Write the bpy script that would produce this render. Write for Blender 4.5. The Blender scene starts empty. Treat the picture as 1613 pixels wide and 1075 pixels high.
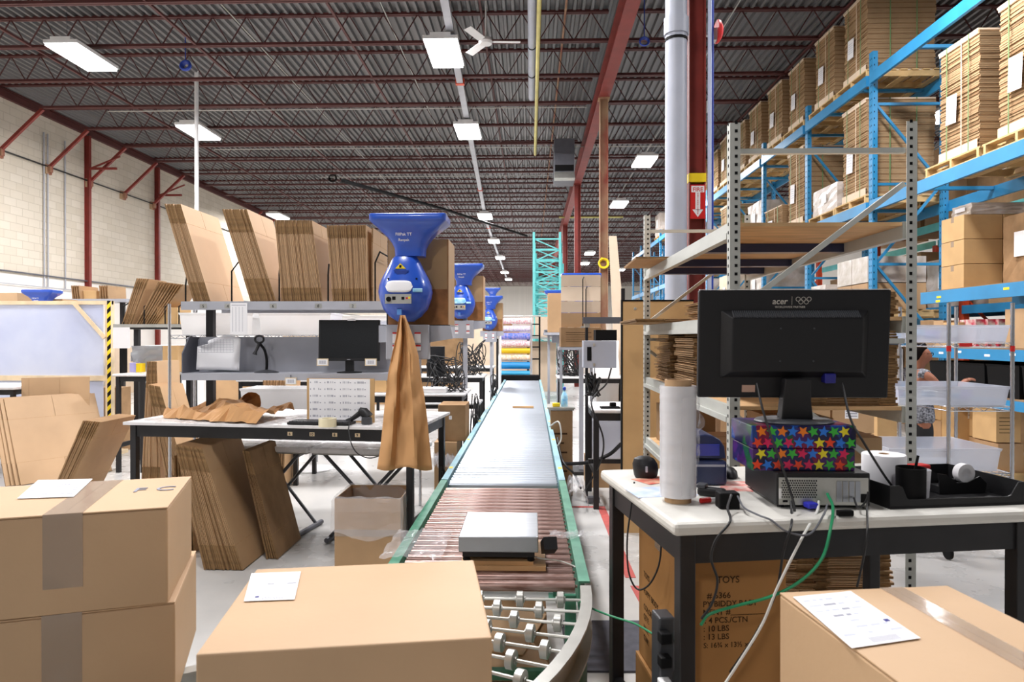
import bpy, bmesh, math, random
from mathutils import Vector, Matrix, Euler
random.seed(11)
sc = bpy.context.scene
COL = sc.collection
PI = math.pi
# ---------------------------------------------------------------- camera
F, CX, CY, EYE = 1075.0, 806.5, 537.5, 1.6
YAW = math.atan((836 - CX) / F)
PITCH = math.atan((CY - 532) / F)
cd = bpy.data.cameras.new('camera'); cam = bpy.data.objects.new('camera', cd); COL.objects.link(cam)
cd.sensor_width = 36.0; cd.lens = 36.0 * F / 1613.0; cd.clip_start = 0.05; cd.clip_end = 300
cam.location = (0, 0, EYE); cam.rotation_euler = (PI / 2 - PITCH, 0, YAW)
cd.dof.use_dof = True; cd.dof.focus_distance = 4.6; cd.dof.aperture_fstop = 7.0
sc.camera = cam
RC = cam.rotation_euler.to_matrix()
# ---------------------------------------------------------------- world, exposure
w = bpy.data.worlds.new('world'); sc.world = w; w.use_nodes = True
w.node_tree.nodes['Background'].inputs[0].default_value = (0.97, 0.97, 1.0, 1)
w.node_tree.nodes['Background'].inputs[1].default_value = 0.30
sc.view_settings.view_transform = 'Standard'; sc.view_settings.look = 'None'
sc.view_settings.gamma = 1.0; sc.view_settings.use_curve_mapping = False
sc.view_settings.exposure = -0.72
sc.cycles.max_bounces = 6; sc.cycles.diffuse_bounces = 4; sc.cycles.glossy_bounces = 3
sc.cycles.transmission_bounces = 4; sc.cycles.transparent_max_bounces = 8
sc.cycles.sample_clamp_indirect = 6; sc.cycles.caustics_reflective = False; sc.cycles.caustics_refractive = False

def ray(px, py):
    return RC @ Vector(((px - CX) / F, (CY - py) / F, -1.0))
def at(px, py, Y):
    d = ray(px, py); return Vector((0, 0, EYE)) + d * (Y / d.y)
def az(px, py, Z):
    d = ray(px, py); return Vector((0, 0, EYE)) + d * ((Z - EYE) / d.z)
def ax(px, py, X):
    d = ray(px, py); return Vector((0, 0, EYE)) + d * (X / d.x)

# ---------------------------------------------------------------- materials
def srgb(c):
    return tuple(((v / 255) / 12.92 if v / 255 <= 0.04045 else ((v / 255 + 0.055) / 1.055) ** 2.4) for v in c)
MATS = {}
def mat(name, rgb, rough=0.5, metal=0.0, spec=0.5, var=0.0, vscale=6.0, stretch=(1, 1, 1), bump=0.0, bscale=60.0,
        alpha=1.0, trans=0.0, emit=0.0, coat=0.0, space='Object', rgb2=None, detail=4.0, roughvar=0.0):
    m = bpy.data.materials.new(name); m.use_nodes = True; MATS[name] = m
    nt = m.node_tree; b = nt.nodes['Principled BSDF']; L = nt.links.new
    c = srgb(rgb) + (1,)
    b.inputs['Base Color'].default_value = c
    b.inputs['Roughness'].default_value = rough; b.inputs['Metallic'].default_value = metal
    b.inputs['Specular IOR Level'].default_value = spec; b.inputs['Alpha'].default_value = alpha
    b.inputs['Transmission Weight'].default_value = trans; b.inputs['Coat Weight'].default_value = coat
    if emit:
        b.inputs['Emission Color'].default_value = c; b.inputs['Emission Strength'].default_value = emit
    if var or bump or rgb2 or roughvar:
        tc = nt.nodes.new('ShaderNodeTexCoord'); mp = nt.nodes.new('ShaderNodeMapping')
        mp.inputs['Scale'].default_value = stretch
        L(tc.outputs[space], mp.inputs['Vector'])
        n = nt.nodes.new('ShaderNodeTexNoise'); n.inputs['Scale'].default_value = vscale
        n.inputs['Detail'].default_value = detail; L(mp.outputs[0], n.inputs['Vector'])
    if var or rgb2:
        r = nt.nodes.new('ShaderNodeValToRGB')
        lo = tuple(max(0, v * (1 - var)) for v in c[:3]) + (1,)
        hi = tuple(min(1, v * (1 + var)) for v in c[:3]) + (1,)
        if rgb2: lo, hi = c, srgb(rgb2) + (1,)
        r.color_ramp.elements[0].position = 0.35; r.color_ramp.elements[1].position = 0.65
        r.color_ramp.elements[0].color = lo; r.color_ramp.elements[1].color = hi
        L(n.outputs['Fac'], r.inputs[0]); L(r.outputs[0], b.inputs['Base Color'])
        if emit: L(r.outputs[0], b.inputs['Emission Color'])
    if roughvar:
        mr = nt.nodes.new('ShaderNodeMapRange'); mr.inputs['To Min'].default_value = max(0.02, rough - roughvar)
        mr.inputs['To Max'].default_value = min(1, rough + roughvar); mr.inputs['From Min'].default_value = 0.3; mr.inputs['From Max'].default_value = 0.7
        L(n.outputs['Fac'], mr.inputs['Value']); L(mr.outputs[0], b.inputs['Roughness'])
    if bump:
        n2 = nt.nodes.new('ShaderNodeTexNoise'); n2.inputs['Scale'].default_value = bscale; n2.inputs['Detail'].default_value = 3
        L(mp.outputs[0], n2.inputs['Vector'])
        bp = nt.nodes.new('ShaderNodeBump'); bp.inputs['Strength'].default_value = bump; bp.inputs['Distance'].default_value = 0.01
        L(n2.outputs['Fac'], bp.inputs['Height']); L(bp.outputs[0], b.inputs['Normal'])
    return m
card = mat('cardboard', (196, 162, 124), 0.6, spec=0.6, var=0.06, vscale=2, bump=0.05, bscale=60)
card_b = mat('cardboard_worn', (180, 146, 108), 0.65, spec=0.4, var=0.08, vscale=3, bump=0.06, bscale=40)
card_y = mat('cardboard_yellowish', (196, 160, 112), 0.7, spec=0.3, var=0.08, vscale=3)
card_d = mat('cardboard_brown', (150, 120, 88), 0.85, spec=0.15, var=0.15, vscale=5)
card_l = mat('cardboard_pale', (224, 204, 180), 0.75, spec=0.25, var=0.04, vscale=3)
card_e = mat('cardboard_edge', (176, 138, 92), 0.9, spec=0.1, var=0.3, vscale=40)
card_f = mat('cardboard_flute', (132, 100, 64), 0.95, spec=0.05, var=0.35, vscale=40)
kraft = mat('kraft_paper', (200, 152, 102), 0.65, spec=0.3, var=0.04, vscale=3, bump=0.12, bscale=9)
kraft_d = mat('kraft_paper_inside', (160, 108, 60), 0.8, spec=0.2, var=0.1, vscale=6)
black = mat('black_steel', (30, 29, 31), 0.45, spec=0.4, var=0.2, vscale=9)
blackp = mat('black_plastic', (24, 24, 26), 0.5, spec=0.4, bump=0.04, bscale=300)
blackm = mat('black_matte', (12, 12, 13), 0.7, spec=0.2)
darkg = mat('dark_grey_plastic', (62, 64, 68), 0.4, spec=0.5)
grey = mat('grey_steel', (172, 174, 182), 0.42, metal=0.0, spec=0.5, var=0.06, vscale=4)
greyd = mat('grey_steel_dark', (98, 100, 108), 0.5, metal=0.2, var=0.08, vscale=5)
galv = mat('galvanised_steel', (190, 190, 184), 0.35, metal=0.6, var=0.08, vscale=9)
zinc = mat('zinc_roller', (196, 204, 214), 0.3, metal=0.75, var=0.04, vscale=3)
steel = mat('brushed_steel', (176, 180, 186), 0.3, metal=1.0, var=0.05, vscale=4, stretch=(1, 12, 1))
chrome = mat('chrome_wire', (190, 192, 196), 0.25, metal=0.9)
rackg = mat('rack_grey_paint', (182, 184, 178), 0.5, spec=0.4, var=0.05, vscale=6)
blue = mat('rack_blue_paint', (44, 132, 182), 0.42, spec=0.5, var=0.10, vscale=2.5)
orange = mat('rack_orange_paint', (214, 74, 36), 0.45, var=0.1, vscale=5)
teal = mat('teal_paint', (110, 205, 205), 0.5, var=0.08, vscale=5)
red = mat('red_oxide_paint', (128, 46, 38), 0.55, var=0.15, vscale=3)
redd = mat('red_oxide_dark', (80, 38, 36), 0.6, var=0.15, vscale=2)
rust = mat('rusted_paint', (138, 66, 52), 0.7, rgb2=(176, 150, 118), vscale=2.2, stretch=(1, 1, .6), detail=8)
pipeg = mat('grey_painted_pipe', (176, 182, 196), 0.45, var=0.04, vscale=4)
yellow = mat('yellow_paint', (228, 210, 60), 0.5)
yellowg = mat('gas_pipe_yellow', (206, 196, 120), 0.5, var=0.1, vscale=3)
white = mat('white_plastic', (236, 236, 236), 0.45)
paper = mat('white_paper', (240, 240, 242), 0.8, spec=0.2)
ink = mat('grey_ink', (150, 152, 165), 0.8); inkk = mat('black_ink', (28, 26, 24), 0.8, spec=0.1)
inkb = mat('brown_ink', (66, 48, 32), 0.8, spec=0.1); inkl = mat('pale_ink', (196, 200, 214), 0.8); inkn = mat('navy_ink', (40, 40, 120), 0.8)
whitelam = mat('white_laminate', (226, 224, 224), 0.28, spec=0.5, var=0.03, vscale=8, roughvar=0.08)
worn_white = mat('worn_white_laminate', (216, 214, 206), 0.5, var=0.05, vscale=9, bump=0.05, bscale=40)
greytop = mat('grey_table_edge', (150, 148, 142), 0.5)
mblue = mat('machine_blue', (38, 84, 190), 0.28, spec=0.6, coat=0.4)
mblue_d = mat('machine_blue_dark', (26, 56, 140), 0.4)
cyan = mat('cyan_sticker', (120, 190, 235), 0.4, rgb2=(190, 230, 240), vscale=20)
hazard = mat('hazard_yellow', (244, 214, 30), 0.5)
ply = mat('plywood', (208, 168, 120), 0.65, var=0.16, vscale=4, stretch=(1, 6, 1), detail=8)
plyd = mat('hardboard_brown', (166, 112, 62), 0.7, var=0.2, vscale=16, detail=8)
wood = mat('pallet_wood', (204, 172, 120), 0.8, var=0.15, vscale=6, stretch=(1, 5, 1))
woodl = mat('pale_pine', (226, 204, 168), 0.7, var=0.1, vscale=6)
cgreen = mat('conveyor_green', (60, 128, 104), 0.5, rgb2=(86, 150, 124), vscale=12)
cgreend = mat('conveyor_green_dark', (24, 96, 62), 0.5)
cblue = mat('conveyor_pale_blue', (140, 184, 196), 0.45, var=0.1, vscale=7)
brownroll = mat('brown_roller', (128, 92, 80), 0.28, metal=0.45, spec=0.6, rgb2=(186, 158, 150), vscale=9, stretch=(1, 6, 6))  # pale streaks put reflections into the colour, along with worn metal
redm = mat('red_signal', (206, 34, 32), 0.4); redtape = mat('red_floor_tape', (186, 84, 78), 0.6, var=0.1, vscale=20)
green_c = mat('green_cable', (32, 140, 92), 0.4); white_c = mat('white_cable', (222, 222, 216), 0.5); black_c = mat('black_cable', (22, 22, 24), 0.5)
grey_c = mat('grey_cable', (96, 98, 104), 0.5)
rubber = mat('rubber_mat', (62, 62, 70), 0.75, rgb2=(80, 80, 90), vscale=12)
tub = mat('clear_tub', (226, 230, 240), 0.35, alpha=0.5, spec=0.5)
film = mat('stretch_film', (244, 244, 248), 0.18, alpha=0.24, spec=0.7, bump=0.8, bscale=18)
filmw = mat('film_roll', (236, 238, 244), 0.22, alpha=0.82, spec=0.7, coat=0.5, var=0.05, vscale=8, stretch=(1, 1, 3))
tape = mat('packing_tape', (196, 176, 156), 0.12, alpha=0.5, spec=0.7, bump=0.1, bscale=12)
green_s = mat('green_strap', (116, 146, 96), 0.5)
navy = mat('navy_plastic', (40, 50, 84), 0.3, spec=0.6)
skin = mat('skin', (140, 90, 68), 0.55, spec=0.35)
hairm = mat('dark_hair', (18, 12, 10), 0.9, spec=0.1)
blouse = mat('patterned_blouse', (46, 48, 56), 0.8, rgb2=(150, 152, 160), vscale=55)
trousers = mat('black_trousers', (18, 18, 20), 0.85)
osb = card_d

def nodes_mat(name):
    m = bpy.data.materials.new(name); m.use_nodes = True; MATS[name] = m
    nt = m.node_tree; return m, nt, nt.nodes['Principled BSDF'], nt.links.new

# ---------------------------------------------------------------- mesh builder
WM = {}
def world_of(o):
    return WM.get(o.name, Matrix())
class MB:
    def __init__(s): s.v = []; s.f = []; s.mi = []; s.mats = []
    def _m(s, m):
        if m is None:
            if not s.mats: s.mats.append(None)
            return 0
        if m not in s.mats: s.mats.append(m)
        return s.mats.index(m)
    def add(s, vs, fs, m=None):
        k = len(s.v); s.v += [Vector(v) for v in vs]; i = s._m(m)
        for f in fs: s.f.append([k + j for j in f]); s.mi.append(i)
    def par(s, o, a, b, c, m=None):
        o, a, b, c = Vector(o), Vector(a), Vector(b), Vector(c)
        vs = [o, o + a, o + a + b, o + b, o + c, o + a + c, o + a + b + c, o + b + c]
        fs = [(0, 3, 2, 1), (4, 5, 6, 7), (0, 1, 5, 4), (1, 2, 6, 5), (2, 3, 7, 6), (3, 0, 4, 7)]
        if a.cross(b).dot(c) < 0: fs = [tuple(reversed(f)) for f in fs]
        s.add(vs, fs, m)
    def box(s, x0, x1, y0, y1, z0, z1, m=None):
        s.par((x0, y0, z0), (x1 - x0, 0, 0), (0, y1 - y0, 0), (0, 0, z1 - z0), m)
    def obox(s, c, size, rz=0, m=None, R=None):
        R = R or Matrix.Rotation(rz, 3, 'Z'); c = Vector(c)
        a, b, d = R @ Vector((size[0], 0, 0)), R @ Vector((0, size[1], 0)), R @ Vector((0, 0, size[2]))
        s.par(c - (a + b + d) / 2, a, b, d, m)
    def bar(s, p, q, w, h, m=None, up=(0, 0, 1)):
        p, q = Vector(p), Vector(q); d = (q - p); u = Vector(up)
        if abs(d.normalized().dot(u)) > 0.98: u = Vector((0, 1, 0))
        x = d.cross(u).normalized() * w; z = x.cross(d).normalized() * h
        s.par(p - x / 2 - z / 2, x, d, z, m)
    def quad(s, a, b, c, d, m=None): s.add([a, b, c, d], [(0, 1, 2, 3)], m)
    def tube(s, pts, r, n=8, m=None, cap=True):
        pts = [Vector(p) for p in pts]; rings = []; N = len(pts)
        rs = r if isinstance(r, (list, tuple)) else [r] * N
        pu = None
        for i, p in enumerate(pts):
            d = (pts[min(i + 1, N - 1)] - pts[max(i - 1, 0)]).normalized()
            if pu is None:
                pu = d.cross(Vector((0, 0, 1)))
                if pu.length < 0.05: pu = d.cross(Vector((1, 0, 0)))
                pu.normalize()
            else:
                pu = (pu - d * pu.dot(d)).normalized()
            pv = d.cross(pu)
            rings.append([p + (pu * math.cos(2 * PI * k / n) + pv * math.sin(2 * PI * k / n)) * rs[i] for k in range(n)])
        vs = [v for rg in rings for v in rg]
        fs = [(i * n + k, i * n + (k + 1) % n, (i + 1) * n + (k + 1) % n, (i + 1) * n + k) for i in range(N - 1) for k in range(n)]
        if cap: fs += [tuple(reversed(range(n))), tuple((N - 1) * n + k for k in range(n))]
        s.add(vs, fs, m)
    def lathe(s, prof, c, n=24, m=None, axis='Z', cap=True):
        c = Vector(c); vs = []
        for r, h in prof:
            for k in range(n):
                a = 2 * PI * k / n
                p = Vector((r * math.cos(a), r * math.sin(a), h))
                if axis == 'X': p = Vector((p.z, p.x, p.y))
                if axis == 'Y': p = Vector((p.y, p.z, p.x))
                vs.append(c + p)
        N = len(prof)
        fs = [(i * n + k, i * n + (k + 1) % n, (i + 1) * n + (k + 1) % n, (i + 1) * n + k) for i in range(N - 1) for k in range(n)]
        if cap: fs += [tuple(reversed(range(n))), tuple((N - 1) * n + k for k in range(n))]
        s.add(vs, fs, m)
    def loft(s, rings, m=None, cap=True, close=True):
        n = len(rings[0]); vs = [v for rg in rings for v in rg]; N = len(rings)
        fs = [(i * n + k, i * n + (k + 1) % n, (i + 1) * n + (k + 1) % n, (i + 1) * n + k) for i in range(N - 1) for k in range(n if close else n - 1)]
        if cap and close: fs += [tuple(reversed(range(n))), tuple((N - 1) * n + k for k in range(n))]
        s.add(vs, fs, m)
    def prism(s, poly, d, m=None):
        n = len(poly); d = Vector(d); poly = [Vector(p) for p in poly]
        vs = poly + [p + d for p in poly]
        fs = [tuple(reversed(range(n))), tuple(range(n, 2 * n))] + [(k, (k + 1) % n, n + (k + 1) % n, n + k) for k in range(n)]
        s.add(vs, fs, m)
    def build(s, name, m=None, parent=None, bevel=0, smooth=False, fixn=False, sub=0):
        me = bpy.data.meshes.new(name); vs = s.v
        if parent is not None:
            W = world_of(parent); I = W.inverted(); vs = [I @ v for v in vs]
        else:
            lo = Vector([min(v[i] for v in vs) for i in range(3)]); hi = Vector([max(v[i] for v in vs) for i in range(3)])
            c = Vector(((lo.x + hi.x) / 2, (lo.y + hi.y) / 2, lo.z)); vs = [v - c for v in vs]
        me.from_pydata([tuple(v) for v in vs], [], s.f)
        mats = [(m if x is None else x) for x in s.mats] or [m]
        for x in mats: me.materials.append(x)
        me.polygons.foreach_set('material_index', s.mi)
        if fixn:
            bm = bmesh.new(); bm.from_mesh(me); bmesh.ops.recalc_face_normals(bm, faces=bm.faces); bm.to_mesh(me); bm.free()
        if smooth: me.polygons.foreach_set('use_smooth', [True] * len(me.polygons))
        me.update()
        o = bpy.data.objects.new(name, me); COL.objects.link(o)
        if parent is not None: o.parent = parent; WM[o.name] = W
        else: o.location = c; WM[o.name] = Matrix.Translation(c)
        if bevel:
            b = o.modifiers.new('bevel', 'BEVEL'); b.width = bevel; b.segments = 2; b.limit_method = 'ANGLE'; b.angle_limit = 0.7
        if smooth and not sub:
            try: me.set_sharp_from_angle(angle=0.7)
            except Exception: pass
        if sub:
            b = o.modifiers.new('smooth', 'SUBSURF'); b.levels = sub; b.render_levels = sub
        return o

LABELS = {}
def tag(o, label, cat, group=None, kind=None):
    o['label'] = label; o['category'] = cat
    if group: o['group'] = group
    if kind: o['kind'] = kind
    LABELS.setdefault(label, []).append((o.name, group))
    return o
def thing(name, label, cat, loc=(0, 0, 0), rz=0, group=None):
    o = bpy.data.objects.new(name, None); COL.objects.link(o); o.location = loc; o.rotation_euler = (0, 0, rz)
    o.empty_display_size = 0.1
    WM[o.name] = Matrix.Translation(Vector(loc)) @ Matrix.Rotation(rz, 4, 'Z')
    return tag(o, label, cat, group)
def struct(mb, name, m, **k):
    o = mb.build(name, m, None, **k); o['kind'] = 'structure'; return o
def children(o): return [c for c in list(o.children)]
def copy_tree(o, label, loc=None, rz=None, parent=None, group=None):
    """A thing, its parts and their sub-parts, copied by obj.copy()."""
    c = o.copy(); COL.objects.link(c)
    if parent is not None: c.parent = parent
    if loc is not None: c.location = loc
    if rz is not None: c.rotation_euler = (0, 0, rz)
    WM[c.name] = Matrix.Translation(c.location) @ c.rotation_euler.to_matrix().to_4x4()
    if label:
        c['label'] = label; LABELS.setdefault(label, []).append((c.name, group or c.get('group')))
    if group: c['group'] = group
    for ch in children(o):
        d = ch.copy(); COL.objects.link(d); d.parent = c; WM[d.name] = WM[c.name]
        for g in children(ch):
            e = g.copy(); COL.objects.link(e); e.parent = d; WM[e.name] = WM[c.name]
    return c
def text_mesh(name, body, size, m, parent, loc, xdir, ydir, ext=0.001, align='LEFT', bold=0.0, shear=0.0):
    """Lettering as a thin mesh; xdir runs along the line, ydir up the letters."""
    cu = bpy.data.curves.new(name, 'FONT'); cu.body = body; cu.size = size; cu.extrude = ext; cu.align_x = align; cu.offset = bold; cu.shear = shear
    cu.resolution_u = 3
    t = bpy.data.objects.new('tmp', cu); COL.objects.link(t)
    bpy.context.view_layer.update()
    me = bpy.data.meshes.new_from_object(t.evaluated_get(bpy.context.evaluated_depsgraph_get()))
    COL.objects.unlink(t); bpy.data.objects.remove(t)
    x = Vector(xdir).normalized(); y = Vector(ydir).normalized(); z = x.cross(y)
    M = Matrix(((x.x, y.x, z.x, loc[0]), (x.y, y.y, z.y, loc[1]), (x.z, y.z, z.z, loc[2]), (0, 0, 0, 1)))
    me.transform(world_of(parent).inverted() @ M)
    me.materials.clear(); me.materials.append(m)
    o = bpy.data.objects.new(name, me); COL.objects.link(o); o.parent = parent; WM[o.name] = world_of(parent)
    return o
def spline(pts, n=8):
    """Catmull-Rom through the points."""
    P = [Vector(p) for p in pts]; P = [P[0] * 2 - P[1]] + P + [P[-1] * 2 - P[-2]]; out = []
    for i in range(1, len(P) - 2):
        for k in range(n):
            t = k / n; a, b, c, d = P[i - 1:i + 3]
            out.append(0.5 * ((2 * b) + (c - a) * t + (2 * a - 5 * b + 4 * c - d) * t * t + (3 * b - a - 3 * c + d) * t ** 3))
    out.append(P[-2]); return out
def cable(name, label, pts, r, m, n=7, group=None):
    mb = MB(); mb.tube(spline(pts, 6), r, n); o = mb.build(name, m, smooth=True)
    return tag(o, label, 'cable', group)
# ================================================================ THE SETTING
XW, XR, YF, YB, ZD, ZJ = -12.6, 17.0, -12.0, 74.0, 7.62, 7.0
# floor: pale polished concrete
m, nt, b, L = nodes_mat('polished_concrete')
tc = nt.nodes.new('ShaderNodeTexCoord'); n1 = nt.nodes.new('ShaderNodeTexNoise'); n1.inputs['Scale'].default_value = 0.6; n1.inputs['Detail'].default_value = 8
n2 = nt.nodes.new('ShaderNodeTexNoise'); n2.inputs['Scale'].default_value = 5; n2.inputs['Detail'].default_value = 10
L(tc.outputs['Object'], n1.inputs['Vector']); L(tc.outputs['Object'], n2.inputs['Vector'])
mx = nt.nodes.new('ShaderNodeMath'); mx.operation = 'ADD'; L(n1.outputs['Fac'], mx.inputs[0]); L(n2.outputs['Fac'], mx.inputs[1])
cr = nt.nodes.new('ShaderNodeValToRGB'); cr.color_ramp.elements[0].position = 0.35; cr.color_ramp.elements[1].position = 0.68
cr.color_ramp.elements[0].color = srgb((186, 186, 184)) + (1,); cr.color_ramp.elements[1].color = srgb((202, 200, 196)) + (1,)
hf = nt.nodes.new('ShaderNodeMath'); hf.operation = 'MULTIPLY'; hf.inputs[1].default_value = 0.5
L(mx.outputs[0], hf.inputs[0]); L(hf.outputs[0], cr.inputs[0]); L(cr.outputs[0], b.inputs['Base Color'])
mr = nt.nodes.new('ShaderNodeMapRange'); mr.inputs['To Min'].default_value = 0.16; mr.inputs['To Max'].default_value = 0.42; L(hf.outputs[0], mr.inputs['Value']); L(mr.outputs[0], b.inputs['Roughness'])
floor_m = m
mb = MB(); mb.box(XW - .3, XR + .3, YF, YB + .3, -0.1, 0); struct(mb, 'floor', floor_m)
# block wall: beige blocks above, white paint below
m, nt, b, L = nodes_mat('painted_block_wall')
tc = nt.nodes.new('ShaderNodeTexCoord'); sx = nt.nodes.new('ShaderNodeSeparateXYZ'); L(tc.outputs['Object'], sx.inputs[0])
cb = nt.nodes.new('ShaderNodeCombineXYZ'); L(sx.outputs['Y'], cb.inputs['X']); L(sx.outputs['Z'], cb.inputs['Y'])
br = nt.nodes.new('ShaderNodeTexBrick'); br.inputs['Scale'].default_value = 1.0; br.inputs['Brick Width'].default_value = 0.4; br.inputs['Row Height'].default_value = 0.2
br.inputs['Mortar Size'].default_value = 0.008; br.inputs['Color1'].default_value = srgb((228, 219, 203)) + (1,); br.inputs['Color2'].default_value = srgb((220, 210, 192)) + (1,)
br.inputs['Mortar'].default_value = srgb((204, 194, 176)) + (1,); L(cb.outputs[0], br.inputs['Vector'])
ns = nt.nodes.new('ShaderNodeTexNoise'); ns.inputs['Scale'].default_value = 0.5; ns.inputs['Detail'].default_value = 8; L(tc.outputs['Object'], ns.inputs['Vector'])
mm = nt.nodes.new('ShaderNodeMix'); mm.data_type = 'RGBA'; mm.blend_type = 'MULTIPLY'; mm.inputs[0].default_value = 0.22
L(br.outputs['Color'], mm.inputs[6]); L(ns.outputs['Fac'], mm.inputs[7])
gt = nt.nodes.new('ShaderNodeMath'); gt.operation = 'GREATER_THAN'; gt.inputs[1].default_value = 3.15; L(sx.outputs['Z'], gt.inputs[0])
m2 = nt.nodes.new('ShaderNodeMix'); m2.data_type = 'RGBA'; m2.inputs[6].default_value = srgb((238, 234, 228)) + (1,)
L(gt.outputs[0], m2.inputs[0]); L(mm.outputs[2], m2.inputs[7]); L(m2.outputs[2], b.inputs['Base Color'])
bp = nt.nodes.new('ShaderNodeBump'); bp.inputs['Strength'].default_value = 0.3; bp.inputs['Distance'].default_value = 0.01
L(br.outputs['Fac'], bp.inputs['Height']); bp.invert = True; L(bp.outputs[0], b.inputs['Normal']); b.inputs['Roughness'].default_value = 0.8
mb = MB(); mb.box(XW - .3, XW, YF, YB, 0, ZD); o = struct(mb, 'wall_left', m)
bw = mat('back_wall_panel', (252, 248, 240), 0.7, var=0.02, vscale=1, stretch=(8, 1, .1))
mb = MB(); mb.box(XW, XR, YB, YB + .3, 0, ZD); struct(mb, 'wall_back', bw)
mb = MB(); mb.box(XR, XR + .3, YF, YB, 0, ZD); struct(mb, 'wall_right', bw)
# corrugated steel deck, ribs along the hall
deck = mat('roof_deck_steel', (120, 119, 120), 0.5, metal=0.45, var=0.12, vscale=1.2, stretch=(1, .15, 1))
mb = MB(); x = XW; prof = []
while x < XR:
    prof += [(x, ZD), (x + .07, ZD), (x + .09, ZD - .06), (x + .14, ZD - .06)]; x += 0.16
vs = [(a, YF, z) for a, z in prof] + [(a, YB, z) for a, z in prof]; n = len(prof)
mb.add(vs, [(k, k + 1, n + k + 1, n + k) for k in range(n - 1)])
mb.box(XW, XR, YF, YB, ZD + .05, ZD + .15)
struct(mb, 'ceiling', deck)

# open-web steel joists across the hall, 1.64 m apart
def joist(x0, x1, y):
    mb = MB(); e = 1.0 if x0 < XW + 1 else 0
    for dz, hh in ((ZJ, .05), (ZD - .09, .05)):
        xa = x0 + (e if dz == ZJ else 0)
        mb.box(xa, x1, y - .05, y - .008, dz, dz + hh); mb.box(xa, x1, y + .008, y + .05, dz, dz + hh)
    n = int((x1 - x0) / 0.62); s = (x1 - x0) / n; top = ZD - .07
    for i in range(n):
        a = (x0 + i * s, y, ZJ + .03); c = (x0 + (i + .5) * s, y, top); d = (x0 + (i + 1) * s, y, ZJ + .03)
        if a[0] < x0 + e - .01: mb.bar((x0, y, top), (x0 + e, y, ZJ + .03), .03, .03) if i == 0 else None; continue
        mb.bar(a, c, .017, .017); mb.bar(c, d, .017, .017)
    return mb
JY = [1.05 + 1.64 * k for k in range(-7, 44)]
jn = 0
ja = struct(joist(XW + .02, 1.42, 0), 'trim_1', redd); jb = struct(joist(1.58, XR - .02, 0), 'trim_2', redd)
k0 = 3
ja_loc, jb_loc = ja.location.copy(), jb.location.copy()
for i, y in enumerate(JY):
    for src, l0, nm in ((ja, ja_loc, 'roof_trim'), (jb, jb_loc, 'roof_trim')):
        o = src if i == 0 else src.copy()
        if i: COL.objects.link(o); o.name = 'trim_%d' % k0; k0 += 1
        o.location = (l0.x, y, l0.z)
# bridging bars and wall ledger along the hall
for x, z in ((-9.3, ZJ + .03), (-6.2, ZJ + .03), (-3.3, ZJ + .03), (-.9, ZD - .1), (5.2, ZJ + .03), (9, ZJ + .03)):
    mb = MB(); mb.box(x - .02, x + .02, YF, YB, z - .02, z + .02); struct(mb, 'trim_%d' % k0, redd); k0 += 1
mb = MB(); mb.box(XW + .005, XW + .10, YF, YB, ZD - .30, ZD - .07); struct(mb, 'trim_%d' % k0, redd); k0 += 1
# knee braces with their wall plates
y_br = [y for y in JY if 15 < y < 23] + [y for y in JY if 28 < y < 40]
brace0 = None
for y in y_br:
    if brace0 is None:
        r0 = thing('knee_brace', 'dark red diagonal steel strut from a wall plate up to a roof joist', 'strut', (XW, y, 5.9), 0, 'diagonal struts along the block wall')
        mb = MB(); mb.bar((XW + .02, y, 5.98), (XW + 1.1, y, ZJ - .01), .07, .07); mb.build('strut', red, r0)
        mb = MB(); mb.box(XW, XW + .06, y - .12, y + .12, 5.86, 6.10); mb.box(XW + .06, XW + .14, y - .05, y + .05, 5.9, 6.06); mb.build('wall_plate', rust, r0)
        brace0 = r0
    else:
        copy_tree(brace0, brace0['label'], (XW, y, 5.9))
# wall posts
for i, (y, lab) in enumerate(((19.0, 'red steel wall post between the first knee braces on the block wall'), (22.6, 'second red steel post along the block wall, just past four knee braces'), (31.5, 'third red wall post, half hidden behind the upright flat boxes'), (42, 'red steel wall post far down the block wall'))):
    t = thing('wall_post', lab, 'post', (XW + .1, y, 0))
    mb = MB(); mb.box(XW, XW + .012, y - .05, y + .05, 0, ZD - .31); mb.box(XW + .012, XW + .13, y - .008, y + .008, 0, ZD - .31); mb.box(XW + .13, XW + .142, y - .05, y + .05, 0, ZD - .31)
    mb.build('post_shaft', red, t)
    mb = MB(); mb.box(XW + .142, XW + .9, y - .03, y + .03, ZJ - .65, ZJ - .59); mb.bar((XW + .14, y, ZJ - .62), (XW + 1.0, y, ZJ - .28), .04, .04); mb.build('bracket', red, t)
# wall conduits
mb = MB(); mb.tube([(XW + .05, YF, 6.05), (XW + .05, 19, 6.05), (XW + .05, 45, 6.0)], .02); tag(mb.build('wall_cable', black_c), 'thin dark cable strung along the block wall past the strut plates', 'cable')
mb = MB(); mb.tube([(XW + .05, 5, 3.2), (XW + .05, 50, 3.2)], .02); tag(mb.build('wall_conduit', greyd), 'long horizontal conduit above the white painted lower wall', 'conduit')
mb = MB(); mb.tube([(XW + .05, 5, 2.9), (XW + .05, 19, 2.9)], .012); tag(mb.build('wall_conduit', grey), 'short thin conduit just under the long horizontal one', 'conduit')
for j, (y, z0, z1, lab) in enumerate(((17.3, 2.9, 6.9, 'twin vertical conduit nearest the second knee brace on the block wall'), (18.1, 2.9, 6.9, 'vertical conduit beside the first red wall post'), (15.6, 4.2, 7, 'thin vertical drop cable above the first wall plate'))):
    mb = MB(); mb.tube([(XW + .04, y, z0), (XW + .04, y, z1)], .018)
    if j == 0: mb.tube([(XW + .04, y + .14, z0), (XW + .04, y + .14, z1)], .018)
    tag(mb.build('wall_conduit', grey), lab, 'conduit')
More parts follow.
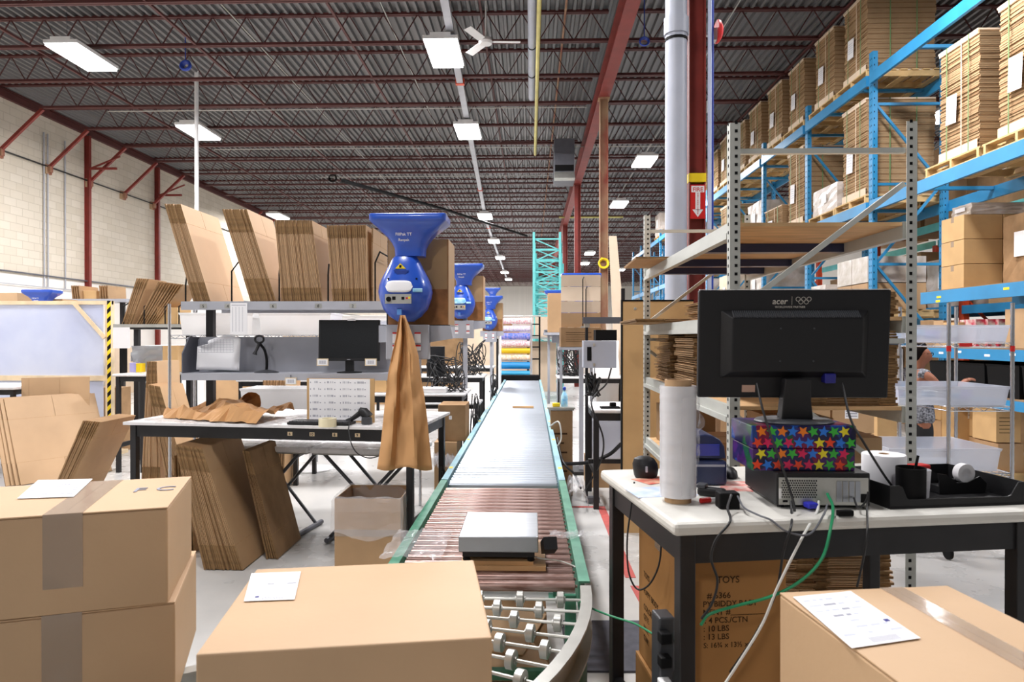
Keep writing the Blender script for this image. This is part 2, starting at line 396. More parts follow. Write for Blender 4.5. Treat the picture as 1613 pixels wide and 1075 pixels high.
# main girder over the columns
GX = 1.52
mb = MB(); mb.box(GX - .11, GX + .11, YF, YB, ZJ - .42, ZJ - .40); mb.box(GX - .11, GX + .11, YF, YB, ZJ - .02, ZJ); mb.box(GX - .01, GX + .01, YF, YB, ZJ - .40, ZJ - .02)
struct(mb, 'trim_%d' % k0, red); k0 += 1
def column(y, lab, m, w=.16):
    t = thing('steel_column', lab, 'column', (GX, y, 0)); t['kind'] = 'structure'
    mb = MB(); h = w / 2
    mb.box(GX - h, GX - h + .012, y - h, y + h, .02, ZJ - .42); mb.box(GX + h - .012, GX + h, y - h, y + h, .02, ZJ - .42); mb.box(GX - h + .012, GX + h - .012, y - .006, y + .006, .02, ZJ - .42)
    mb.build('shaft', m, t)
    mb = MB(); mb.box(GX - .095, GX + .095, y - .12, y + .12, 0, .02); mb.box(GX - .12, GX + .12, y - .12, y + .12, ZJ - .44, ZJ - .42); mb.build('plate', m, t)
    return t
col_a = column(6.35, 'red oxide steel column carrying the fire extinguisher sign', red, .15)
mb = MB(); mb.box(GX - .078, GX + .078, 6.35 - .078, 6.35 + .078, 3.02, 3.10); o = mb.build('yellow_band', hazard, col_a)
column(14.3, 'steel column with peeling cream and rust paint', rust, .17)
column(22.3, 'slim red steel column behind the peeling cream one', red, .2)
column(30.3, 'third red steel column down the hall, beside the teal frames', red, .2)
column(46, 'farthest visible red steel column under the girder', red, .2)
# fixtures on the ceiling
lamp_m = mat('lamp_diffuser', (255, 255, 255), 0.5, emit=14.0)
def high_bay(px, py, lab, kind, lamp=True, pos=None, rz=0.0, wdt=.6, ln=1.2, power=520):
    p = pos or az(px, py, 6.70); t = thing('high_bay_light', lab, 'ceiling light', p, rz)
    x, y, z = p; W = world_of(t)
    def bx(a, b, c, d, e, f, m2=None):
        mb.par(W @ Vector((a, c, e)), W.to_3x3() @ Vector((b - a, 0, 0)), W.to_3x3() @ Vector((0, d - c, 0)), Vector((0, 0, f - e)), m2)
    h, l = wdt / 2, ln / 2
    mb = MB(); bx(-h, h, -l, l, .03, .09); bx(-h * .6, h * .6, -l, l, .09, .14); mb.build('housing', white, t)
    mb = MB(); bx(-h + .02, h - .02, -l + .02, l - .02, -.01, .028); mb.build('diffuser', lamp_m, t)
    for sy in (-l * .7, l * .7):
        mb = MB(); mb.tube([W @ Vector((0, sy, .14)), W @ Vector((0, sy, ZD - .02 - z))], .004, 5); mb.build('hanger', greyd, t)
    if lamp:
        ld = bpy.data.lights.new('lamp', 'AREA'); ld.shape = 'RECTANGLE'; ld.size = wdt; ld.size_y = ln; ld.energy = power; ld.color = (1.0, 0.975, 0.985)
        lo = bpy.data.objects.new('lamp', ld); COL.objects.link(lo); lo.parent = t; lo.location = (0, 0, -.03)
    return t
high_bay(130, 92, 'long bright ceiling light nearest the block wall', 'a')
high_bay(313, 210, 'bright ceiling light behind the tall white drop pole', 'b')
high_bay(438, 342, 'small bright ceiling light hanging over the upright flat boxes', 'c', power=700)
high_bay(700, 86, 'large bright ceiling light close to the ceiling fan', 'd')
high_bay(737, 209, 'second light along the bus duct, beyond the fan', 'e')
high_bay(764, 342, 'third light along the bus duct, above the far blue machines', 'f', power=900)
high_bay(778, 381, 'fourth light along the bus duct down the hall', 'g', power=1400)
high_bay(788, 407, 'fifth light along the bus duct down the hall', 'h', power=1800)
high_bay(795, 430, 'last but one light before the back wall', 'i', power=2600)
high_bay(801, 441, 'tiny last light before the back wall', 'j', power=2600)
high_bay(1015, 256, 'bright ceiling light beside the grey pipe', 'k')
high_bay(975, 323, 'ceiling light seen past the peeling column', 'l')
high_bay(929, 400, 'ceiling light between the slim column and the peeling one', 'm', power=800)
high_bay(921, 416, 'small ceiling light just below its twin between the columns', 'n', lamp=False)
# the same rows go on over and behind the viewer, and over the far aisle
for i, (x, y) in enumerate(((-8.6, 7.5), (-1.6, 7.2), (-1.6, 2.4), (3.4, 7.5), (-2.6, -7.5), (-8.6, 1.5), (7.5, 4), (9.5, 16), (9.5, 28), (-10.5, 42), (6.8, 52), (-5, 60))):
    high_bay(0, 0, 'ceiling light outside the photo view, ' + ('over the bench aisle wall side|over the second blue machine|over the steel scale|over the grey pipe aisle|well behind the viewer in the conveyor row|behind the viewer by the block wall|above the near pallet rack|above the middle of the pallet rack|above the far pallet rack|far down by the block wall|far down past the pallet rack|last before the back wall by the blocks').split('|')[i], 'z', pos=Vector((x, y, 6.70)), power=370 if i == 2 else 620)
# ================================================================ CONVEYORS
HC = 0.66
def roller_conveyor(lab, y0, y1, frame_m, rm, pitch, legs, r=.021, xl=-.55, xr=.19, endcaps=True):
    t = thing('roller_conveyor', lab, 'conveyor', ((xl + xr) / 2, (y0 + y1) / 2, 0))
    for s, x in ((-1, xl), (1, xr)):
        mb = MB(); a, b = (x, x + .008) if s < 0 else (x - .008, x)
        mb.box(a, b, y0, y1, HC - .10, HC + .012)
        c, d = (x - .035, x) if s < 0 else (x, x + .035)
        mb.box(c, d, y0, y1, HC + .004, HC + .012); mb.box(c, d, y0, y1, HC - .10, HC - .092)
        rl = mb.build('side_rail', frame_m, t)
        if endcaps:
            k = 0; y = y0 + .4
            while y < y1:
                q = MB(); q.box(c + .004, d - .004, y - .03, y + .03, HC + .012, HC + .0135); q.build('yellow_sticker', hazard, rl); y += 1.35
    n = min(98, int((y1 - y0 - .06) / pitch))
    first = None
    for i in range(n):
        y = y0 + .04 + i * pitch
        if first is None:
            mb = MB(); L_ = xr - xl - .02
            mb.lathe([(.006, 0), (.006, .008), (r, .010), (r, L_ - .01), (.006, L_ - .008), (.006, L_)], (xl + .01, y, HC - r - .002), 14, axis='X')
            first = mb.build('roller', rm, t, smooth=True); fy = y
        else:
            o = first.copy(); COL.objects.link(o); o.parent = t; o.location = (0, y - fy, 0); WM[o.name] = WM[t.name]
    if (y1 - y0) / pitch > 99:
        mb = MB(); y = y0 + .04 + n * pitch
        while y < y1 - .03: mb.lathe([(.006, 0), (r, .010), (r, xr - xl - .03), (.006, xr - xl - .02)], (xl + .01, y, HC - r - .002), 10, axis='X'); y += pitch
        o = mb.build('roller', rm, t, smooth=True); o['kind'] = 'stuff'
    for y in legs:
        for x in (xl + .03, xr - .03):
            mb = MB(); mb.box(x - .022, x + .022, y - .02, y + .02, 0.01, HC - .10); mb.box(x - .05, x + .05, y - .05, y + .05, 0, .01); mb.build('leg', frame_m, t)
        mb = MB(); mb.box(xl + .05, xr - .05, y - .015, y + .015, .22, .26); mb.build('cross_brace', frame_m, t)
    return t
roller_conveyor('green framed roller conveyor of worn brown rollers under the steel scale', 2.60, 4.43, cgreen, brownroll, .077, (2.75, 4.2), endcaps=False)
roller_conveyor('long pale blue framed roller conveyor with shiny zinc rollers running down the hall', 4.45, 15.0, cblue, zinc, .083, (4.7, 7, 9.4, 11.8, 14.6), r=.033)
# wheel curve
CXc, CYc, RI, RO = -1.35, 2.55, .80, 1.54
t = thing('skate_wheel_curve', 'curved gravity conveyor of small grey skate wheels on thin axles', 'conveyor', (CXc, CYc, 0))
def arc(R, a, z): return Vector((CXc + R * math.cos(a), CYc + R * math.sin(a), z))
for R, s in ((RO, 1), (RI, -1)):
    mb = MB(); N = 26; A0, A1 = .0, -PI / 2 * 1.02
    rings = []
    for i in range(N + 1):
        a = A0 + (A1 - A0) * i / N
        ins, out = (R - .006, R + .034) if s > 0 else (R - .034, R + .006)
        rings.append([arc(ins, a, HC - .10), arc(out, a, HC - .10), arc(out, a, HC - .09), arc((R if s > 0 else R - .006) , a, HC - .09) if s > 0 else arc(ins + .028, a, HC - .09),
                      arc(R if s > 0 else R, a, HC + .004), arc(out, a, HC + .004), arc(out, a, HC + .014), arc(ins, a, HC + .014)])
    mb.loft(rings); mb.build('side_rail', galv, t, fixn=True)
wheel0 = None
for i in range(22):
    a = -.02 - i * .070
    mb = MB(); mb.tube([arc(RI + .005, a, HC - .03), arc(RO - .005, a, HC - .03)], .0055, 8)
    ax_o = mb.build('axle', galv, t, smooth=True)
    rs = [.06, .21, .36, .51, .66] if i % 2 == 0 else [.135, .285, .435, .585]
    for q in rs:
        if (RO - RI) - q < .03: continue
        c = arc(RI + q, a, HC - .03); d = (arc(RO, a, 0) - arc(RI, a, 0)).normalized()
        mb = MB()
        pts = [c - d * .013, c - d * .011, c + d * .011, c + d * .013]
        mb.tube(pts, [.024, .029, .029, .024], 20); mb.tube([c - d * .018, c + d * .018], .012, 10)
        mb.build('wheel', galv, ax_o, smooth=True)
for a in (-.35, -1.3):
    for R in (RI + .01, RO + .0):
        p = arc(R, a, 0); mb = MB(); mb.obox((p.x, p.y, (HC - .1) / 2 + .005), (.05, .05, HC - .11), a); mb.obox((p.x, p.y, .005), (.12, .1, .01), a); mb.build('leg', cgreend, t)
    mb = MB(); p, q = arc(RI, a, .3), arc(RO, a, .3); mb.bar(p, q, .03, .05); mb.build('cross_brace', cgreend, t)
# green guard plate beneath the outer rail
mb = MB(); rings = []
for i in range(8):
    a = -.02 - .05 * i
    rings.append([arc(RO + .012, a, .06), arc(RO + .016, a, .06), arc(RO + .016, a, HC - .1), arc(RO + .012, a, HC - .1)])
mb.loft(rings); mb.build('guard_plate', cgreend, t, fixn=True)
# open carton with loose flats lying under the wheel curve
t = thing('cardboard_box', 'wide low brown carton on the floor under the conveyor joint', 'box', (-.20, 3.1, 0), .0); W = world_of(t)
mb = MB(); mb.obox(W @ Vector((0, 0, .0995)), (.56, 1.15, .197), 0); mb.build('body', card_d, t, bevel=.004)
for i, (x, y, z, rz, lab) in enumerate(((-.20, 2.95, .200, .3, 'flattened brown carton lying under the skate wheels'), (-.22, 3.25, .209, -.25, 'second flattened carton crossed over the one under the skate wheels'))):
    mb = MB(); mb.obox((x, y, z + .0045), (.50, .46, .007), rz); tag(mb.build('flattened_carton', card), lab, 'cardboard')
# ---------------------------------------------------------------- floor markings
mb = MB(); mb.box(.63, .70, 4.55, 6.47, .001, .003); mb.box(.33, .63, 6.42, 6.47, .001, .003)
tag(mb.build('floor_tape', redtape), 'long strip of red tape on the concrete floor beside the conveyor', 'floor tape')
mb = MB(); mb.par((.66, 4.02, .001), (.07, 0, 0), (-.02, .38, 0), (0, 0, .002)); tag(mb.build('floor_tape', redtape), 'short red tape piece between the long strip and the dark mat', 'floor tape')
mb = MB(); mb.obox((.55, 3.55, .006), (.75, .58, .010), .02); tag(mb.build('floor_mat', rubber), 'dark grey scuffed rubber mat on the floor beside the wheel curve', 'mat')
# ---------------------------------------------------------------- scale
def P(px, py, Z): return az(px, py, Z)
p0, p1 = P(722, 845, .80), P(848, 845, .80)
t = thing('shipping_scale', 'bench scale with brushed steel platform sitting on the brown rollers', 'scale', ((p0.x + p1.x) / 2, (p0.y + .19), HC + .035))
mb = MB(); mb.box(p0.x, p1.x, p0.y, p0.y + .38, .735, .80); mb.build('platform', steel, t, bevel=.004)
mb = MB(); mb.box(p0.x + .015, p1.x - .015, p0.y + .015, p0.y + .365, .712, .735); mb.build('base', blackp, t)
for sx_ in (p0.x + .03, p1.x - .03):
    for sy_ in (p0.y + .03, p0.y + .35):
        mb = MB(); mb.lathe([(.014, HC + .034), (.016, HC + .04), (.012, .712)], (sx_, sy_, 0), 12); mb.build('foot', blackm, t, smooth=True)
mb = MB(); R = Matrix.Rotation(.15, 3, 'Z') @ Matrix.Rotation(-.5, 3, 'X'); mb.obox((p1.x + .045, p0.y + .10, .735), (.055, .09, .05), m=blackp, R=R); mb.obox(Vector((p1.x + .045, p0.y + .10, .735)) + R @ Vector((0, 0, .026)), (.045, .07, .004), m=steel, R=R)
mb.build('display', blackp, t)
mb = MB(); mb.box(p0.x + .005, p1.x + .03, p0.y + .005, p0.y + .36, HC, HC + .018); mb.box(p0.x + .02, p1.x - .02, p0.y + .02, p0.y + .34, HC + .018, HC + .034)
tag(mb.build('scale_pad', ply), 'plywood and cardboard pad under the steel scale', 'pad')
# crumpled clear wrap over the rails
def film_patch(name, lab, c, w, d, z, amp, seed, m=film, cat='plastic film', drop=.0):
    rnd = random.Random(seed); mb = MB(); nx, ny = 14, 12; vs = []
    for j in range(ny + 1):
        for i in range(nx + 1):
            u, v = i / nx - .5, j / ny - .5
            vs.append((c[0] + u * w + rnd.uniform(-1, 1) * w * .02, c[1] + v * d + rnd.uniform(-1, 1) * d * .03, z + rnd.random() * amp - drop * max(0, abs(u) * 2 - .55)))
    mb.add(vs, [(j * (nx + 1) + i, j * (nx + 1) + i + 1, (j + 1) * (nx + 1) + i + 1, (j + 1) * (nx + 1) + i) for j in range(ny) for i in range(nx)])
    o = mb.build(name, m, smooth=False)
    return tag(o, lab, cat)
film_patch('plastic_film', 'crumpled clear film taped across the rollers beside the scale', (-.50, 3.03, 0), .26, .42, HC + .014, .02, 3)
film_patch('plastic_film', 'clear film wrapped over the rail by the scale display', (.17, 3.18, 0), .16, .10, HC + .014, .02, 5)
# ================================================================ CARTONS
def carton(lab, p0, p1, depth, zt, h, name='cardboard_box', m=card, tape_m=tape, cat='box', tape_on='y', tp=.5, tw=.052, flap=True, group=None, body_name='body', drop=.07):
    """p0,p1 = front top corners (world); depth away from them."""
    p0, p1 = Vector(p0), Vector(p1); d = p1 - p0; d.z = 0; w_ = d.length; rz = math.atan2(d.y, d.x); R = Matrix.Rotation(rz, 3, 'Z')
    ctr = p0 + R @ Vector((w_ / 2, depth / 2, 0)); ctr.z = zt - h
    t = thing(name, lab, cat, ctr, rz, group)
    W = world_of(t)
    mb = MB(); c = W @ Vector((0, 0, h / 2 - .001)); mb.obox(c, (w_, depth, h - .002), rz)
    mb.build(body_name, m, t, bevel=.004)
    if flap:
        g = .0015
        if tape_on == 'y': fl = [(-w_ / 2, tp * w_ - w_ / 2 - g, -depth / 2, depth / 2), (tp * w_ - w_ / 2 + g, w_ / 2, -depth / 2, depth / 2)]
        else: fl = [(-w_ / 2, w_ / 2, -depth / 2, tp * depth - depth / 2 - g), (-w_ / 2, w_ / 2, tp * depth - depth / 2 + g, depth / 2)]
        for a, b_, c_, d_ in fl:
            mb = MB(); mb.par(W @ Vector((a, c_, h - .001)), R @ Vector((b_ - a, 0, 0)), R @ Vector((0, d_ - c_, 0)), (0, 0, .004)); mb.build('flap', m, t, bevel=.0015)
    if tape_m:
        mb = MB(); z = h + .0032; e = .0008
        if tape_on == 'y':
            x = tp * w_ - w_ / 2
            mb.par(W @ Vector((x - tw / 2, -depth / 2 - e, z)), R @ Vector((tw, 0, 0)), R @ Vector((0, depth + 2 * e, 0)), (0, 0, e))
            mb.par(W @ Vector((x - tw / 2, -depth / 2 - e, z - drop)), R @ Vector((tw, 0, 0)), R @ Vector((0, e, 0)), (0, 0, drop))
        else:
            y = tp * depth - depth / 2
            mb.par(W @ Vector((-w_ / 2 - e, y - tw / 2, z)), R @ Vector((w_ + 2 * e, 0, 0)), R @ Vector((0, tw, 0)), (0, 0, e))
            mb.par(W @ Vector((-w_ / 2 - e, y - tw / 2, z - drop)), R @ Vector((e, 0, 0)), R @ Vector((0, tw, 0)), (0, 0, drop))
        mb.build('packing_tape', tape_m, t)
    return t
def shipping_label(parent, q, z, rows=7, navybit=None, seed=1):
    """q: 4 px corners (rear-left, rear-right, front-right, front-left) on the plane z."""
    a, b_, c, d = [az(x, y, z) for x, y in q]; mb = MB(); up = Vector((0, 0, .0006))
    mb.prism([d, c, b_, a], up)
    lb = mb.build('shipping_label', paper, parent); rnd = random.Random(seed); mb = MB(); u2 = Vector((0, 0, .0002))
    def pt(u, v): return a.lerp(b_, u).lerp(d.lerp(c, u), v) + up
    for r in range(rows):
        v = .1 + .8 * r / rows; u = .08
        while u < .85:
            l = rnd.uniform(.06, .2)
            if rnd.random() < .6: mb.prism([pt(u, v + .035), pt(u + l, v + .035), pt(u + l, v), pt(u, v)], u2, inkl if rnd.random() < .7 else ink)
            u += l + .04
    for k in range(14):
        u = .35 + .03 * k; mb.prism([pt(u, .97), pt(u + .014, .97), pt(u + .014, .88), pt(u, .88)], u2, ink)
    if navybit: u, v = navybit; mb.prism([pt(u, v + .05), pt(u + .08, v + .05), pt(u + .08, v), pt(u, v)], u2, inkn)
    mb.build('print', inkl, lb)
# box C on the wheel curve
zc = 1.0
a, b_ = az(308, 1030, zc), az(775, 1003, zc)
boxC = carton('closed plain carton with a white corner label on the skate wheels before the scale', a, b_, (az(397, 893, zc) - a).length * .97, zc, zc - HC + .0, tape_m=None, flap=False)
shipping_label(boxC, [(396, 904), (474, 901), (464, 945), (384, 948)], zc + .0005, 5, (.2, .85), 4)
# box A, B stacked
za = 1.17; hA = .24
b1 = az(264, 801, za); a1 = b1 - Vector((math.cos(.33), math.sin(.33), 0)) * .62
dirx = (b1 - a1).normalized()
boxA = carton('taped tan carton with a white label on top of the wheel curve stack', a1, b1, .40, za, hA, tp=.63, tw=.085, drop=.18)
shipping_label(boxA, [(60, 757), (146, 755), (116, 783), (27, 786)], za + .0055, 8, None, 9)
text_mesh('stamp', 'F C', .075, ink, boxA, az(206, 776, za + .0042), dirx, Vector((-dirx.y, dirx.x, 0)))
b2 = b1 + Vector((.012, .012, 0)); a2 = b2 - Vector((math.cos(.35), math.sin(.35), 0)) * .62
boxB = carton('tan carton beneath the taped one, brown tape down its front', a2, b2, .44, za - hA - .004, za - hA - HC - .008 - .012, tp=.60, tw=.085, drop=.2)
# box D
zd = 1.08
r0_, r1_ = az(1228, 936, zd), az(1492, 925, zd); dx = (r1_ - r0_); dx.z = 0; wD = dx.length; nd = Vector((dx.y, -dx.x, 0)).normalized(); depD = .55
fl_ = r0_ + nd * depD; fr_ = fl_ + dx
boxD = carton('taped tan carton with a large white address label in front of the computer bench', fl_, fr_, depD, zd, .48, tp=.66, tw=.05)
shipping_label(boxD, [(1249, 941), (1340, 932), (1450, 1006), (1342, 1022)], zd + .0055, 7, (.86, .62), 7)
mb = MB(); c = (fl_ + fr_) / 2 - nd * .27; mb.obox((c.x, c.y, .2985), (wD + .10, .62, .597), math.atan2(dx.y, dx.x))
sup = thing('cardboard_box', 'large plain carton standing on the floor under the labelled one by the bench', 'box', (c.x, c.y, 0)); mb.build('body', card_d, sup, bevel=.004)
# ================================================================ BENCHES
def bench(lab, p0, p1, depth, zt, top_m, legs=None, th=.035, apron=.085, name='packing_bench', edge_m=None, stretch=True, foot=.0, inset=.05, legw=.045, aprons=True, bev=.012):
    p0, p1 = Vector(p0), Vector(p1); d = p1 - p0; d.z = 0; w_ = d.length; rz = math.atan2(d.y, d.x); R = Matrix.Rotation(rz, 3, 'Z')
    ctr = p0 + R @ Vector((w_ / 2, depth / 2, 0)); ctr.z = 0
    t = thing(name, lab, 'table', ctr, rz); W = world_of(t)
    mb = MB(); mb.obox(W @ Vector((0, 0, zt - th / 2)), (w_, depth, th), rz); mb.build('tabletop', top_m, t, bevel=bev)
    x, y = w_ / 2 - inset, depth / 2 - inset
    if aprons:
        for n_, a, b_ in (('apron', (-x, -y), (x, -y)), ('apron', (-x, y), (x, y)), ('apron', (-x, -y), (-x, y)), ('apron', (x, -y), (x, y))):
            mb = MB(); mb.bar(W @ Vector((*a, zt - th - apron / 2)), W @ Vector((*b_, zt - th - apron / 2)), .03, apron); mb.build(n_, black, t)
    for sx_ in (-1, 1):
        for sy_ in (-1, 1):
            mb = MB(); mb.obox(W @ Vector((sx_ * x, sy_ * y, (zt - th) / 2)), (legw, legw, zt - th - .001), rz); mb.build('leg', black, t, bevel=.003)
        if stretch:
            mb = MB(); mb.bar(W @ Vector((sx_ * x, -y, .32)), W @ Vector((sx_ * x, y, .32)), .03, .05); mb.build('stretcher', black, t)
    return t
ZB = 1.10
ba, bb = az(1062, 826, ZB), az(1613, 805, ZB); dirb = (bb - ba); dirb.z = 0; dirb.normalize(); nb = Vector((-dirb.y, dirb.x, 0))
benchR = bench('white topped black steel packing bench holding the computer and stretch film roll', ba, ba + dirb * 1.13, .76, ZB, worn_white, th=.036)
RZB = math.atan2(dirb.y, dirb.x)
def onb(px, py, z=ZB): return az(px, py, z)
# ---- computer case
c0, c1 = onb(1224, 802), onb(1366, 800)
t = thing('desktop_computer', 'slim black desktop computer lying flat, perforated grey rear panel showing', 'computer', (c0 + c1) / 2 + Vector((0, .15, 0)))
x0, x1, y0, y1, z0, z1 = c0.x, c1.x, c0.y, c0.y + .30, ZB, ZB + .105
mb = MB(); mb.box(x0, x1, y0 + .004, y1, z0 + .008, z1); mb.build('case', blackp, t, bevel=.004)
mb = MB(); mb.box(x0 + .006, x1 - .008, y0 - .001, y0 + .006, z0 + .012, z1 - .014)
bpn = mb.build('rear_panel', galv, t)
mb = MB()
for i in range(15):
    for j in range(8):
        px_, pz_ = x0 + .014 + i * .0068 + (.0034 if j % 2 else 0), z0 + .035 + j * .0068
        mb.lathe([(.0025, 0), (.0025, .0008)], (px_, y0 - .0019, pz_), 6, m=blackm, axis='Y')
mb.build('vent', blackm, bpn, fixn=True)
mb = MB()
for k in range(4): mb.box(x1 - .10 + k * .018, x1 - .086 + k * .018, y0 - .004, y0 - .001, z0 + .022, z0 + .082)
mb.build('slot_cover', steel, bpn)
mb = MB(); mb.box(x0 + .016, x0 + .03, y0 - .0025, y0 - .001, z0 + .02, z0 + .026); mb.box(x0 + .005, x0 + .012, y0 - .002, y0, z0 + .03, z0 + .06, white); mb.box(x1 - .03, x1 - .008, y0 - .003, y0 - .001, z0 + .02, z0 + .045); mb.build('socket', blackm, bpn)
for q in ((x0 + .02, y0 + .03), (x1 - .02, y0 + .03), (x0 + .02, y1 - .03), (x1 - .02, y1 - .03)):
    mb = MB(); mb.lathe([(.01, z0), (.01, z0 + .0085)], (*q, 0), 10); mb.build('foot', blackm, t)
PCZ = z1
# ---- star patterned box
m, nt, b, L = nodes_mat('star_wrap')
tc = nt.nodes.new('ShaderNodeTexCoord'); vo = nt.nodes.new('ShaderNodeTexVoronoi'); vo.inputs['Scale'].default_value = 24; L(tc.outputs['Object'], vo.inputs['Vector'])
cr = nt.nodes.new('ShaderNodeValToRGB'); cr.color_ramp.interpolation = 'CONSTANT'
cs = [(40, 30, 80), (20, 90, 50), (26, 60, 130), (40, 30, 80), (120, 20, 60), (70, 30, 100), (30, 30, 70), (24, 24, 60), (40, 110, 40)]
el = cr.color_ramp.elements; el[0].color = srgb(cs[0]) + (1,); el[1].position = .11; el[1].color = srgb(cs[1]) + (1,)
for i, c_ in enumerate(cs[2:]): e_ = el.new(.22 + i * .11); e_.color = srgb(c_) + (1,)
L(vo.outputs['Color'], cr.inputs[0])
L(cr.outputs[0], b.inputs['Base Color']); b.inputs['Roughness'].default_value = .25; starw = m
s0, s1 = at(1185, 737, 2.04), at(1347, 737, 2.04)
t = thing('gift_box', 'small box covered in bright multicolour star paper under the monitor', 'box', ((s0.x + s1.x) / 2, 2.14, PCZ))
mb = MB(); mb.box(s0.x, s1.x, 2.04, 2.24, PCZ, PCZ + .066); mb.build('lower_box', starw, t, bevel=.003)
mb = MB(); mb.box(s0.x - .003, s1.x + .002, 2.036, 2.243, PCZ + .068, PCZ + .134); mb.build('upper_box', starw, t, bevel=.003)
mb = MB(); rnd = random.Random(4); ss = [(235, 70, 30), (230, 215, 40), (60, 180, 60), (40, 120, 220), (220, 30, 90), (240, 130, 30)]
sm = [mat('star_%s' % n_, c_, .3) for n_, c_ in zip(('red', 'yellow', 'green', 'blue', 'pink', 'orange'), ss)]
k = 0
for j in range(4):
    for i in range(10):
        cx_ = s0.x + .014 + i * (s1.x - s0.x - .02) / 9.3 + (.012 if j % 2 else 0); cz_ = PCZ + .018 + j * .033; R_ = .0175
        if cx_ + R_ * .6 > s1.x: continue
        a0 = rnd.uniform(0, 1); y_ = 2.0355 if j > 1 else 2.0393
        pts = [(cx_ + (R_ if q % 2 == 0 else R_ * .45) * math.cos(a0 + q * PI / 5), y_, cz_ + (R_ if q % 2 == 0 else R_ * .45) * math.sin(a0 + q * PI / 5)) for q in range(10)]
        k += 1; mb.add(pts + [(p[0], p[1] - .0004 - .0001 * (k % 5), p[2]) for p in pts], [tuple(range(10, 20))] + [(q, (q + 1) % 10, 10 + (q + 1) % 10, 10 + q) for q in range(10)], sm[rnd.randrange(6)])
mb.build('star_print', sm[0], t)
ZS = PCZ + .134
# ---- monitor seen from behind
YM = 2.135; xm = at(1250, 540, YM).x
t = thing('computer_monitor', 'large black monitor seen from behind on the star patterned box', 'monitor', (xm, YM, ZS), -.02)
W = world_of(t); TI = Matrix.Rotation(math.radians(3.5), 4, 'X')
mh, mw = .335, .582; zc_ = .073 + mh / 2
def ml(x, y, z):   # panel-local: x right, y depth (negative = towards us), z up from panel centre
    return W @ (Matrix.Translation((0, 0, zc_)) @ TI @ Vector((x, y, z)))
def mbox(mb, a, b_, c, d, e, f, m_=None):
    mb.par(ml(a, c, e), ml(b_, c, e) - ml(a, c, e), ml(a, d, e) - ml(a, c, e), ml(a, c, f) - ml(a, c, e), m_)
mb = MB(); mbox(mb, -mw / 2, mw / 2, 0, .022, -mh / 2, mh / 2); sh = mb.build('shell', blackp, t, bevel=.005)
mb = MB(); mbox(mb, -mw / 2 + .002, mw / 2 - .002, .001, .012, mh / 2 + .0004, mh / 2 + .0022); mb.build('trim', white, sh)
mb = MB(); mbox(mb, -mw / 2 + .02, mw / 2 - .02, .0222, .023, -mh / 2 + .02, mh / 2 - .02); mb.build('screen', blackm, t)
# stepped back housing (frustum)
def ring(x0, x1, z0, z1, y): return [ml(x0, y, z0), ml(x1, y, z0), ml(x1, y, z1), ml(x0, y, z1)]
mb = MB(); mb.loft([ring(-.225, .225, -.105, .105, 0.0), ring(-.195, .195, -.082, .080, -.030)]); mb.build('back_housing', blackp, t, bevel=.003, fixn=True)
mb = MB()
for i in range(64):
    x = -.19 + i * .006; a_ = Vector((x, -.004, .104)); c_ = Vector((x, -.027, .084))
    mb.bar(ml(x, -.0045, .1035), ml(x, -.0285, .0845), .0022, .004)
mb.build('vent_grille', darkg, t)
for pxx in (-.05, .05):
    for pz in (-.05, .05):
        mb = MB(); mb.lathe([(.003, 0), (.003, .001)], (0, 0, 0), 8); mb.v = [ml(pxx + v.x, -.0305 - v.z, pz + v.y) for v in mb.v]; mb.build('screw', darkg, t)
logo = mat('logo_grey', (196, 190, 180), .4)
xd = (ml(1, 0, 0) - ml(0, 0, 0)); zd_ = (ml(0, 0, 1) - ml(0, 0, 0))
text_mesh('lettering', 'acer', .026, logo, t, ml(-.068, -.0012, .124), xd, zd_, .0006, bold=.00025, shear=.15)
text_mesh('lettering', 'WORLDWIDE PARTNER', .0085, logo, t, ml(-.0595, -.0012, .112), xd, zd_, .0006, bold=.00005)
mb = MB(); mbox(mb, -.0085, -.0078, -.0014, 0, .121, .147); mb.build('divider', logo, t)
mb = MB()
for i, (rx, rz_) in enumerate(((0, 0), (.0165, 0), (.033, 0), (.0083, -.0085), (.0248, -.0085))):
    cx_, cz_ = .010 + rx, .139 + rz_; n = 28; a_, b_ = .0072, .0056
    vs = [ml(cx_ + r * math.cos(2 * PI * q / n), -.0013 - .0002 * i, cz_ + r * math.sin(2 * PI * q / n)) for r in (a_, b_) for q in range(n)]
    mb.add(vs, [(q, (q + 1) % n, n + (q + 1) % n, n + q) for q in range(n)])
mb.build('rings_emblem', logo, t)
mb = MB(); mbox(mb, -.155, -.115, -.0012, 0, -.150, -.128); mb.build('sticker', mat('tan_sticker', (196, 160, 140), .6), t)
mb = MB(); mbox(mb, .085, .118, -.034, -.001, -.118, -.088); mb.build('vga_plug', mat('vga_blue', (36, 36, 130), .4), t, bevel=.003)
mb = MB(); mb.loft([[W @ Vector(p) for p in ((-.048, -.035, .012), (.048, -.035, .012), (.044, .02, .012), (-.044, .02, .012))], [W @ Vector(p) for p in ((-.044, -.04, .07), (.040, -.04, .07), (.038, .01, .07), (-.042, .01, .07))],
                    [W @ Vector(p) for p in ((-.042, -.052, .135), (.036, -.052, .135), (.036, -.01, .135), (-.042, -.01, .135))]]); mb.build('stand_neck', blackp, t, bevel=.004, fixn=True)
mb = MB(); mb.lathe([(.11, 0), (.112, .004), (.105, .010), (.05, .013)], (0, 0, 0), 32); mb.v = [W @ Vector((v.x * 1.05, v.y * .85, v.z)) for v in mb.v]; mb.build('stand_base', darkg, t, smooth=True)
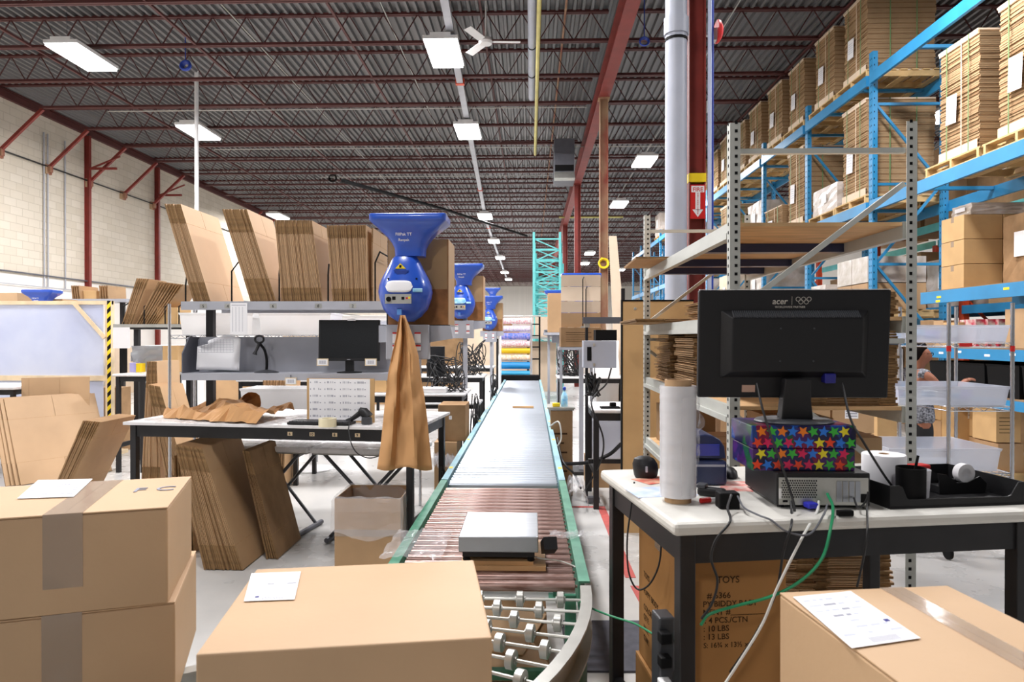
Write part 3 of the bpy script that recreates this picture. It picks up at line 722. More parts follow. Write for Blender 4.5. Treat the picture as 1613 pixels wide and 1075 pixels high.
# ---- stretch film roll
c = onb(1074, 797); c.y += .055
t = thing('stretch_film_roll', 'tall roll of clear stretch wrap standing on the bench by the label printer', 'film roll', c)
mb = MB(); mb.lathe([(.040, ZB), (.040, ZB + .372), (.034, ZB + .372), (.034, ZB + .02)], (c.x, c.y, 0), 32, cap=False); mb.build('core', card_b, t, smooth=True, fixn=True)
rnd = random.Random(8); prof = [(.041, ZB + .018), (.0545, ZB + .018)] + [(.0545 + rnd.uniform(-.0006, .0008), ZB + .02 + .33 * i / 40) for i in range(41)] + [(.0545, ZB + .353), (.041, ZB + .353)]
mb = MB(); mb.lathe(prof, (c.x, c.y, 0), 40, cap=False); mb.build('wrap', filmw, t, smooth=True)
mb = MB(); vs = []; nx, ny = 10, 22
for j in range(ny + 1):
    for i in range(nx + 1):
        a = -1.6 + 1.75 * i / nx; r = .0565 + rnd.random() * .003 + (.008 * rnd.random() if i > 7 else 0); z = ZB + .03 + .29 * j / ny
        if i == nx: r += .006 * math.sin(j * 1.3) + (.02 if 14 < j < 19 else 0)
        vs.append((c.x + r * math.cos(a), c.y + r * math.sin(a), z))
mb.add(vs, [(j * (nx + 1) + i, j * (nx + 1) + i + 1, (j + 1) * (nx + 1) + i + 1, (j + 1) * (nx + 1) + i) for j in range(ny) for i in range(nx) if j > i * 1.6 - 6]); mb.build('loose_tail', film, t)
# ---- small things on the bench
c = onb(1018, 755); c.y += .03
t = thing('barcode_scanner', 'black dome shaped presentation scanner at the corner of the worn bench', 'scanner', c)
mb = MB(); rings = []
for i, (s, h, off) in enumerate(((.03, 0, 0), (.034, .01, 0), (.037, .03, 0), (.036, .05, -.003), (.028, .068, -.006), (.012, .076, -.006))):
    rings.append([Vector((c.x + off + s * 1.15 * math.cos(q * PI / 8) + (.006 if math.cos(q * PI / 8) > 0 else 0), c.y + s * math.sin(q * PI / 8), ZB + h)) for q in range(16)])
mb.loft(rings); mb.build('housing', blackp, t, smooth=True, fixn=True)
mb = MB(); mb.obox((c.x + .0, c.y - .037, ZB + .035), (.008, .004, .022)); mb.build('button', grey, t, bevel=.002)
c = onb(1118, 766); c.y += .06
t = thing('label_printer', 'dark navy thermal label printer with rounded lid behind the film roll', 'printer', c)
mb = MB(); mb.box(c.x - .085, c.x + .06, c.y - .06, c.y + .14, ZB, ZB + .085); mb.build('base', navy, t, bevel=.012)
mb = MB(); prof = []
for q in range(9):
    a = PI * q / 8; prof.append((c.x - .0125 - .070 * math.cos(a), ZB + .09 + .082 * math.sin(a) ** .7))
mb.loft([[Vector((x, y, z)) for x, z in prof] for y in (c.y - .05, c.y + .13)]); mb.build('lid', navy, t, bevel=.004, fixn=True, smooth=True)
mb = MB(); mb.box(c.x - .06, c.x + .035, c.y - .054, c.y - .0505, ZB + .10, ZB + .14); mb.build('window', mat('blue_window', (60, 70, 160), .15), t, bevel=.003)
mb = MB(); mb.box(c.x - .075, c.x + .05, c.y - .0625, c.y - .060, ZB + .065, ZB + .072); mb.build('front_strip', grey, t)
c = onb(1149, 752); t = thing('computer_mouse', 'black glossy mouse between the printer and the computer case', 'mouse', c)
mb = MB(); mb.lathe([(.030, 0), (.034, .008), (.030, .024), (.018, .034), (.004, .037)], (0, 0, 0), 20); mb.v = [Vector((c.x + v.x * .8, c.y + v.y * 1.4, ZB + v.z)) for v in mb.v]; mb.build('shell', blackp, t, smooth=True)
c = onb(1111, 757); mb = MB(); mb.lathe([(.024, ZB), (.026, ZB + .012), (.026, ZB + .03), (.02, ZB + .035)], (c.x, c.y, 0), 20); tag(mb.build('tape_roll', redm, smooth=True), 'red tape roll lying beside the film roll', 'tape')
c = onb(1121, 782); t = thing('handset', 'black handheld handset lying by the red marker', 'handset', c)
mb = MB(); R = Matrix.Rotation(-.5, 3, 'Z'); mb.obox(c + Vector((0, 0, .014)), (.085, .038, .026), m=None, R=R); mb.build('body', blackp, t, bevel=.008)
mb = MB(); mb.obox(c + R @ Vector((-.03, 0, .031)), (.03, .04, .012), R=R); mb.build('earpiece', darkg, t, bevel=.004)
c = onb(1149, 803); c.y += .02; t = thing('power_adapter', 'black square power brick at the bench edge', 'adapter', c)
mb = MB(); mb.obox(c + Vector((0, 0, .024)), (.060, .045, .047), .05); mb.build('brick', blackm, t, bevel=.004)
c = onb(1120, 792); R = Matrix.Rotation(.35, 3, 'Z'); t = thing('marker_pen', 'red capped white marker pen lying by the power brick', 'pen', c)
mb = MB(); mb.tube([c + R @ Vector((-.004, 0, .008)), c + R @ Vector((.038, 0, .008))], .007, 12); mb.build('barrel', white, t, smooth=True)
mb = MB(); mb.tube([c + R @ Vector((-.040, 0, .008)), c + R @ Vector((-.036, 0, .008)), c + R @ Vector((-.004, 0, .008))], [.004, .0085, .0085], 12); mb.build('cap', redm, t, smooth=True)
def flat_paper(lab, px, py, w_, d_, rz, m_, z=ZB, name='paper_sheet', cat='paper', th=.0008):
    c = az(px, py, z); mb = MB(); mb.obox(c + Vector((0, 0, th / 2)), (w_, d_, th), rz); return tag(mb.build(name, m_), lab, cat)
flat_paper('blue tinted flyer sheet under the film roll', 1040, 775, .2, .14, .2, mat('flyer_blue', (168, 190, 232), .5, rgb2=(220, 225, 240), vscale=14))
flat_paper('red flyer sheet beside the dome scanner', 1030, 757, .12, .10, .5, mat('flyer_red', (214, 70, 60), .5, rgb2=(236, 190, 160), vscale=18), ZB + .001)
flat_paper('pink printed sheet between the printer and the computer', 1158, 766, .10, .16, -.2, mat('flyer_pink', (226, 120, 110), .5, rgb2=(240, 225, 215), vscale=22))
flat_paper('green and yellow edged sheet behind the computer case', 1378, 742, .12, .10, .2, mat('flyer_green', (120, 190, 120), .5, rgb2=(240, 190, 90), vscale=22))
# ---- letter tray and contents
tr0 = onb(1402, 803); tw_ = .44
t = thing('letter_tray', 'black plastic letter tray with a dipped front on the bench', 'tray', tr0 + dirb * tw_ / 2 + nb * .15, RZB); W = world_of(t)
h = tw_ / 2; fy = -.15; by = .15
mb = MB(); mb.par(W @ Vector((-h, fy, .004)), W.to_3x3() @ Vector((tw_, 0, 0)), W.to_3x3() @ Vector((0, .30, 0)), (0, 0, .004)); mb.build('bottom', blackp, t)
def wall(pts, d, nm='side'):
    mb = MB(); mb.prism([W @ Vector(p) for p in pts], W.to_3x3() @ Vector(d)); mb.build(nm, blackp, t, fixn=True)
wall([(-h, fy, .0), (h, fy, .0), (h, fy, .068), (.20, fy, .068), (.175, fy, .03), (.165, fy, .026), (-.155, fy, .026), (-.165, fy, .03), (-.18, fy, .064), (-.19, fy, .068), (-h, fy, .068)], (0, .004, 0), 'front')
wall([(-h, fy + .005, 0), (-h, by, 0), (-h, by, .068), (-h, fy + .005, .068)], (.004, 0, 0)); wall([(h - .004, fy + .005, 0), (h - .004, by, 0), (h - .004, by, .068), (h - .004, fy + .005, .068)], (.004, 0, 0))
wall([(-h, by - .004, 0), (h, by - .004, 0), (h, by - .004, .068), (-h, by - .004, .068)], (0, .004, 0), 'rear')
ZT = ZB + .009
def inb(x, y, z=ZT): p = W @ Vector((x, y, 0)); p.z = z; return p
TW = W
c = inb(-.19, .09); c = Vector((at(1421, 745, 2.3).x, 2.33, ZB)); c = inb(-.075, .075)
t = thing('paper_roll', 'white paper towel roll standing in the letter tray', 'paper roll', c)
mb = MB(); mb.lathe([(.016, .004), (.016, .112), (.064, .112), (.066, .108), (.066, .004), (.064, 0), (.016, 0)], c, 36, cap=False); mb.build('paper', paper, t, smooth=True)
mb = MB(); mb.lathe([(.0155, .001), (.0155, .113), (.013, .113), (.013, .001)], c, 20, cap=False); mb.build('core', card_b, t)
c = inb(-.115, -.10); t = thing('pen_cup', 'plain black cylindrical pen cup with one pen standing in the tray', 'cup', c)
mb = MB(); mb.lathe([(.038, 0), (.040, .002), (.041, .102), (.039, .102), (.038, .006), (.002, .006)], c, 28); mb.build('cup', blackm, t, smooth=True)
mb = MB(); mb.tube([c + Vector((.0, .01, .008)), c + Vector((.028, .012, .135))], .004, 8); tag(mb.build('pen', blackm), 'black pen leaning in the plain black cup', 'pen')
c = inb(-.05, -.05); t = thing('plastic_cup', 'translucent white cup beside the black pen cup', 'cup', c)
mb = MB(); mb.lathe([(.028, 0), (.034, .085), (.032, .085), (.026, .004), (.002, .004)], c, 24); mb.build('cup', mat('frosted_cup', (232, 232, 236), .4, alpha=.85), t, smooth=True)
c = inb(.04, .08); t = thing('tape_gun', 'red and clear tape holder lying in the letter tray', 'tape dispenser', c)
mb = MB(); mb.obox(c + Vector((0, 0, .066)), (.09, .04, .016), RZB + .1); mb.build('red_top', redm, t, bevel=.005)
mb = MB(); mb.obox(c + Vector((-.028, 0, .029)), (.02, .035, .058), RZB); mb.build('post', white, t, bevel=.003)
mb = MB(); mb.obox(c + Vector((.028, 0, .029)), (.018, .035, .058), RZB); mb.build('post', tub, t, bevel=.003)
c = inb(.118, -.0); t = thing('tape_dispenser', 'black desk tape dispenser with a roll of tape in the tray', 'tape dispenser', c)
W3 = Matrix.Rotation(RZB, 3, 'Z')
for s in (-.03, .026):
    mb = MB(); prof = [(-.08, 0), (.08, 0), (.085, .03), (.06, .052), (.02, .034), (-.02, .034), (-.055, .06), (-.085, .065), (-.08, .04)]
    mb.prism([c + W3 @ Vector((x, s, z)) for x, z in prof], W3 @ Vector((0, .004, 0))); mb.build('side', blackp, t, fixn=True)
mb = MB(); mb.obox(c + Vector((0, 0, .012)), (.155, .05, .022), RZB); mb.build('body', blackp, t)
mb = MB(); mb.lathe([(.030, -.012), (.030, .012), (.016, .012), (.016, -.012)], (0, 0, 0), 28, axis='Y'); mb.v = [c + W3 @ (v + Vector((.03, 0, .058))) for v in mb.v]; mb.build('tape_roll', paper, t, smooth=True)
# ---- cables of the bench
def C(name, lab, px, r, m_, group=None):
    return cable(name, lab, [at(x, y, Y) for x, y, Y in px], r, m_, 7, group)
yb = c0.y
C('network_cable', 'green network cable from the computer, sagging off the bench to its leg', [(1303, 778, yb - .01), (1312, 800, yb - .05), (1308, 835, 1.86), (1295, 880, 1.84), (1262, 915, 1.83), (1215, 940, 1.83), (1160, 955, 1.84), (1118, 968, 1.86), (1104, 985, 1.87)], .0042, green_c)
C('power_cable', 'pale cord dropping from the blue plug diagonally to the floor', [(1290, 790, yb - .01), (1286, 808, yb - .05), (1262, 850, 1.85), (1225, 925, 1.83), (1200, 985, 1.82), (1160, 1050, 1.8), (1120, 1110, 1.8)], .0036, white_c)
C('power_cable', 'black cord running beside the pale one under the bench', [(1246, 790, yb - .01), (1247, 812, 1.95), (1246, 830, 1.85), (1234, 870, 1.85), (1222, 935, 1.86), (1190, 1000, 1.87), (1150, 1060, 1.88)], .0035, black_c)
C('monitor_cable', 'black cable dropping from the monitor over the star box to the bench edge', [(1192, 605, 2.09), (1200, 640, 2.03), (1212, 680, 2.0), (1232, 735, 1.97), (1248, 785, 1.95), (1252, 806, 1.93)], .0035, black_c)
C('monitor_cable', 'dark video cable from the blue plug of the monitor down into the tray', [(1327, 604, 2.10), (1334, 640, 2.05), (1343, 668, 2.02), (1362, 700, 2.0), (1390, 745, 2.05), (1405, 766, 2.06)], .0035, black_c)
C('power_cable', 'black cord from the power brick over the bench edge down the leg', [(1152, 780, 1.97), (1146, 800, 1.92), (1150, 822, 1.85), (1128, 850, 1.83), (1120, 880, 1.83), (1130, 915, 1.84), (1122, 950, 1.84), (1105, 975, 1.85)], .0035, black_c)
C('power_cable', 'thin loop of black cord hanging off the corner of the bench', [(999, 760, 2.35), (994, 800, 2.3), (988, 850, 2.28), (990, 900, 2.26), (1003, 928, 2.25), (1022, 922, 2.2), (1038, 890, 2.16), (1042, 845, 2.12), (1040, 822, 2.1)], .003, black_c)
C('power_cable', 'thin grey cord curving across the worn bench top', [(1162, 782, 1.99), (1172, 800, 1.94), (1195, 812, 1.90), (1215, 820, 1.87), (1240, 838, 1.85), (1275, 842, 1.85), (1297, 812, 1.90), (1303, 795, 1.95)], .0028, grey_c)
C('power_cable', 'black cord looping from the rear panel across to the tray', [(1345, 785, yb - .01), (1352, 800, 1.95), (1364, 790, 1.93), (1368, 775, 1.93), (1366, 800, 1.92), (1366, 840, 1.85), (1358, 890, 1.86), (1350, 925, 1.88)], .003, black_c)
mb = MB(); p = at(1277, 796, yb - .015); mb.obox(p, (.032, .03, .016), .2); tag(mb.build('cable_plug', mat('vga_blue2', (48, 52, 190), .4), bevel=.004), 'blue plug fitted to the computer rear panel', 'plug')
mb = MB(); p = at(1331, 806, 1.93); p.z = ZB + .0095; mb.obox(p, (.045, .016, .016), .1); tag(mb.build('cable_plug', blackm, bevel=.003), 'black in-line cord plug lying before the rear panel', 'plug')
# ---- power strip hung on the bench leg
Wb = world_of(benchR); p = Vector((ba.x, ba.y, 0)) + dirb * .05 + nb * .22
t = thing('power_strip', 'dark power strip with plugs fixed to the inside of the bench leg', 'power strip', (p.x, p.y, .62))
mb = MB(); mb.obox((p.x, p.y, .64), (.05, .07, .26), RZB); mb.build('body', darkg, t, bevel=.006)
for i, z in enumerate((.58, .65, .72)):
    mb = MB(); mb.obox((p.x - .005, p.y - .052, z), (.035, .034, .032), RZB); mb.build('plug', blackm if i else white, t, bevel=.004)
C('power_cable', 'thick black cord wrapped down beside the bench leg', [(1078, 905, 1.88), (1072, 915, 1.88), (1076, 960, 1.89), (1074, 1010, 1.95), (1068, 1040, 2.0), (1060, 1075, 2.0)], .0055, black_c)
C('network_cable', 'green cable running from the wheel curve over the mat to the power strip', [(913, 948, 2.44), (930, 958, 2.42), (965, 972, 2.35), (1000, 983, 2.28), (1030, 1000, 2.2), (1052, 1010, 2.1), (1072, 1014, 2.0)], .0035, green_c)
C('power_cable', 'white cord from the scale across the green rail', [(830, 872, 2.80), (850, 880, 2.79), (880, 884, 2.80), (905, 893, 2.79), (918, 905, 2.72), (922, 925, 2.62)], .003, white_c)
# ---- cartons stored under the bench
card_toy = mat('cardboard_toy_shaded', (168, 122, 72), .75, spec=.2, var=.08, vscale=3)  # darker cardboard, the shadow under the bench put into its colour
fa = Vector((.45, 2.06, .98)); fb = Vector((.78, 2.10, .98))
toy = carton('brown toy shipping carton with black printed text under the bench', fa, fb, .45, .98, .53, m=card_toy, tape_m=tape, tape_on='x', flap=True, tw=.06, drop=.09)
W = world_of(toy); hw = (fb - fa).length / 2; xd = W.to_3x3() @ Vector((1, 0, 0))
cols = [('TOYS', 1132, 922, .040), ('# 6366', 1116, 946, .036), ('PY BIDDY BABY', 1109, 959, .034), ('MENT #_________', 1109, 972, .034), (': 4 PCS./CTN', 1112, 985, .034), (': 10 LBS', 1110, 998, .034), (': 13 LBS', 1110, 1011, .034), ('S: 16¾ x 13½ x 9', 1110, 1024, .030)]
for s_, px, py, sz in cols:
    y = 2.058; p = at(px, py, y); lp = W.inverted() @ p; lp.y = -.2256; p = W @ Vector((lp.x, -.2258, lp.z))
    text_mesh('lettering', s_, sz * .72, inkb, toy, p, xd, (0, 0, 1), .0003, bold=.0002)
xd2 = W.to_3x3() @ Vector((0, -1, 0))
for s_, lz in (('TOYS', .30), ('PUPPY BIDDY', .24), ('COLOR', .185), ('QTY:', .15), ('N.W.', .11), ('G.W.', .075)):
    text_mesh('lettering', s_, .028, inkb, toy, W @ Vector((-hw - .0006, .16, lz)), xd2, (0, 0, 1), .0003, bold=.0002)
low = carton('brown carton on the floor under the printed toy carton', fa - Vector((0.01, .01, .53)), fb - Vector((0, .01, .53)), .47, .445, .445, m=card_toy, tape_m=tape, tape_on='x')
film_patch('plastic_film', 'crumpled clear plastic tucked on the toy carton under the bench', (.52, 2.28, 0), .26, .36, .99, .05, 12)
# ================================================================ PACKING STATION ON THE BLOCK WALL SIDE
ZL = 1.0
la, lb = az(193, 665, ZL), az(655, 674, ZL)
dl = (lb - la); dl.z = 0; wl = dl.length; dl.normalize(); RZL = math.atan2(dl.y, dl.x); nl = Vector((-dl.y, dl.x, 0))
benchL = bench('white topped black packing bench with crumpled kraft paper and a keyboard on it', la, lb, .98, ZL, whitelam, th=.022, apron=.085, inset=.055, bev=.004)
W = world_of(benchL)
for s_, px in (('6', 453), ('10', 488), ('8', 524), ('9', 560)):
    p = at(px, 687, la.lerp(lb, (px - 193) / 462).y); lp = W.inverted() @ p; y_ = -.49 + .055 - .0155
    mb = MB(); q = W @ Vector((lp.x, y_ - .001, .935)); mb.obox(q, (.035, .002, .026), RZL); tg = mb.build('number_tag', woodl, benchL)
    text_mesh('lettering', s_, .026, inkk, tg, W @ Vector((lp.x - (.015 if len(s_) > 1 else .008), y_ - .0022, .926)), W.to_3x3() @ Vector((1, 0, 0)), (0, 0, 1), .0003, bold=.0006)
def onl(px, py): return az(px, py, ZL)
def bar3(mb, *pts, r=.006):
    mb.tube(list(pts), r, 8)
# ---- shelf above the bench
YS = 4.88; ZS1 = 1.862
t = thing('flat_box_shelf', 'grey steel shelf over the bench carrying the upright flat boxes', 'shelf', (-1.7, YS + .3, 0))
xs0, xs1 = -2.535, -.98
mb = MB(); mb.box(xs0, xs1, YS, YS + .012, ZS1 - .062, ZS1); mb.box(xs0, xs1, YS + .012, YS + .66, ZS1 - .02, ZS1 - .003); mb.box(xs0, xs1, YS + .65, YS + .66, ZS1 - .062, ZS1 - .02); mb.build('shelf_panel', grey, t)
for x in (-2.44, -1.06):
    mb = MB(); mb.box(x - .027, x + .027, 5.12, 5.17, ZL + .001, ZS1 - .021); mb.build('post', black, t)
for i, (x, s_) in enumerate(((-2.37, '5'), (-2.19, '4'), (-1.86, '6'), (-1.53, '8'), (-1.28, '2'))):
    mb = MB(); mb.box(x - .025, x + .025, YS - .001, YS, ZS1 - .05, ZS1 - .018); tg = mb.build('number_tag', galv, t)
    text_mesh('lettering', s_, .03, inkk, tg, (x - .008, YS - .0015, ZS1 - .045), (1, 0, 0), (0, 0, 1), .0003)
for i, (x, h_, b2) in enumerate(((-2.515, .20, .0), (-2.175, .30, .05), (-1.826, .28, .0), (-1.468, .27, .0), (-1.125, .36, .03))):
    mb = MB(); mb.tube([(x, YS + .03, ZS1 - .002), (x, YS + .03, ZS1 + h_ - .08), (x + b2, YS + .05, ZS1 + h_), (x + b2, YS + .5, ZS1 + h_), (x, YS + .55, ZS1 + h_ - .08), (x, YS + .55, ZS1 - .002)], .006, 8)
    mb.build('divider', blackm, t)
# ---- knocked-down boxes standing on edge
card_x = mat('carton_flap_edge', (134, 106, 74), .9, spec=.1, var=.3, vscale=30)
def flat_box_mesh(w_, h_, th=.009, top=.2, m1=card, m2=card_e):
    """Folded carton: plane x=0, extends +y and +z; two boards with slotted flaps."""
    mb = MB(); g = .002; b_ = th * .30; f = h_ * top
    for x0 in (0, th - b_):
        mb.box(x0, x0 + b_, 0, w_, f, h_ - f)
        for y0, y1 in ((0, w_ * .5 - g), (w_ * .5 + g, w_)):
            mb.box(x0, x0 + b_, y0, y1, .0, f - g); mb.box(x0, x0 + b_, y0, y1, h_ - f + g, h_)
    mb.box(b_, th - b_, .006, w_ - .006, f * 1.02, h_ - f * 1.02, card_f)
    for z0, z1 in ((.001, f - g * 2), (h_ - f + g * 2, h_ - .001)): mb.box(.0003, th - .0003, -.0012, .0, z0, z1, card_x)
    for z in (f - g, h_ - f): mb.box(.0005, th - .0005, .001, w_ - .001, z, z + g, card_e)
    return mb
def flat_proto(name, w_, h_, th, top=.2, m1=card):
    mb = flat_box_mesh(w_, h_, th, top); me = bpy.data.meshes.new(name); me.from_pydata([tuple(v) for v in mb.v], [], mb.f)
    for x in mb.mats: me.materials.append(m1 if x is None else x)
    me.polygons.foreach_set('material_index', mb.mi); return me
def row_of_flats(name, me, n, p0, p1, lean0, lean1, labs, group, rz=0.0, jit=.004, seed=1, zj=0.0):
    """n folded cartons from p0 to p1; labs = (first, others, last)."""
    rnd = random.Random(seed); p0, p1 = Vector(p0), Vector(p1); out = []
    for i in range(n):
        u = i / max(1, n - 1); p = p0.lerp(p1, u); o = bpy.data.objects.new(name, me); COL.objects.link(o)
        a = lean0 + (lean1 - lean0) * u; 
        o.rotation_euler = Euler((0, a, 0)).to_matrix().to_4x4().to_euler() if not rz else (Matrix.Rotation(rz, 4, 'Z') @ Matrix.Rotation(a, 4, 'Y')).to_euler()
        o.location = p + Vector((0, rnd.uniform(-jit, jit) * 2, rnd.uniform(0, zj) + (max(0, math.sin(a)) * .009)))
        lab = labs[0] if i == 0 and labs[0] else labs[2] if i == n - 1 and labs[2] else labs[1]
        tag(o, lab, 'flat box', group); out.append(o)
    return out
fb1 = flat_proto('flat_box', .60, .74, .010); fb2 = flat_proto('flat_box', .50, .70, .0115, .25); fb3 = flat_proto('flat_box', .42, .59, .0115, .17); fb4 = flat_proto('flat_box', .40, .55, .0115, .17)
row_of_flats('flat_box', fb1, 9, (-2.45, YS + .02, ZS1), (-2.335, YS + .02, ZS1), -.29, -.30, (None, 'flat carton in the thin tilted batch by the shelf end over the bench', 'big tilted flat carton face showing at the end of the shelf over the bench'), 'tilted flat boxes at the shelf end')
row_of_flats('flat_box', fb2, 13, (-2.03, YS + .02, ZS1), (-1.855, YS + .02, ZS1), -.30, -.31, (None, 'flat carton in the second tilted batch on the grey shelf over the bench', 'flat carton facing out of the second tilted batch on the grey shelf'), 'second batch of tilted flat boxes')
row_of_flats('flat_box', fb3, 19, (-1.80, YS + .02, ZS1), (-1.52, YS + .02, ZS1), -.09, -.13, (None, 'flat carton in the tight third batch on the grey shelf', 'end carton of the tight third batch, its broad side half in shade'), 'third batch of upright flat boxes')
row_of_flats('flat_box', fb4, 18, (-1.43, YS + .02, ZS1), (-1.19, YS + .02, ZS1), -.08, -.02, (None, 'flat carton in the fourth batch, next to the big blue machine', 'pale end carton of the fourth batch beside the big blue machine'), 'fourth batch of upright flat boxes')
row_of_flats('flat_box', flat_proto('flat_box', .5, .54, .010), 1, (-1.16, YS + .08, ZS1), (-1.16, YS + .08, ZS1), .0, .0, (None, 'single flat carton standing apart beside the fourth batch', None), None)
# ---- grey cubby tray under the shelf
t = thing('steel_tray', 'open fronted grey steel cubby under the flat box shelf', 'tray', (-1.8, 5.1, 1.3))
ty0, ty1 = 4.86, 5.115; zt0, zt1 = 1.31, 1.605
mb = MB(); mb.box(-2.52, -1.0, ty0, ty1, zt0 + .02, zt0 + .032); mb.box(-2.52, -1.0, ty0 - .008, ty0, zt0 - .018, zt0 + .032); mb.build('floor_panel', grey, t)
mb = MB(); mb.box(-2.52, -1.0, ty1 - .008, ty1, zt0 + .032, zt1); mb.build('back_panel', grey, t)
mb = MB(); mb.prism([(-2.52, ty0, zt0 + .032), (-2.52, ty1 - .008, zt0 + .032), (-2.52, ty1 - .008, zt1), (-2.52, ty0 + .10, zt1), (-2.52, ty0, zt1 - .12)], (.008, 0, 0)); mb.build('end_panel', greyd, t, fixn=True)
for x in (-2.45, -1.05):
    mb = MB(); mb.box(x - .012, x + .012, ty1, ty1 + .04, zt0, zt1 - .05); mb.build('bracket', black, t)
# ---- wire rack standing behind the bench
def wire_shelf(mb, x0, x1, y0, y1, z, n=18, r=.003):
    for y in (y0, y1):
        mb.tube([(x0, y, z), (x1, y, z)], r * 1.4, 6); mb.tube([(x0, y, z - .03), (x1, y, z - .03)], r * 1.4, 6)
        k = int((x1 - x0) / .05)
        for i in range(k): mb.tube([(x0 + i * .05, y, z - .03 if i % 2 else z), (x0 + i * .05 + .05, y, z if i % 2 else z - .03)], r * .8, 4)
    for x in (x0, x1): mb.tube([(x, y0, z), (x, y1, z)], r * 1.4, 6); mb.tube([(x, y0, z - .03), (x, y1, z - .03)], r * 1.4, 6)
    for i in range(1, n): x = x0 + (x1 - x0) * i / n; mb.tube([(x, y0, z), (x, y1, z)], r * .7, 4)
def wire_rack(lab, x0, x1, y0, y1, ztop, zs, name='wire_rack', casters=False, z0=0.0):
    t = thing(name, lab, 'rack', ((x0 + x1) / 2, (y0 + y1) / 2, 0))
    for x in (x0, x1):
        for y in (y0, y1):
            mb = MB(); mb.lathe([(.014, .0 if not casters else .12)] + [(.0125 if k % 2 else .014, .12 + (ztop - .12) * k / 60) for k in range(61)], (x, y, 0), 10); po = mb.build('post', chrome, t, smooth=True)
            if casters: mb = MB(); mb.lathe([(.05, -.012), (.05, .012)], (x, y, .05), 18, axis='X'); mb.build('caster', blackm, po)
    for z in zs: mb = MB(); wire_shelf(mb, x0, x1, y0, y1, z); mb.build('wire_shelf', chrome, t)
    return t
wire_rack('chrome wire rack standing behind the packing bench', -3.22, -1.05, 6.0, 6.45, 1.90, (.5, .88, 1.62, 1.75)[1:3])
def tub_box(lab, x0, x1, y0, y1, z, h, m_=tub, fill=None, name='storage_tub', group=None, taper=.02):
    t = thing(name, lab, 'tub', ((x0 + x1) / 2, (y0 + y1) / 2, z), group=group)
    def rr(a, zz): return [Vector(p) for p in ((x0 + a, y0 + a, zz), (x1 - a, y0 + a, zz), (x1 - a, y1 - a, zz), (x0 + a, y1 - a, zz))]
    mb = MB(); mb.loft([rr(taper, z + .001), rr(.004, z + h - .02), rr(0, z + h - .02), rr(-.006, z + h), rr(.004, z + h), rr(taper + .004, z + .006)], cap=True); mb.build('tub', m_, t, bevel=.004)
    if fill:
        mb = MB(); rnd = random.Random(sum(map(ord, lab)))
        for k in range(9):
            cx_ = rnd.uniform(x0 + .09, x1 - .09); cy_ = rnd.uniform(y0 + .08, y1 - .08); mb.obox((cx_, cy_, z + .04 + rnd.uniform(0, h * .3)), (rnd.uniform(.06, .12), .06, .04), rnd.uniform(0, 3), fill[k % len(fill)])
        o = mb.build('contents', fill[0], t); o['kind'] = 'stuff'
    return t
pal_blue = mat('pale_blue_goods', (150, 190, 225), .5); pal_pink = mat('pale_pink_goods', (220, 170, 190), .5); pal_lil = mat('lilac_goods', (170, 165, 215), .5)
mc = mat('corrugated_white', (250, 250, 250), .6, var=.03, vscale=4)
for i, (x0, x1, lab) in enumerate(((-3.15, -2.48, 'white corrugated bin on the wire rack, directly behind the black shelf post'), (-2.43, -1.78, 'middle white bin on the wire rack behind the bench'), (-1.74, -1.42, 'clear tub with pink goods on the wire rack'), (-1.40, -1.10, 'small clear tub on the wire rack behind the monitor'))):
    tub_box(lab, x0, x1, 6.03, 6.42, 1.622, .20 if i < 2 else .13, mc if i < 2 else tub, None if i < 2 else (pal_pink, pal_blue, white))
tub_box('long white tub low on the wire rack behind the bench', -2.6, -1.7, 6.03, 6.42, .882, .26, mc)
# ---- list sheets hanging on shelf and cubby
mb = MB(); p = at(376, 499, YS - .006); mb.box(p.x - .062, p.x + .062, YS - .006, YS - .004, ZS1 - .24, ZS1 - .012); o = mb.build('paper_list', paper); tag(o, 'narrow white printed list hanging from the flat box shelf lip', 'paper')
lb_ = o; mb = MB()
for k in range(4): mb.box(p.x - .045 + k * .024, p.x - .043 + k * .024, YS - .0066, YS - .006, ZS1 - .22, ZS1 - .04, ink)
mb.box(p.x - .052, p.x + .052, YS - .0066, YS - .006, ZS1 - .03, ZS1 - .026, ink); q_ = mb.build('print', ink, lb_)
mb = MB(); nx, ny = 10, 8; vs = []
pl = at(311, 580, 4.95).x; pr = at(374, 580, 4.95).x
for j in range(ny + 1):
    for i in range(nx + 1):
        u, v = i / nx, j / ny; zz = 1.365 + .225 * v + (.03 * (1 - (2 * u - 1.2) ** 2) if v > .8 else 0) - .01 * u
        vs.append((pl + (pr - pl) * u + (.05 * (v > .85) * (1 - u) * 1.5), 4.93 + .06 * math.sin(u * 2.2) + .03 * v, zz))
mb.add(vs, [(j * (nx + 1) + i, j * (nx + 1) + i + 1, (j + 1) * (nx + 1) + i + 1, (j + 1) * (nx + 1) + i) for j in range(ny) for i in range(nx)])
nt_ = thing('paper_notice', 'curled white notice with a grey grid hanging in the steel cubby', 'paper', ((pl + pr) / 2, 4.94, 1.365))
o = mb.build('sheet', paper, nt_, smooth=True); md = o.modifiers.new('s', 'SOLIDIFY'); md.thickness = .001
mb = MB()
for k in range(9): z = 1.49 + k * .012; mb.box(pl + .02, pr - .02, 4.922, 4.9225, z, z + .002, ink)
for k in range(12): x = pl + .02 + k * (pr - pl - .04) / 11; mb.box(x, x + .0015, 4.922, 4.9225, 1.49, 1.59, ink)
mb.build('grid_print', ink, nt_)
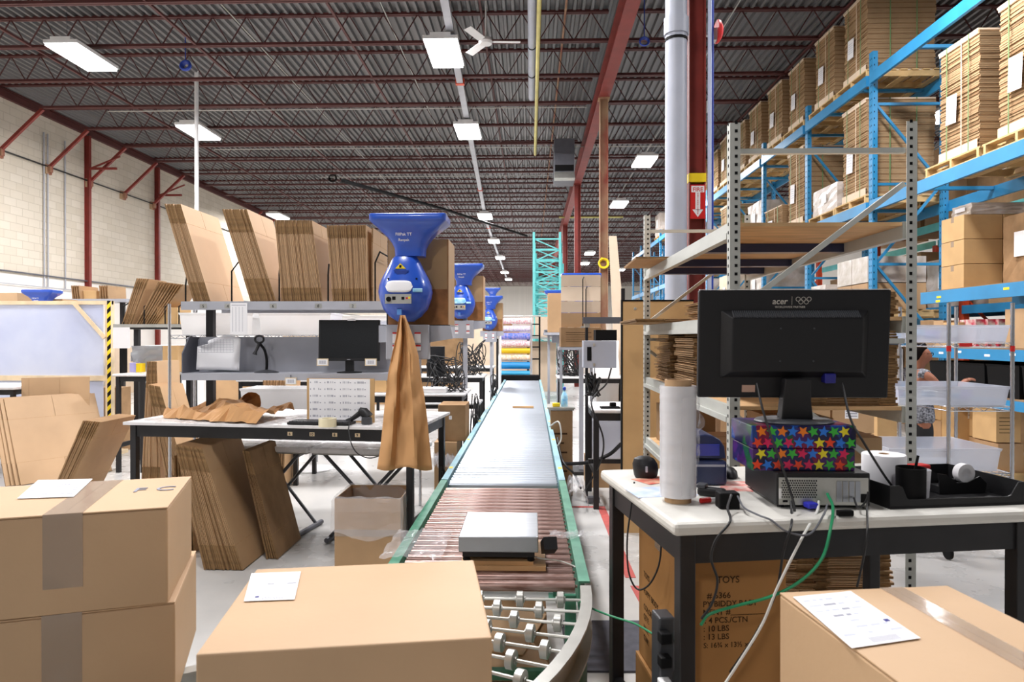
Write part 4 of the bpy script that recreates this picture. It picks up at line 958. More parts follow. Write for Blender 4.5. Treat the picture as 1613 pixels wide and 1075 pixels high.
# ---- gooseneck scanner holder
p = at(419, 588, 4.96); bx_, by_ = p.x, 4.97; bz = zt0 + .032
t = thing('scanner_stand', 'black gooseneck barcode scanner stand in the steel cubby', 'scanner stand', (bx_, by_, bz))
mb = MB(); mb.lathe([(.075, 0), (.078, .004), (.05, .014), (.012, .022)], (bx_, by_, bz), 28); mb.v = [Vector((bx_ + (v.x - bx_) * 1.15, v.y, v.z)) for v in mb.v]; mb.build('base', darkg, t, smooth=True)
mb = MB(); mb.tube(spline([(bx_, by_, bz + .015), (bx_ + .002, by_, bz + .09), (bx_ - .012, by_, bz + .16), (bx_ - .035, by_ - .01, bz + .20), (bx_ - .055, by_ - .02, bz + .22)], 6), .0095, 10); mb.build('gooseneck', blackm, t, smooth=True)
mb = MB(); n = 24; cx_, cz_ = bx_ - .045, bz + .245
pts = [(cx_ + .032 * math.cos(2 * PI * k / n), by_ - .02, cz_ + .026 * math.sin(2 * PI * k / n)) for k in range(n + 1)]; mb.tube(pts, .008, 8, cap=False); mb.build('holder_ring', blackp, t, smooth=True)
mb = MB(); mb.tube([(cx_ + .005, by_ - .03, cz_ - .03), (cx_ - .015, by_ - .05, cz_ - .09), (cx_ - .02, by_ - .055, cz_ - .11)], [.012, .010, .018], 10); mb.build('scan_head', blackp, t, smooth=True)
# ---- flat monitor facing the viewer
def front_monitor(lab, cx_, cy_, zb, w_, h_, rz=0.0, tilt=-.06, zbase=None, base=.09):
    t = thing('computer_monitor', lab, 'monitor', (cx_, cy_, zbase), rz); W = world_of(t); z0 = zb - zbase
    M = W @ Matrix.Translation((0, 0, z0)) @ Matrix.Rotation(tilt, 4, 'X')
    def bb(mb, a, b_, c, d, e, f): mb.par(M @ Vector((a, c, e)), M.to_3x3() @ Vector((b_ - a, 0, 0)), M.to_3x3() @ Vector((0, d - c, 0)), M.to_3x3() @ Vector((0, 0, f - e)))
    mb = MB(); bb(mb, -w_ / 2, w_ / 2, 0, .03, 0, h_); mb.build('shell', blackp, t, bevel=.004)
    mb = MB(); bb(mb, -w_ / 2 + .014, w_ / 2 - .014, -.001, .002, .022, h_ - .014); mb.build('screen', mat('screen_off', (26, 28, 30), .25) if 'screen_off' not in MATS else MATS['screen_off'], t)
    mb = MB(); bb(mb, -.012, .012, -.0008, 0, .007, .012); mb.build('badge', grey, t)
    mb = MB(); mb.par(W @ Vector((-.03, .02, .0)), W.to_3x3() @ Vector((.06, 0, 0)), W.to_3x3() @ Vector((0, .02, 0)), (0, 0, z0 + h_ * .4)); mb.build('stand_neck', blackp, t)
    mb = MB(); mb.lathe([(base, 0), (base, .006), (base * .4, .012)], (cx_, cy_ + .02, zbase), 24); mb.build('stand_base', blackp, t, smooth=True)
    return t
p = at(549, 566, 4.93); front_monitor('flat black monitor with a dark screen over the barcode board', p.x, 4.935, 1.43, .445, .30, .03, zbase=bz)
mb = MB(); q = at(553, 503, 4.91); mb.box(q.x - .03, q.x + .03, 4.925, 4.9265, 1.722, 1.736); tag(mb.build('tape_strip', paper), 'strip of white tape on the top rim of the dark monitor', 'tape')
# ---- barcode board
c = onl(536, 656); c.y = 4.80; c.x = at(536, 620, 4.8).x; t = thing('barcode_board', 'cardboard backed white board of small printed barcodes on the bench', 'board', c, RZL); W = world_of(t)
bw_, bh_ = .50, .31
def wb(mb, a, b_, c_, d, e, f, m_=None): mb.par(W @ Vector((a, c_, e)), W.to_3x3() @ Vector((b_ - a, 0, 0)), W.to_3x3() @ Vector((0, d - c_, 0)), W.to_3x3() @ Vector((0, 0, f - e)), m_)
mb = MB(); wb(mb, -bw_ / 2, bw_ / 2, 0, .012, 0, bh_); mb.build('backing', card_y, t)
mb = MB(); wb(mb, -bw_ / 2 + .018, bw_ / 2 - .03, -.0015, 0, .012, bh_ - .004); mb.build('sheet', paper, t)
mb = MB(); rnd = random.Random(2)
for r in range(6):
    for c_ in range(4):
        x = -bw_ / 2 + .045 + c_ * .108 + (.008 if c_ > 1 else 0); z = bh_ - .035 - r * .048
        wb(mb, x - .02, x - .014, -.0022, -.0016, z, z + .010, ink)
        for k in range(8):
            if rnd.random() < .8: wb(mb, x + k * .006, x + k * .006 + rnd.choice((.002, .004)), -.0022, -.0016, z, z + .014, ink)
        wb(mb, x + .052, x + .062, -.0022, -.0016, z + .002, z + .008, ink)
mb.build('print', ink, t)
mb = MB(); wb(mb, -.03, .03, .012, .10, .001, .006); mb.build('prop_foot', card_y, t)
# small tags
for i, (px, py, lab) in enumerate(((508, 571, 'small barcode tag under the dark monitor, nearer the scanner stand'), (584, 571, 'small barcode tag under the dark monitor, nearer the hanging paper'), (458, 601, 'barcode tag hanging below the steel cubby'))):
    y_ = 4.835 if i < 2 else 4.845; q = at(px, py, y_); mb = MB(); mb.box(q.x - .042, q.x + .042, y_, y_ + .003, q.z - .026, q.z + .026); o = mb.build('barcode_tag', woodl); tag(o, lab, 'tag')
    mb = MB(); mb.box(q.x - .036, q.x + .036, y_ - .001, y_, q.z - .02, q.z + .02, paper)
    for k in range(8): mb.box(q.x - .022 + k * .006, q.x - .019 + k * .006, y_ - .0014, y_ - .001, q.z - .012, q.z + .012, ink)
    mb.build('print', paper, o)
    if i < 2: mb = MB(); mb.box(q.x - .008, q.x + .008, y_ + .003, 4.90, q.z - .004, q.z + .004); mb.build('clip', greyd, o)
    else: mb = MB(); mb.box(q.x - .004, q.x + .004, y_ + .001, y_ + .003, q.z + .026, zt0 - .018 + .04); mb.build('clip', greyd, o)
# ---- keyboard, tape, gun scanner
c = onl(505, 669); t = thing('keyboard', 'black keyboard lying in front of the barcode board', 'keyboard', c, RZL); W = world_of(t)
mb = MB(); mb.obox(W @ Vector((0, .02, .010)), (.44, .15, .018), RZL); mb.build('case', blackp, t, bevel=.004)
mb = MB()
for r in range(5):
    for k in range(16): mb.obox(W @ Vector((-.2 + k * .026, -.035 + r * .027, .022)), (.021, .021, .006), RZL)
mb.build('keys', darkg, t)
c = onl(516, 672); mb = MB(); mb.lathe([(.038, 0), (.060, 0), (.060, .055), (.038, .055)], c, 32, cap=False); mb.f.append(None) if False else None
for k in range(32): mb.f.append([96 + k, 96 + (k + 1) % 32, (k + 1) % 32, k]); mb.mi.append(0)
tag(mb.build('tape_roll', mat('cream_tape', (236, 226, 190), .35, coat=.4), smooth=True), 'roll of cream packing tape standing in front of the keyboard', 'tape')
c = onl(566, 668); t = thing('barcode_scanner', 'black pistol grip barcode scanner lying on the bench by the paper chute', 'scanner', c)
mb = MB(); mb.tube(spline([c + Vector((-.09, -.01, .02)), c + Vector((-.05, 0, .035)), c + Vector((0, .01, .07)), c + Vector((.035, .01, .085))], 4), [.012, .013, .014, .014, .015, .016, .017, .018, .02, .024, .026, .028, .026], 12); mb.build('handle', blackp, t, smooth=True)
mb = MB(); mb.tube([c + Vector((.0, .0, .098)), c + Vector((.03, .0, .085)), c + Vector((.065, -.005, .045))], [.018, .033, .038], 14); mb.build('head', blackp, t, smooth=True)
mb = MB(); mb.lathe([(.035, 0), (.038, .01), (.036, .045), (.02, .05)], c + Vector((.06, -.03, .001)), 18); mb.build('cradle', darkg, t, smooth=True)
cable('scanner_cable', 'thin black scanner cord hanging off the front of the white bench', [at(552, 662, 4.62), at(549, 675, 4.55), at(551, 690, 4.52), at(556, 705, 4.5), at(565, 716, 4.5), at(582, 722, 4.5), at(600, 718, 4.45)], .004, black_c)
# ---- crumpled kraft paper with an open tube end
rnd = random.Random(21)
c0_, c1_ = onl(262, 657), onl(430, 663)
t = thing('kraft_paper', 'crumpled sheet of brown kraft paper lying on the white bench', 'paper', (c0_ + c1_) / 2)
nx, ny = 26, 12; vs = []
for j in range(ny + 1):
    for i in range(nx + 1):
        u, v = i / nx, j / ny; wdt = .10 + .42 * min(1, u * 1.6)
        base = c0_.lerp(c1_, u) + nl * ((v - .35) * wdt); hh = .02 + (.085 * math.sin(min(1, u * 1.15) * PI * .8) * (.5 + .5 * math.sin(v * 5 + u * 9)) * (1 if 0 < v < 1 else .3)) + rnd.random() * .022 + (.05 * max(0, u - .6) if .2 < v < .9 else 0)
        hh += (.018 * math.sin(u * 31 + v * 7) * math.sin(v * 13 + u * 5) + .012) if 0 < v < 1 else 0
        if v == 0: base = base - nl * (.05 * abs(math.sin(u * 18)) + .01); hh = .006 + .012 * rnd.random()
        vs.append((base.x + rnd.uniform(-.008, .008), base.y + rnd.uniform(-.006, .006), ZL + max(.003, hh)))
mb = MB(); mb.add(vs, [(j * (nx + 1) + i, j * (nx + 1) + i + 1, (j + 1) * (nx + 1) + i + 1, (j + 1) * (nx + 1) + i) for j in range(ny) for i in range(nx)])
o = mb.build('sheet', kraft, t); md = o.modifiers.new('s', 'SOLIDIFY'); md.thickness = .0012
mb = MB(); rg = []; p0_ = onl(373, 655) + Vector((-.04, .12, .05)); p1_ = onl(395, 655) + Vector((.0, .0, .105))
for k in range(9):
    u = k / 8; c_ = p0_.lerp(p1_, u); r_ = .035 + .040 * u
    rg.append([c_ + Vector((r_ * 1.1 * math.cos(a) + rnd.uniform(-.005, .005), .02 * math.sin(a), r_ * math.sin(a) + rnd.uniform(-.005, .005))) for a in [2 * PI * q / 16 for q in range(16)]])
mb.loft(rg, cap=False); o = mb.build('tube_end', kraft_d, t); md = o.modifiers.new('s', 'SOLIDIFY'); md.thickness = .0012
# ================================================================ VOID FILL MACHINES
def fillpak(lab, cx_, yy, ztop, rz=0.0, s=1.0, box=True, paper_tail=False, back=False, postx=0.0, boxlab='', zfloor=0.0, pz=None):
    u = .00391 * s; t = thing('void_fill_machine', lab, 'packing machine', (cx_, yy, 0), rz); W = world_of(t)
    def Z(py): return ztop - (py - 340) * u
    def X(px): return (px - 646) * u
    def sup(w_, d_, z, y0, p=3.2, n=28, fr=1.0):
        out = []
        for k in range(n):
            a = 2 * PI * k / n; c_, s__ = math.cos(a), math.sin(a)
            x = math.copysign(abs(c_) ** (2 / p), c_) * w_ / 2; y = math.copysign(abs(s__) ** (2 / p), s__) * d_ / 2
            out.append(W @ Vector((x, y0 + y, z)))
        return out
    # hopper
    mb = MB(); rows = [(118, 66, 339.5), (121, 68, 341), (120, 67, 350), (113, 62, 353.5), (102, 57, 358), (90, 52, 365), (70, 46, 374), (55, 42, 384), (48, 38, 392), (47, 36, 404)]
    mb.loft([sup(a * u, b_ * u, Z(c_), .02, 14 if i < 5 else 4, 44) for i, (a, b_, c_) in enumerate(rows)]); hop = mb.build('hopper', mblue, t, smooth=True)
    mb = MB(); mb.loft([sup(108 * u, 56 * u, Z(339.4), .02, 14, 44), sup(108 * u, 56 * u, Z(339.0), .02, 14, 44)]); mb.build('hopper_opening', mblue_d, hop)
    # body
    mb = MB(); rows = [(35, 34, 404), (42, 40, 408), (50, 46, 416), (58, 52, 424), (73, 60, 438), (82, 66, 450), (85, 68, 460), (82, 66, 470), (70, 58, 487), (50, 44, 499), (26, 26, 507)]
    mb.loft([sup(a * u, b_ * u, Z(c_), .02, 2.6) for a, b_, c_ in rows]); mb.v = [v + W.to_3x3() @ Vector((-8 * u, 0, 0)) for v in mb.v]; body = mb.build('body', mblue, t, smooth=True)
    if not back:
        def yf(py):  # front surface
            for (a, b_, c_), (a2, b2, c2) in zip(rows, rows[1:]):
                if c_ <= py <= c2: q = (py - c_) / (c2 - c_); return .02 - (b_ + (b2 - b_) * q) * u / 2
            return .02 - 30 * u
        def ysurf(px, py):
            for (a, b_, c_), (a2, b2, c2) in zip(rows, rows[1:]):
                if c_ <= py <= c2:
                    q = (py - c_) / (c2 - c_); w_, d_ = (a + (a2 - a) * q), (b_ + (b2 - b_) * q)
                    return .02 - d_ / 2 * u * max(0, 1 - min(.999, abs((px - 638) * 2 / w_)) ** 2.6) ** (1 / 2.6)
            return 0
        def decal(nm, x0, x1, y0, y1, m_, par_, pw=0, dz=.003):
            mb = MB(); N_ = 14; M_ = 6; vs = []
            for i in range(N_ + 1):
                t_ = -1 + 2 * i / N_; px_ = (x0 + x1) / 2 + t_ * (x1 - x0) / 2; hh = (1 - abs(t_) ** pw) ** (1 / 2) if pw else 1
                for j in range(M_ + 1): py_ = (y0 + y1) / 2 + (-1 + 2 * j / M_) * (y1 - y0) / 2 * hh; vs.append(W @ Vector((X(px_), ysurf(px_, py_) - dz, Z(py_))))
            mb.add(vs, [(i * (M_ + 1) + j, (i + 1) * (M_ + 1) + j, (i + 1) * (M_ + 1) + j + 1, i * (M_ + 1) + j + 1) for i in range(N_) for j in range(M_)])
            o = mb.build(nm, m_, par_, smooth=True); md = o.modifiers.new('s', 'SOLIDIFY'); md.thickness = .002; return o
        def panel(nm, x0, x1, y0, y1, m_, par_, dz=.003, rnd_=0):
            ya = min(yf(y0), yf(y1)) - dz; mb = MB()
            if rnd_:
                pts = []; cx2, cz2 = (X(x0) + X(x1)) / 2, (Z(y0) + Z(y1)) / 2; hw, hh = abs(X(x1) - X(x0)) / 2, abs(Z(y0) - Z(y1)) / 2
                for k in range(24): a = 2 * PI * k / 24; c_, s__ = math.cos(a), math.sin(a); pts.append(W @ Vector((cx2 + math.copysign(abs(c_) ** .5, c_) * hw, ya, cz2 + math.copysign(abs(s__) ** .5, s__) * hh)))
                mb.prism(pts, W.to_3x3() @ Vector((0, .008, 0)))
            else: mb.par(W @ Vector((X(x0), ya, Z(y1))), W.to_3x3() @ Vector((X(x1) - X(x0), 0, 0)), W.to_3x3() @ Vector((0, .008, 0)), (0, 0, Z(y0) - Z(y1)))
            return mb.build(nm, m_, par_, fixn=True)
        decal('oval_sticker', 612, 655, 444, 462.5, paper if paper_tail else cyan, body, 5)
        cpn = panel('control_panel', 612, 653, 465, 480, galv, body, .004)
        y_ = min(yf(465), yf(480)) - .006
        mb = MB(); mb.lathe([(4 * u, 0), (3.6 * u, .012), (.0, .012)], (0, 0, 0), 16, axis='Y'); mb.v = [W @ Vector((X(618) + v.x, y_ - v.y, Z(473) + v.z)) for v in mb.v]; mb.build('dial', blackm, cpn)
        def dot(nm, px, py, r, m_):
            mb = MB(); mb.par(W @ Vector((X(px - r), y_, Z(py + r))), W.to_3x3() @ Vector((2 * r * u, 0, 0)), W.to_3x3() @ Vector((0, .004, 0)), (0, 0, 2 * r * u)); mb.build(nm, m_, cpn)
        dot('display', 626, 471.5, 2.6, blackm); dot('button', 640, 471.5, 2.2, blackm); dot('button', 646, 471.5, 1.4, redm); dot('button', 650, 470.8, 1.6, hazard)
        decal('blue_tape', 655, 669, 456, 462, cyan, body, 0, .004)
        panel('spout', 630, 637, 488, 497, mat('spout_blue', (90, 150, 225), .4) if 'spout_blue' not in MATS else MATS['spout_blue'], body, .008)
        mb = MB(); ya = yf(424) - .004; mb.prism([W @ Vector((X(626.5), ya, Z(425))), W @ Vector((X(643), ya, Z(425))), W @ Vector((X(634.5), ya, Z(416.5)))], W.to_3x3() @ Vector((0, .006, 0))); tri = mb.build('warning_sticker', hazard, body, fixn=True)
        mb = MB(); mb.par(W @ Vector((X(633), ya - .001, Z(423.5))), W.to_3x3() @ Vector((3.4 * u, 0, 0)), W.to_3x3() @ Vector((0, .001, 0)), (0, 0, 4 * u)); mb.build('pictogram', inkk, tri)
        mb = MB(); ya = yf(433) - .001; mb.prism([W @ Vector((X(624), ya, Z(427.5))), W @ Vector((X(648), ya, Z(427.5))), W @ Vector((X(643), ya, Z(434))), W @ Vector((X(630), ya, Z(434)))], W.to_3x3() @ Vector((0, .005, 0))); mb.build('grip_recess', mblue_d, body, fixn=True)
        for q in (616, 660): mb = MB(); mb.lathe([(1.6 * u, 0), (1.6 * u, .004)], (0, 0, 0), 10, axis='Y'); mb.v = [W @ Vector((X(q) + v.x, ysurf(q, 441) + .001 - v.y, Z(441) + v.z)) for v in mb.v]; mb.build('bolt', blackm, body)
        xd = W.to_3x3() @ Vector((1, 0, 0)); yh = .02 - (46 * u) / 2 - .004
        text_mesh('lettering', 'FillPak TT', 6.4 * u, white, hop, W @ Vector((X(627), yh - .012, Z(373.5))), xd, (0, -.35, 1), .001, bold=.0003 * s)
        text_mesh('lettering', 'Ranpak', 5.8 * u, white, hop, W @ Vector((X(631), yh + .002, Z(381.5))), xd, (0, -.3, 1), .001, bold=.0003 * s)
    # stand
    if zfloor > 0:
        mb = MB(); mb.par(W @ Vector((-.16, .66, zfloor + .012)), W.to_3x3() @ Vector((.05, 0, 0)), W.to_3x3() @ Vector((0, .05, 0)), (0, 0, Z(540) - zfloor - .012)); mb.build('stand_post', grey, t)
        mb = MB(); mb.par(W @ Vector((-.22, .60, zfloor + .001)), W.to_3x3() @ Vector((.17, 0, 0)), W.to_3x3() @ Vector((0, .17, 0)), (0, 0, .011)); mb.build('stand_base', black, t)
        mb = MB(); mb.par(W @ Vector((-.16, .09, Z(566))), W.to_3x3() @ Vector((.05, 0, 0)), W.to_3x3() @ Vector((0, .62, 0)), (0, 0, .05)); mb.build('support_arm', grey, t)
    else:
        mb = MB(); mb.par(W @ Vector((-.022, .10, .04)), W.to_3x3() @ Vector((.05, 0, 0)), W.to_3x3() @ Vector((0, .05, 0)), (0, 0, Z(500) - .04)); mb.build('stand_post', grey, t)
        mb = MB(); mb.par(W @ Vector((-.10, -.10, .0)), W.to_3x3() @ Vector((.2, 0, 0)), W.to_3x3() @ Vector((0, .4, 0)), (0, 0, .04)); mb.build('stand_base', black, t)
    mb = MB(); mb.par(W @ Vector((X(607), .0, Z(567))), W.to_3x3() @ Vector((68 * u, 0, 0)), W.to_3x3() @ Vector((0, .09, 0)), (0, 0, 55 * u)); hs = mb.build('bracket_housing', grey, t, bevel=.004)
    mb = MB()
    for a, b_ in ((593, 607), (675, 708)):
        mb.prism([W @ Vector((X(a), .05, Z(512))), W @ Vector((X(b_), .05, Z(512))), W @ Vector((X(b_ + (4 if b_ > 640 else 0)), .05, Z(534 if b_ > 640 else 540))), W @ Vector((X(a), .05, Z(540)))], W.to_3x3() @ Vector((0, .03, 0)))
    mb.prism([W @ Vector((X(593), .05, Z(512) - .004)), W @ Vector((X(708), .05, Z(512) - .004)), W @ Vector((X(708), .52, Z(512) - .004)), W @ Vector((X(593), .52, Z(512) - .004))], (0, 0, .004))
    mb.build('paper_tray', grey, t, fixn=True)
    if not back:
        for q in (0, 1):
            for k, (py0, py1) in enumerate(((524, 541), (544, 553))):
                x0 = (618 if q == 0 else 653); mb = MB(); mb.par(W @ Vector((X(x0), -.003, Z(py1))), W.to_3x3() @ Vector((10 * u, 0, 0)), W.to_3x3() @ Vector((0, .003, 0)), (0, 0, (py1 - py0) * u), paper); mb.par(W @ Vector((X(x0), -.0036, Z(py0 + 2.5))), W.to_3x3() @ Vector((10 * u, 0, 0)), W.to_3x3() @ Vector((0, .003, 0)), (0, 0, 2.5 * u), redm)
                mb.build('warning_label', paper, hs)
    if box:
        bz_ = Z(512); q = W @ Vector((X(604), .14, bz_)); r_ = W @ Vector((X(702), .14, bz_)); hh = 140 * u
        bt = thing('paper_supply_box', boxlab, 'box', (q + r_) / 2 + Vector((0, .17, 0)), rz); W2 = world_of(bt)
        w2 = 98 * u; mb = MB()
        for (cx2, cy2, sx_, sy_, m_) in ((0, -.17, w2, .008, plyd), (0, .17, w2, .008, card_d), (-w2 / 2, 0, .008, .34, card_d), (w2 / 2, 0, .008, .34, card)):
            mb.par(W2 @ Vector((cx2 - sx_ / 2, cy2 - sy_ / 2, .002)), W2.to_3x3() @ Vector((sx_, 0, 0)), W2.to_3x3() @ Vector((0, sy_, 0)), (0, 0, hh * (1 if cy2 < 0 or cx2 else .9)), m_)
        mb.build('carton', card, bt)
        mb = MB()
        for k in range(24): mb.par(W2 @ Vector((-w2 / 2 + .01, -.16, .004 + k * hh * .8 / 24)), W2.to_3x3() @ Vector((w2 - .02, 0, 0)), W2.to_3x3() @ Vector((0, .32, 0)), (0, 0, hh * .8 / 24 * .7))
        mb.build('folded_paper', kraft, bt)
        mb = MB(); mb.par(W2 @ Vector((-w2 / 2, -.175, hh * .42)), W2.to_3x3() @ Vector((w2 * .99, 0, 0)), W2.to_3x3() @ Vector((0, .001, 0)), (0, 0, hh * .58)); mb.build('front_flap', card_y, bt)
    return t
F1X = at(646, 460, 4.22).x
fillpak('largest blue funnel topped void fill machine, brown paper hanging from its chute', F1X, 4.22, 2.352, paper_tail=True, zfloor=ZL, boxlab='brown fanfold paper box behind the largest blue machine')
# hanging kraft tail
rnd = random.Random(5)
prof = [(497, 630, 638), (510, 627, 643), (530, 624, 650), (560, 617, 659), (590, 611, 662), (620, 608, 668), (660, 604, 673), (700, 600, 677), (739, 594, 681)]
NX, NY = 22, 34; vs = []
for j in range(NY + 1):
    py = 497 + 242 * j / NY
    for (a, l0, r0), (b_, l1, r1) in zip(prof, prof[1:]):
        if a <= py <= b_: q = (py - a) / (b_ - a); l, r = l0 + (l1 - l0) * q, r0 + (r1 - r0) * q
    for i in range(NX + 1):
        u = i / NX; px = l + (r - l) * u; v = j / NY
        y = 4.10 + (.030 * math.sin(u * 13 + v * 2.5) + .05 * math.exp(-((u - .42 + .12 * v) / .06) ** 2) - .03 * math.exp(-((u - .62 - .1 * v) / .05) ** 2)) * (1 - .45 * v) + rnd.uniform(-.003, .003) + .012 * math.sin(v * 26 + u * 9) * math.exp(-((v - .55) / .25) ** 2) - .02 * math.sin(u * PI)
        vs.append(at(px, py + (3 * math.sin(u * 9) if j == NY else 0), y))
mb = MB(); mb.add(vs, [(j * (NX + 1) + i, j * (NX + 1) + i + 1, (j + 1) * (NX + 1) + i + 1, (j + 1) * (NX + 1) + i) for j in range(NY) for i in range(NX)])
o = mb.build('kraft_paper_strip', kraft, smooth=True); md = o.modifiers.new('s', 'SOLIDIFY'); md.thickness = .0015; tag(o, 'long creased strip of brown kraft paper hanging from the largest blue machine', 'paper')
fillpak('second blue void fill machine along the conveyor, between the largest and the half hidden one', at(731, 470, 8.2).x, 8.2, 2.478, boxlab='brown fanfold paper box behind the second blue machine')
fillpak('third blue void fill machine, half hidden behind a brown box', at(772, 490, 13).x, 13.2, 2.40, boxlab='brown fanfold paper box at the third blue machine')
fillpak('small blue machine whose funnel tip shows beyond the third machine', at(776, 470, 20).x, 20, 3.05, box=False)
fillpak('blue machine across the conveyor behind the pale cardboard sheet', at(915, 470, 8.2).x, 8.22, 2.36, rz=PI, back=True, box=False)
fillpak('farther blue machine across the conveyor, mostly behind brown card', at(880, 470, 11.5).x, 11.7, 2.40, rz=PI, back=True, box=False)
fillpak('blue funnel machine showing over the frosted screen', at(65, 460, 9.9).x, 9.9, 2.30, boxlab='brown box behind the blue machine past the frosted screen')
# ================================================================ FOLDING TABLES, BIN, FLATS UNDER THE BENCH
def folding_table(lab, p0, p1, depth, zt=.74):
    p0, p1 = Vector(p0), Vector(p1); d = p1 - p0; d.z = 0; w_ = d.length; rz = math.atan2(d.y, d.x); R = Matrix.Rotation(rz, 3, 'Z')
    ctr = p0 + R @ Vector((w_ / 2, depth / 2, 0)); ctr.z = 0; t = thing('folding_table', lab, 'table', ctr, rz); W = world_of(t)
    mb = MB(); mb.obox(W @ Vector((0, 0, zt - .022)), (w_, depth, .044), rz); mb.build('tabletop', whitelam, t, bevel=.012)
    mb = MB(); mb.obox(W @ Vector((0, 0, zt - .05)), (w_ - .04, depth - .04, .012), rz); mb.build('underframe', greytop, t)
    for sx_ in (-1, 1):
        for sy_ in (-1, 1):
            mb = MB(); mb.tube([W @ Vector((sx_ * (w_ / 2 - .10), sy_ * (depth / 2 - .06), zt - .056)), W @ Vector((-sx_ * (w_ / 2 - .14), sy_ * (depth / 2 - .06) * (1 if sx_ > 0 else .8), .03))], .014, 10); mb.build('leg', darkg, t, smooth=True)
        mb = MB(); mb.tube([W @ Vector((-sx_ * (w_ / 2 - .14), -depth / 2 + .0, .022)), W @ Vector((-sx_ * (w_ / 2 - .14), depth / 2 - .0, .022))], .020, 12); mb.build('foot_bar', greyd, t, smooth=True)
    return t
folding_table('white folding table with crossed grey legs behind the flat boxes under the bench', az(333, 701, .74), az(484, 706, .74), .52)
folding_table('second white folding table with crossed legs, nearer the conveyor', az(487, 706, .74), az(655, 710, .74), .5)
# bin box with plastic liner
a = at(527, 786, 4.42); b_ = at(631, 788, 4.42); zt_ = a.z
t = thing('waste_carton', 'open brown carton with clear plastic liner used as a bin under the bench', 'bin', ((a.x + b_.x) / 2, 4.62, 0), .0)
x0, x1, y0, y1 = a.x, b_.x, 4.42, 4.84
mb = MB(); q = .006
for bb_ in ((x0, x1, y0, y0 + q), (x0, x1, y1 - q, y1), (x0, x0 + q, y0 + q, y1 - q), (x1 - q, x1, y0 + q, y1 - q)): mb.box(*bb_, .006, zt_)
mb.box(x0, x1, y0, y1, 0, .006); mb.build('carton', card_b, t)
rnd = random.Random(6); mb = MB(); ring_ = []; n = 40
def per(u, off):
    u = u % 1 * 4; k = int(u); f = u - k; P_ = [(x0 - off, y0 - off), (x1 + off, y0 - off), (x1 + off, y1 + off), (x0 - off, y1 + off)]; a_, c_ = P_[k], P_[(k + 1) % 4]; return a_[0] + (c_[0] - a_[0]) * f, a_[1] + (c_[1] - a_[1]) * f
lv = [(-.02, -.10), (-.008, .0), (.003, .012), (.012, -.02), (.016, -.08), (.012, -.15), (.02, -.21)]
for off, dz in lv:
    rg = []
    for k in range(n):
        x, y = per(k / n, off + rnd.uniform(-.002, .009)); rg.append(Vector((x, y, zt_ + dz + rnd.uniform(-.008, .008) - (.06 * math.sin(k / n * PI * 4) ** 2 if dz < -.1 and off > 0 else 0))))
    ring_.append(rg)
mb.loft(ring_, cap=False); mb.build('plastic_liner', film, t)
mb = MB(); mb.box(x0 - .001, x1 + .001, y0 - .002, y0 - .0005, .30, .345); mb.build('packing_tape', tape, t)
# leaning flat boxes below the bench and beside it
fbx = flat_proto('flat_box', .62, .88, .011, .2, card_b)
row_of_flats('flat_box', fbx, 17, (-2.24, 4.62, .004), (-1.98, 4.62, .004), -.23, -.33, (None, 'flat carton in the leaning batch on the floor under the bench', 'brown flat carton with its broad slotted side out, leaning under the bench'), 'flat boxes leaning under the bench')
fby = flat_proto('flat_box', .55, .72, .011, .22, card_b)
row_of_flats('flat_box', fby, 6, (-2.62, 4.98, .004), (-2.50, 4.98, .004), -.03, -.05, (None, 'flat carton upright in the short batch behind the bench leg', 'short flat carton standing just inside the black bench leg'), 'upright flat boxes behind the bench leg')
row_of_flats('flat_box', flat_proto('flat_box', .5, .80, .011, .22, card_d), 5, (-1.90, 4.86, .004), (-1.83, 4.86, .004), -.22, -.26, (None, 'flat carton leaning deeper under the bench near the folding table legs', 'outermost flat carton of the deeper batch near the folding table legs'), 'deeper flat boxes under the bench')
# ================================================================ GREY SHELVING BEHIND THE COMPUTER BENCH
GX0, GX1, GY0, GY1, GZT = .875, 1.62, 2.95, 5.15, 2.52
t = thing('steel_shelving', 'tall light grey punched steel shelving with plywood decks behind the computer bench', 'shelving', ((GX0 + GX1) / 2, (GY0 + GY1) / 2, 0))
for x in (GX0, GX1):
    for y in (GY0, GY1):
        s = 1 if x == GX0 else -1; mb = MB(); a, b_ = (x - .022, x + .022)
        mb.box(a, b_, y, y + .003, 0, GZT); xe = a if s > 0 else b_ - .003
        mb.box(xe, xe + .003, y + .003, y + .045, 0, GZT); up = mb.build('upright', rackg, t)
        mb = MB(); n = int(GZT / .036)
        for k in range(n):
            z = .03 + k * .036; mb.box(x - .006 + s * .004, x + .006 + s * .004, y - .0012, y + .0002, z, z + .013)
            if x == GX0: mb.box(a - .001, a + .0005, y + .018, y + .030, z, z + .013)
        mb.build('hole_row', blackm, up)
def gbar(p, q, w_=.022, h_=.022, nm='brace'):
    mb = MB(); mb.bar(p, q, w_, h_); mb.build(nm, rackg, t)
for y in (GY0, GY1):
    o_ = .02 if y == GY0 else .02
    gbar((GX0 + .022, y + o_, 2.40), (GX1 - .022, y + o_, 2.40), nm='tie_bar'); gbar((GX0 + .02, y + .03, 1.72), (GX1 - .02, y + .03, 2.26)); gbar((GX0 + .022, y + o_, 1.585), (GX1 - .022, y + o_, 1.585), nm='tie_bar')
    gbar((GX0 + .02, y + .03, 1.50), (GX1 - .02, y + .03, .98))
LEV = (2.10, 1.69, 1.30, .85, .46)
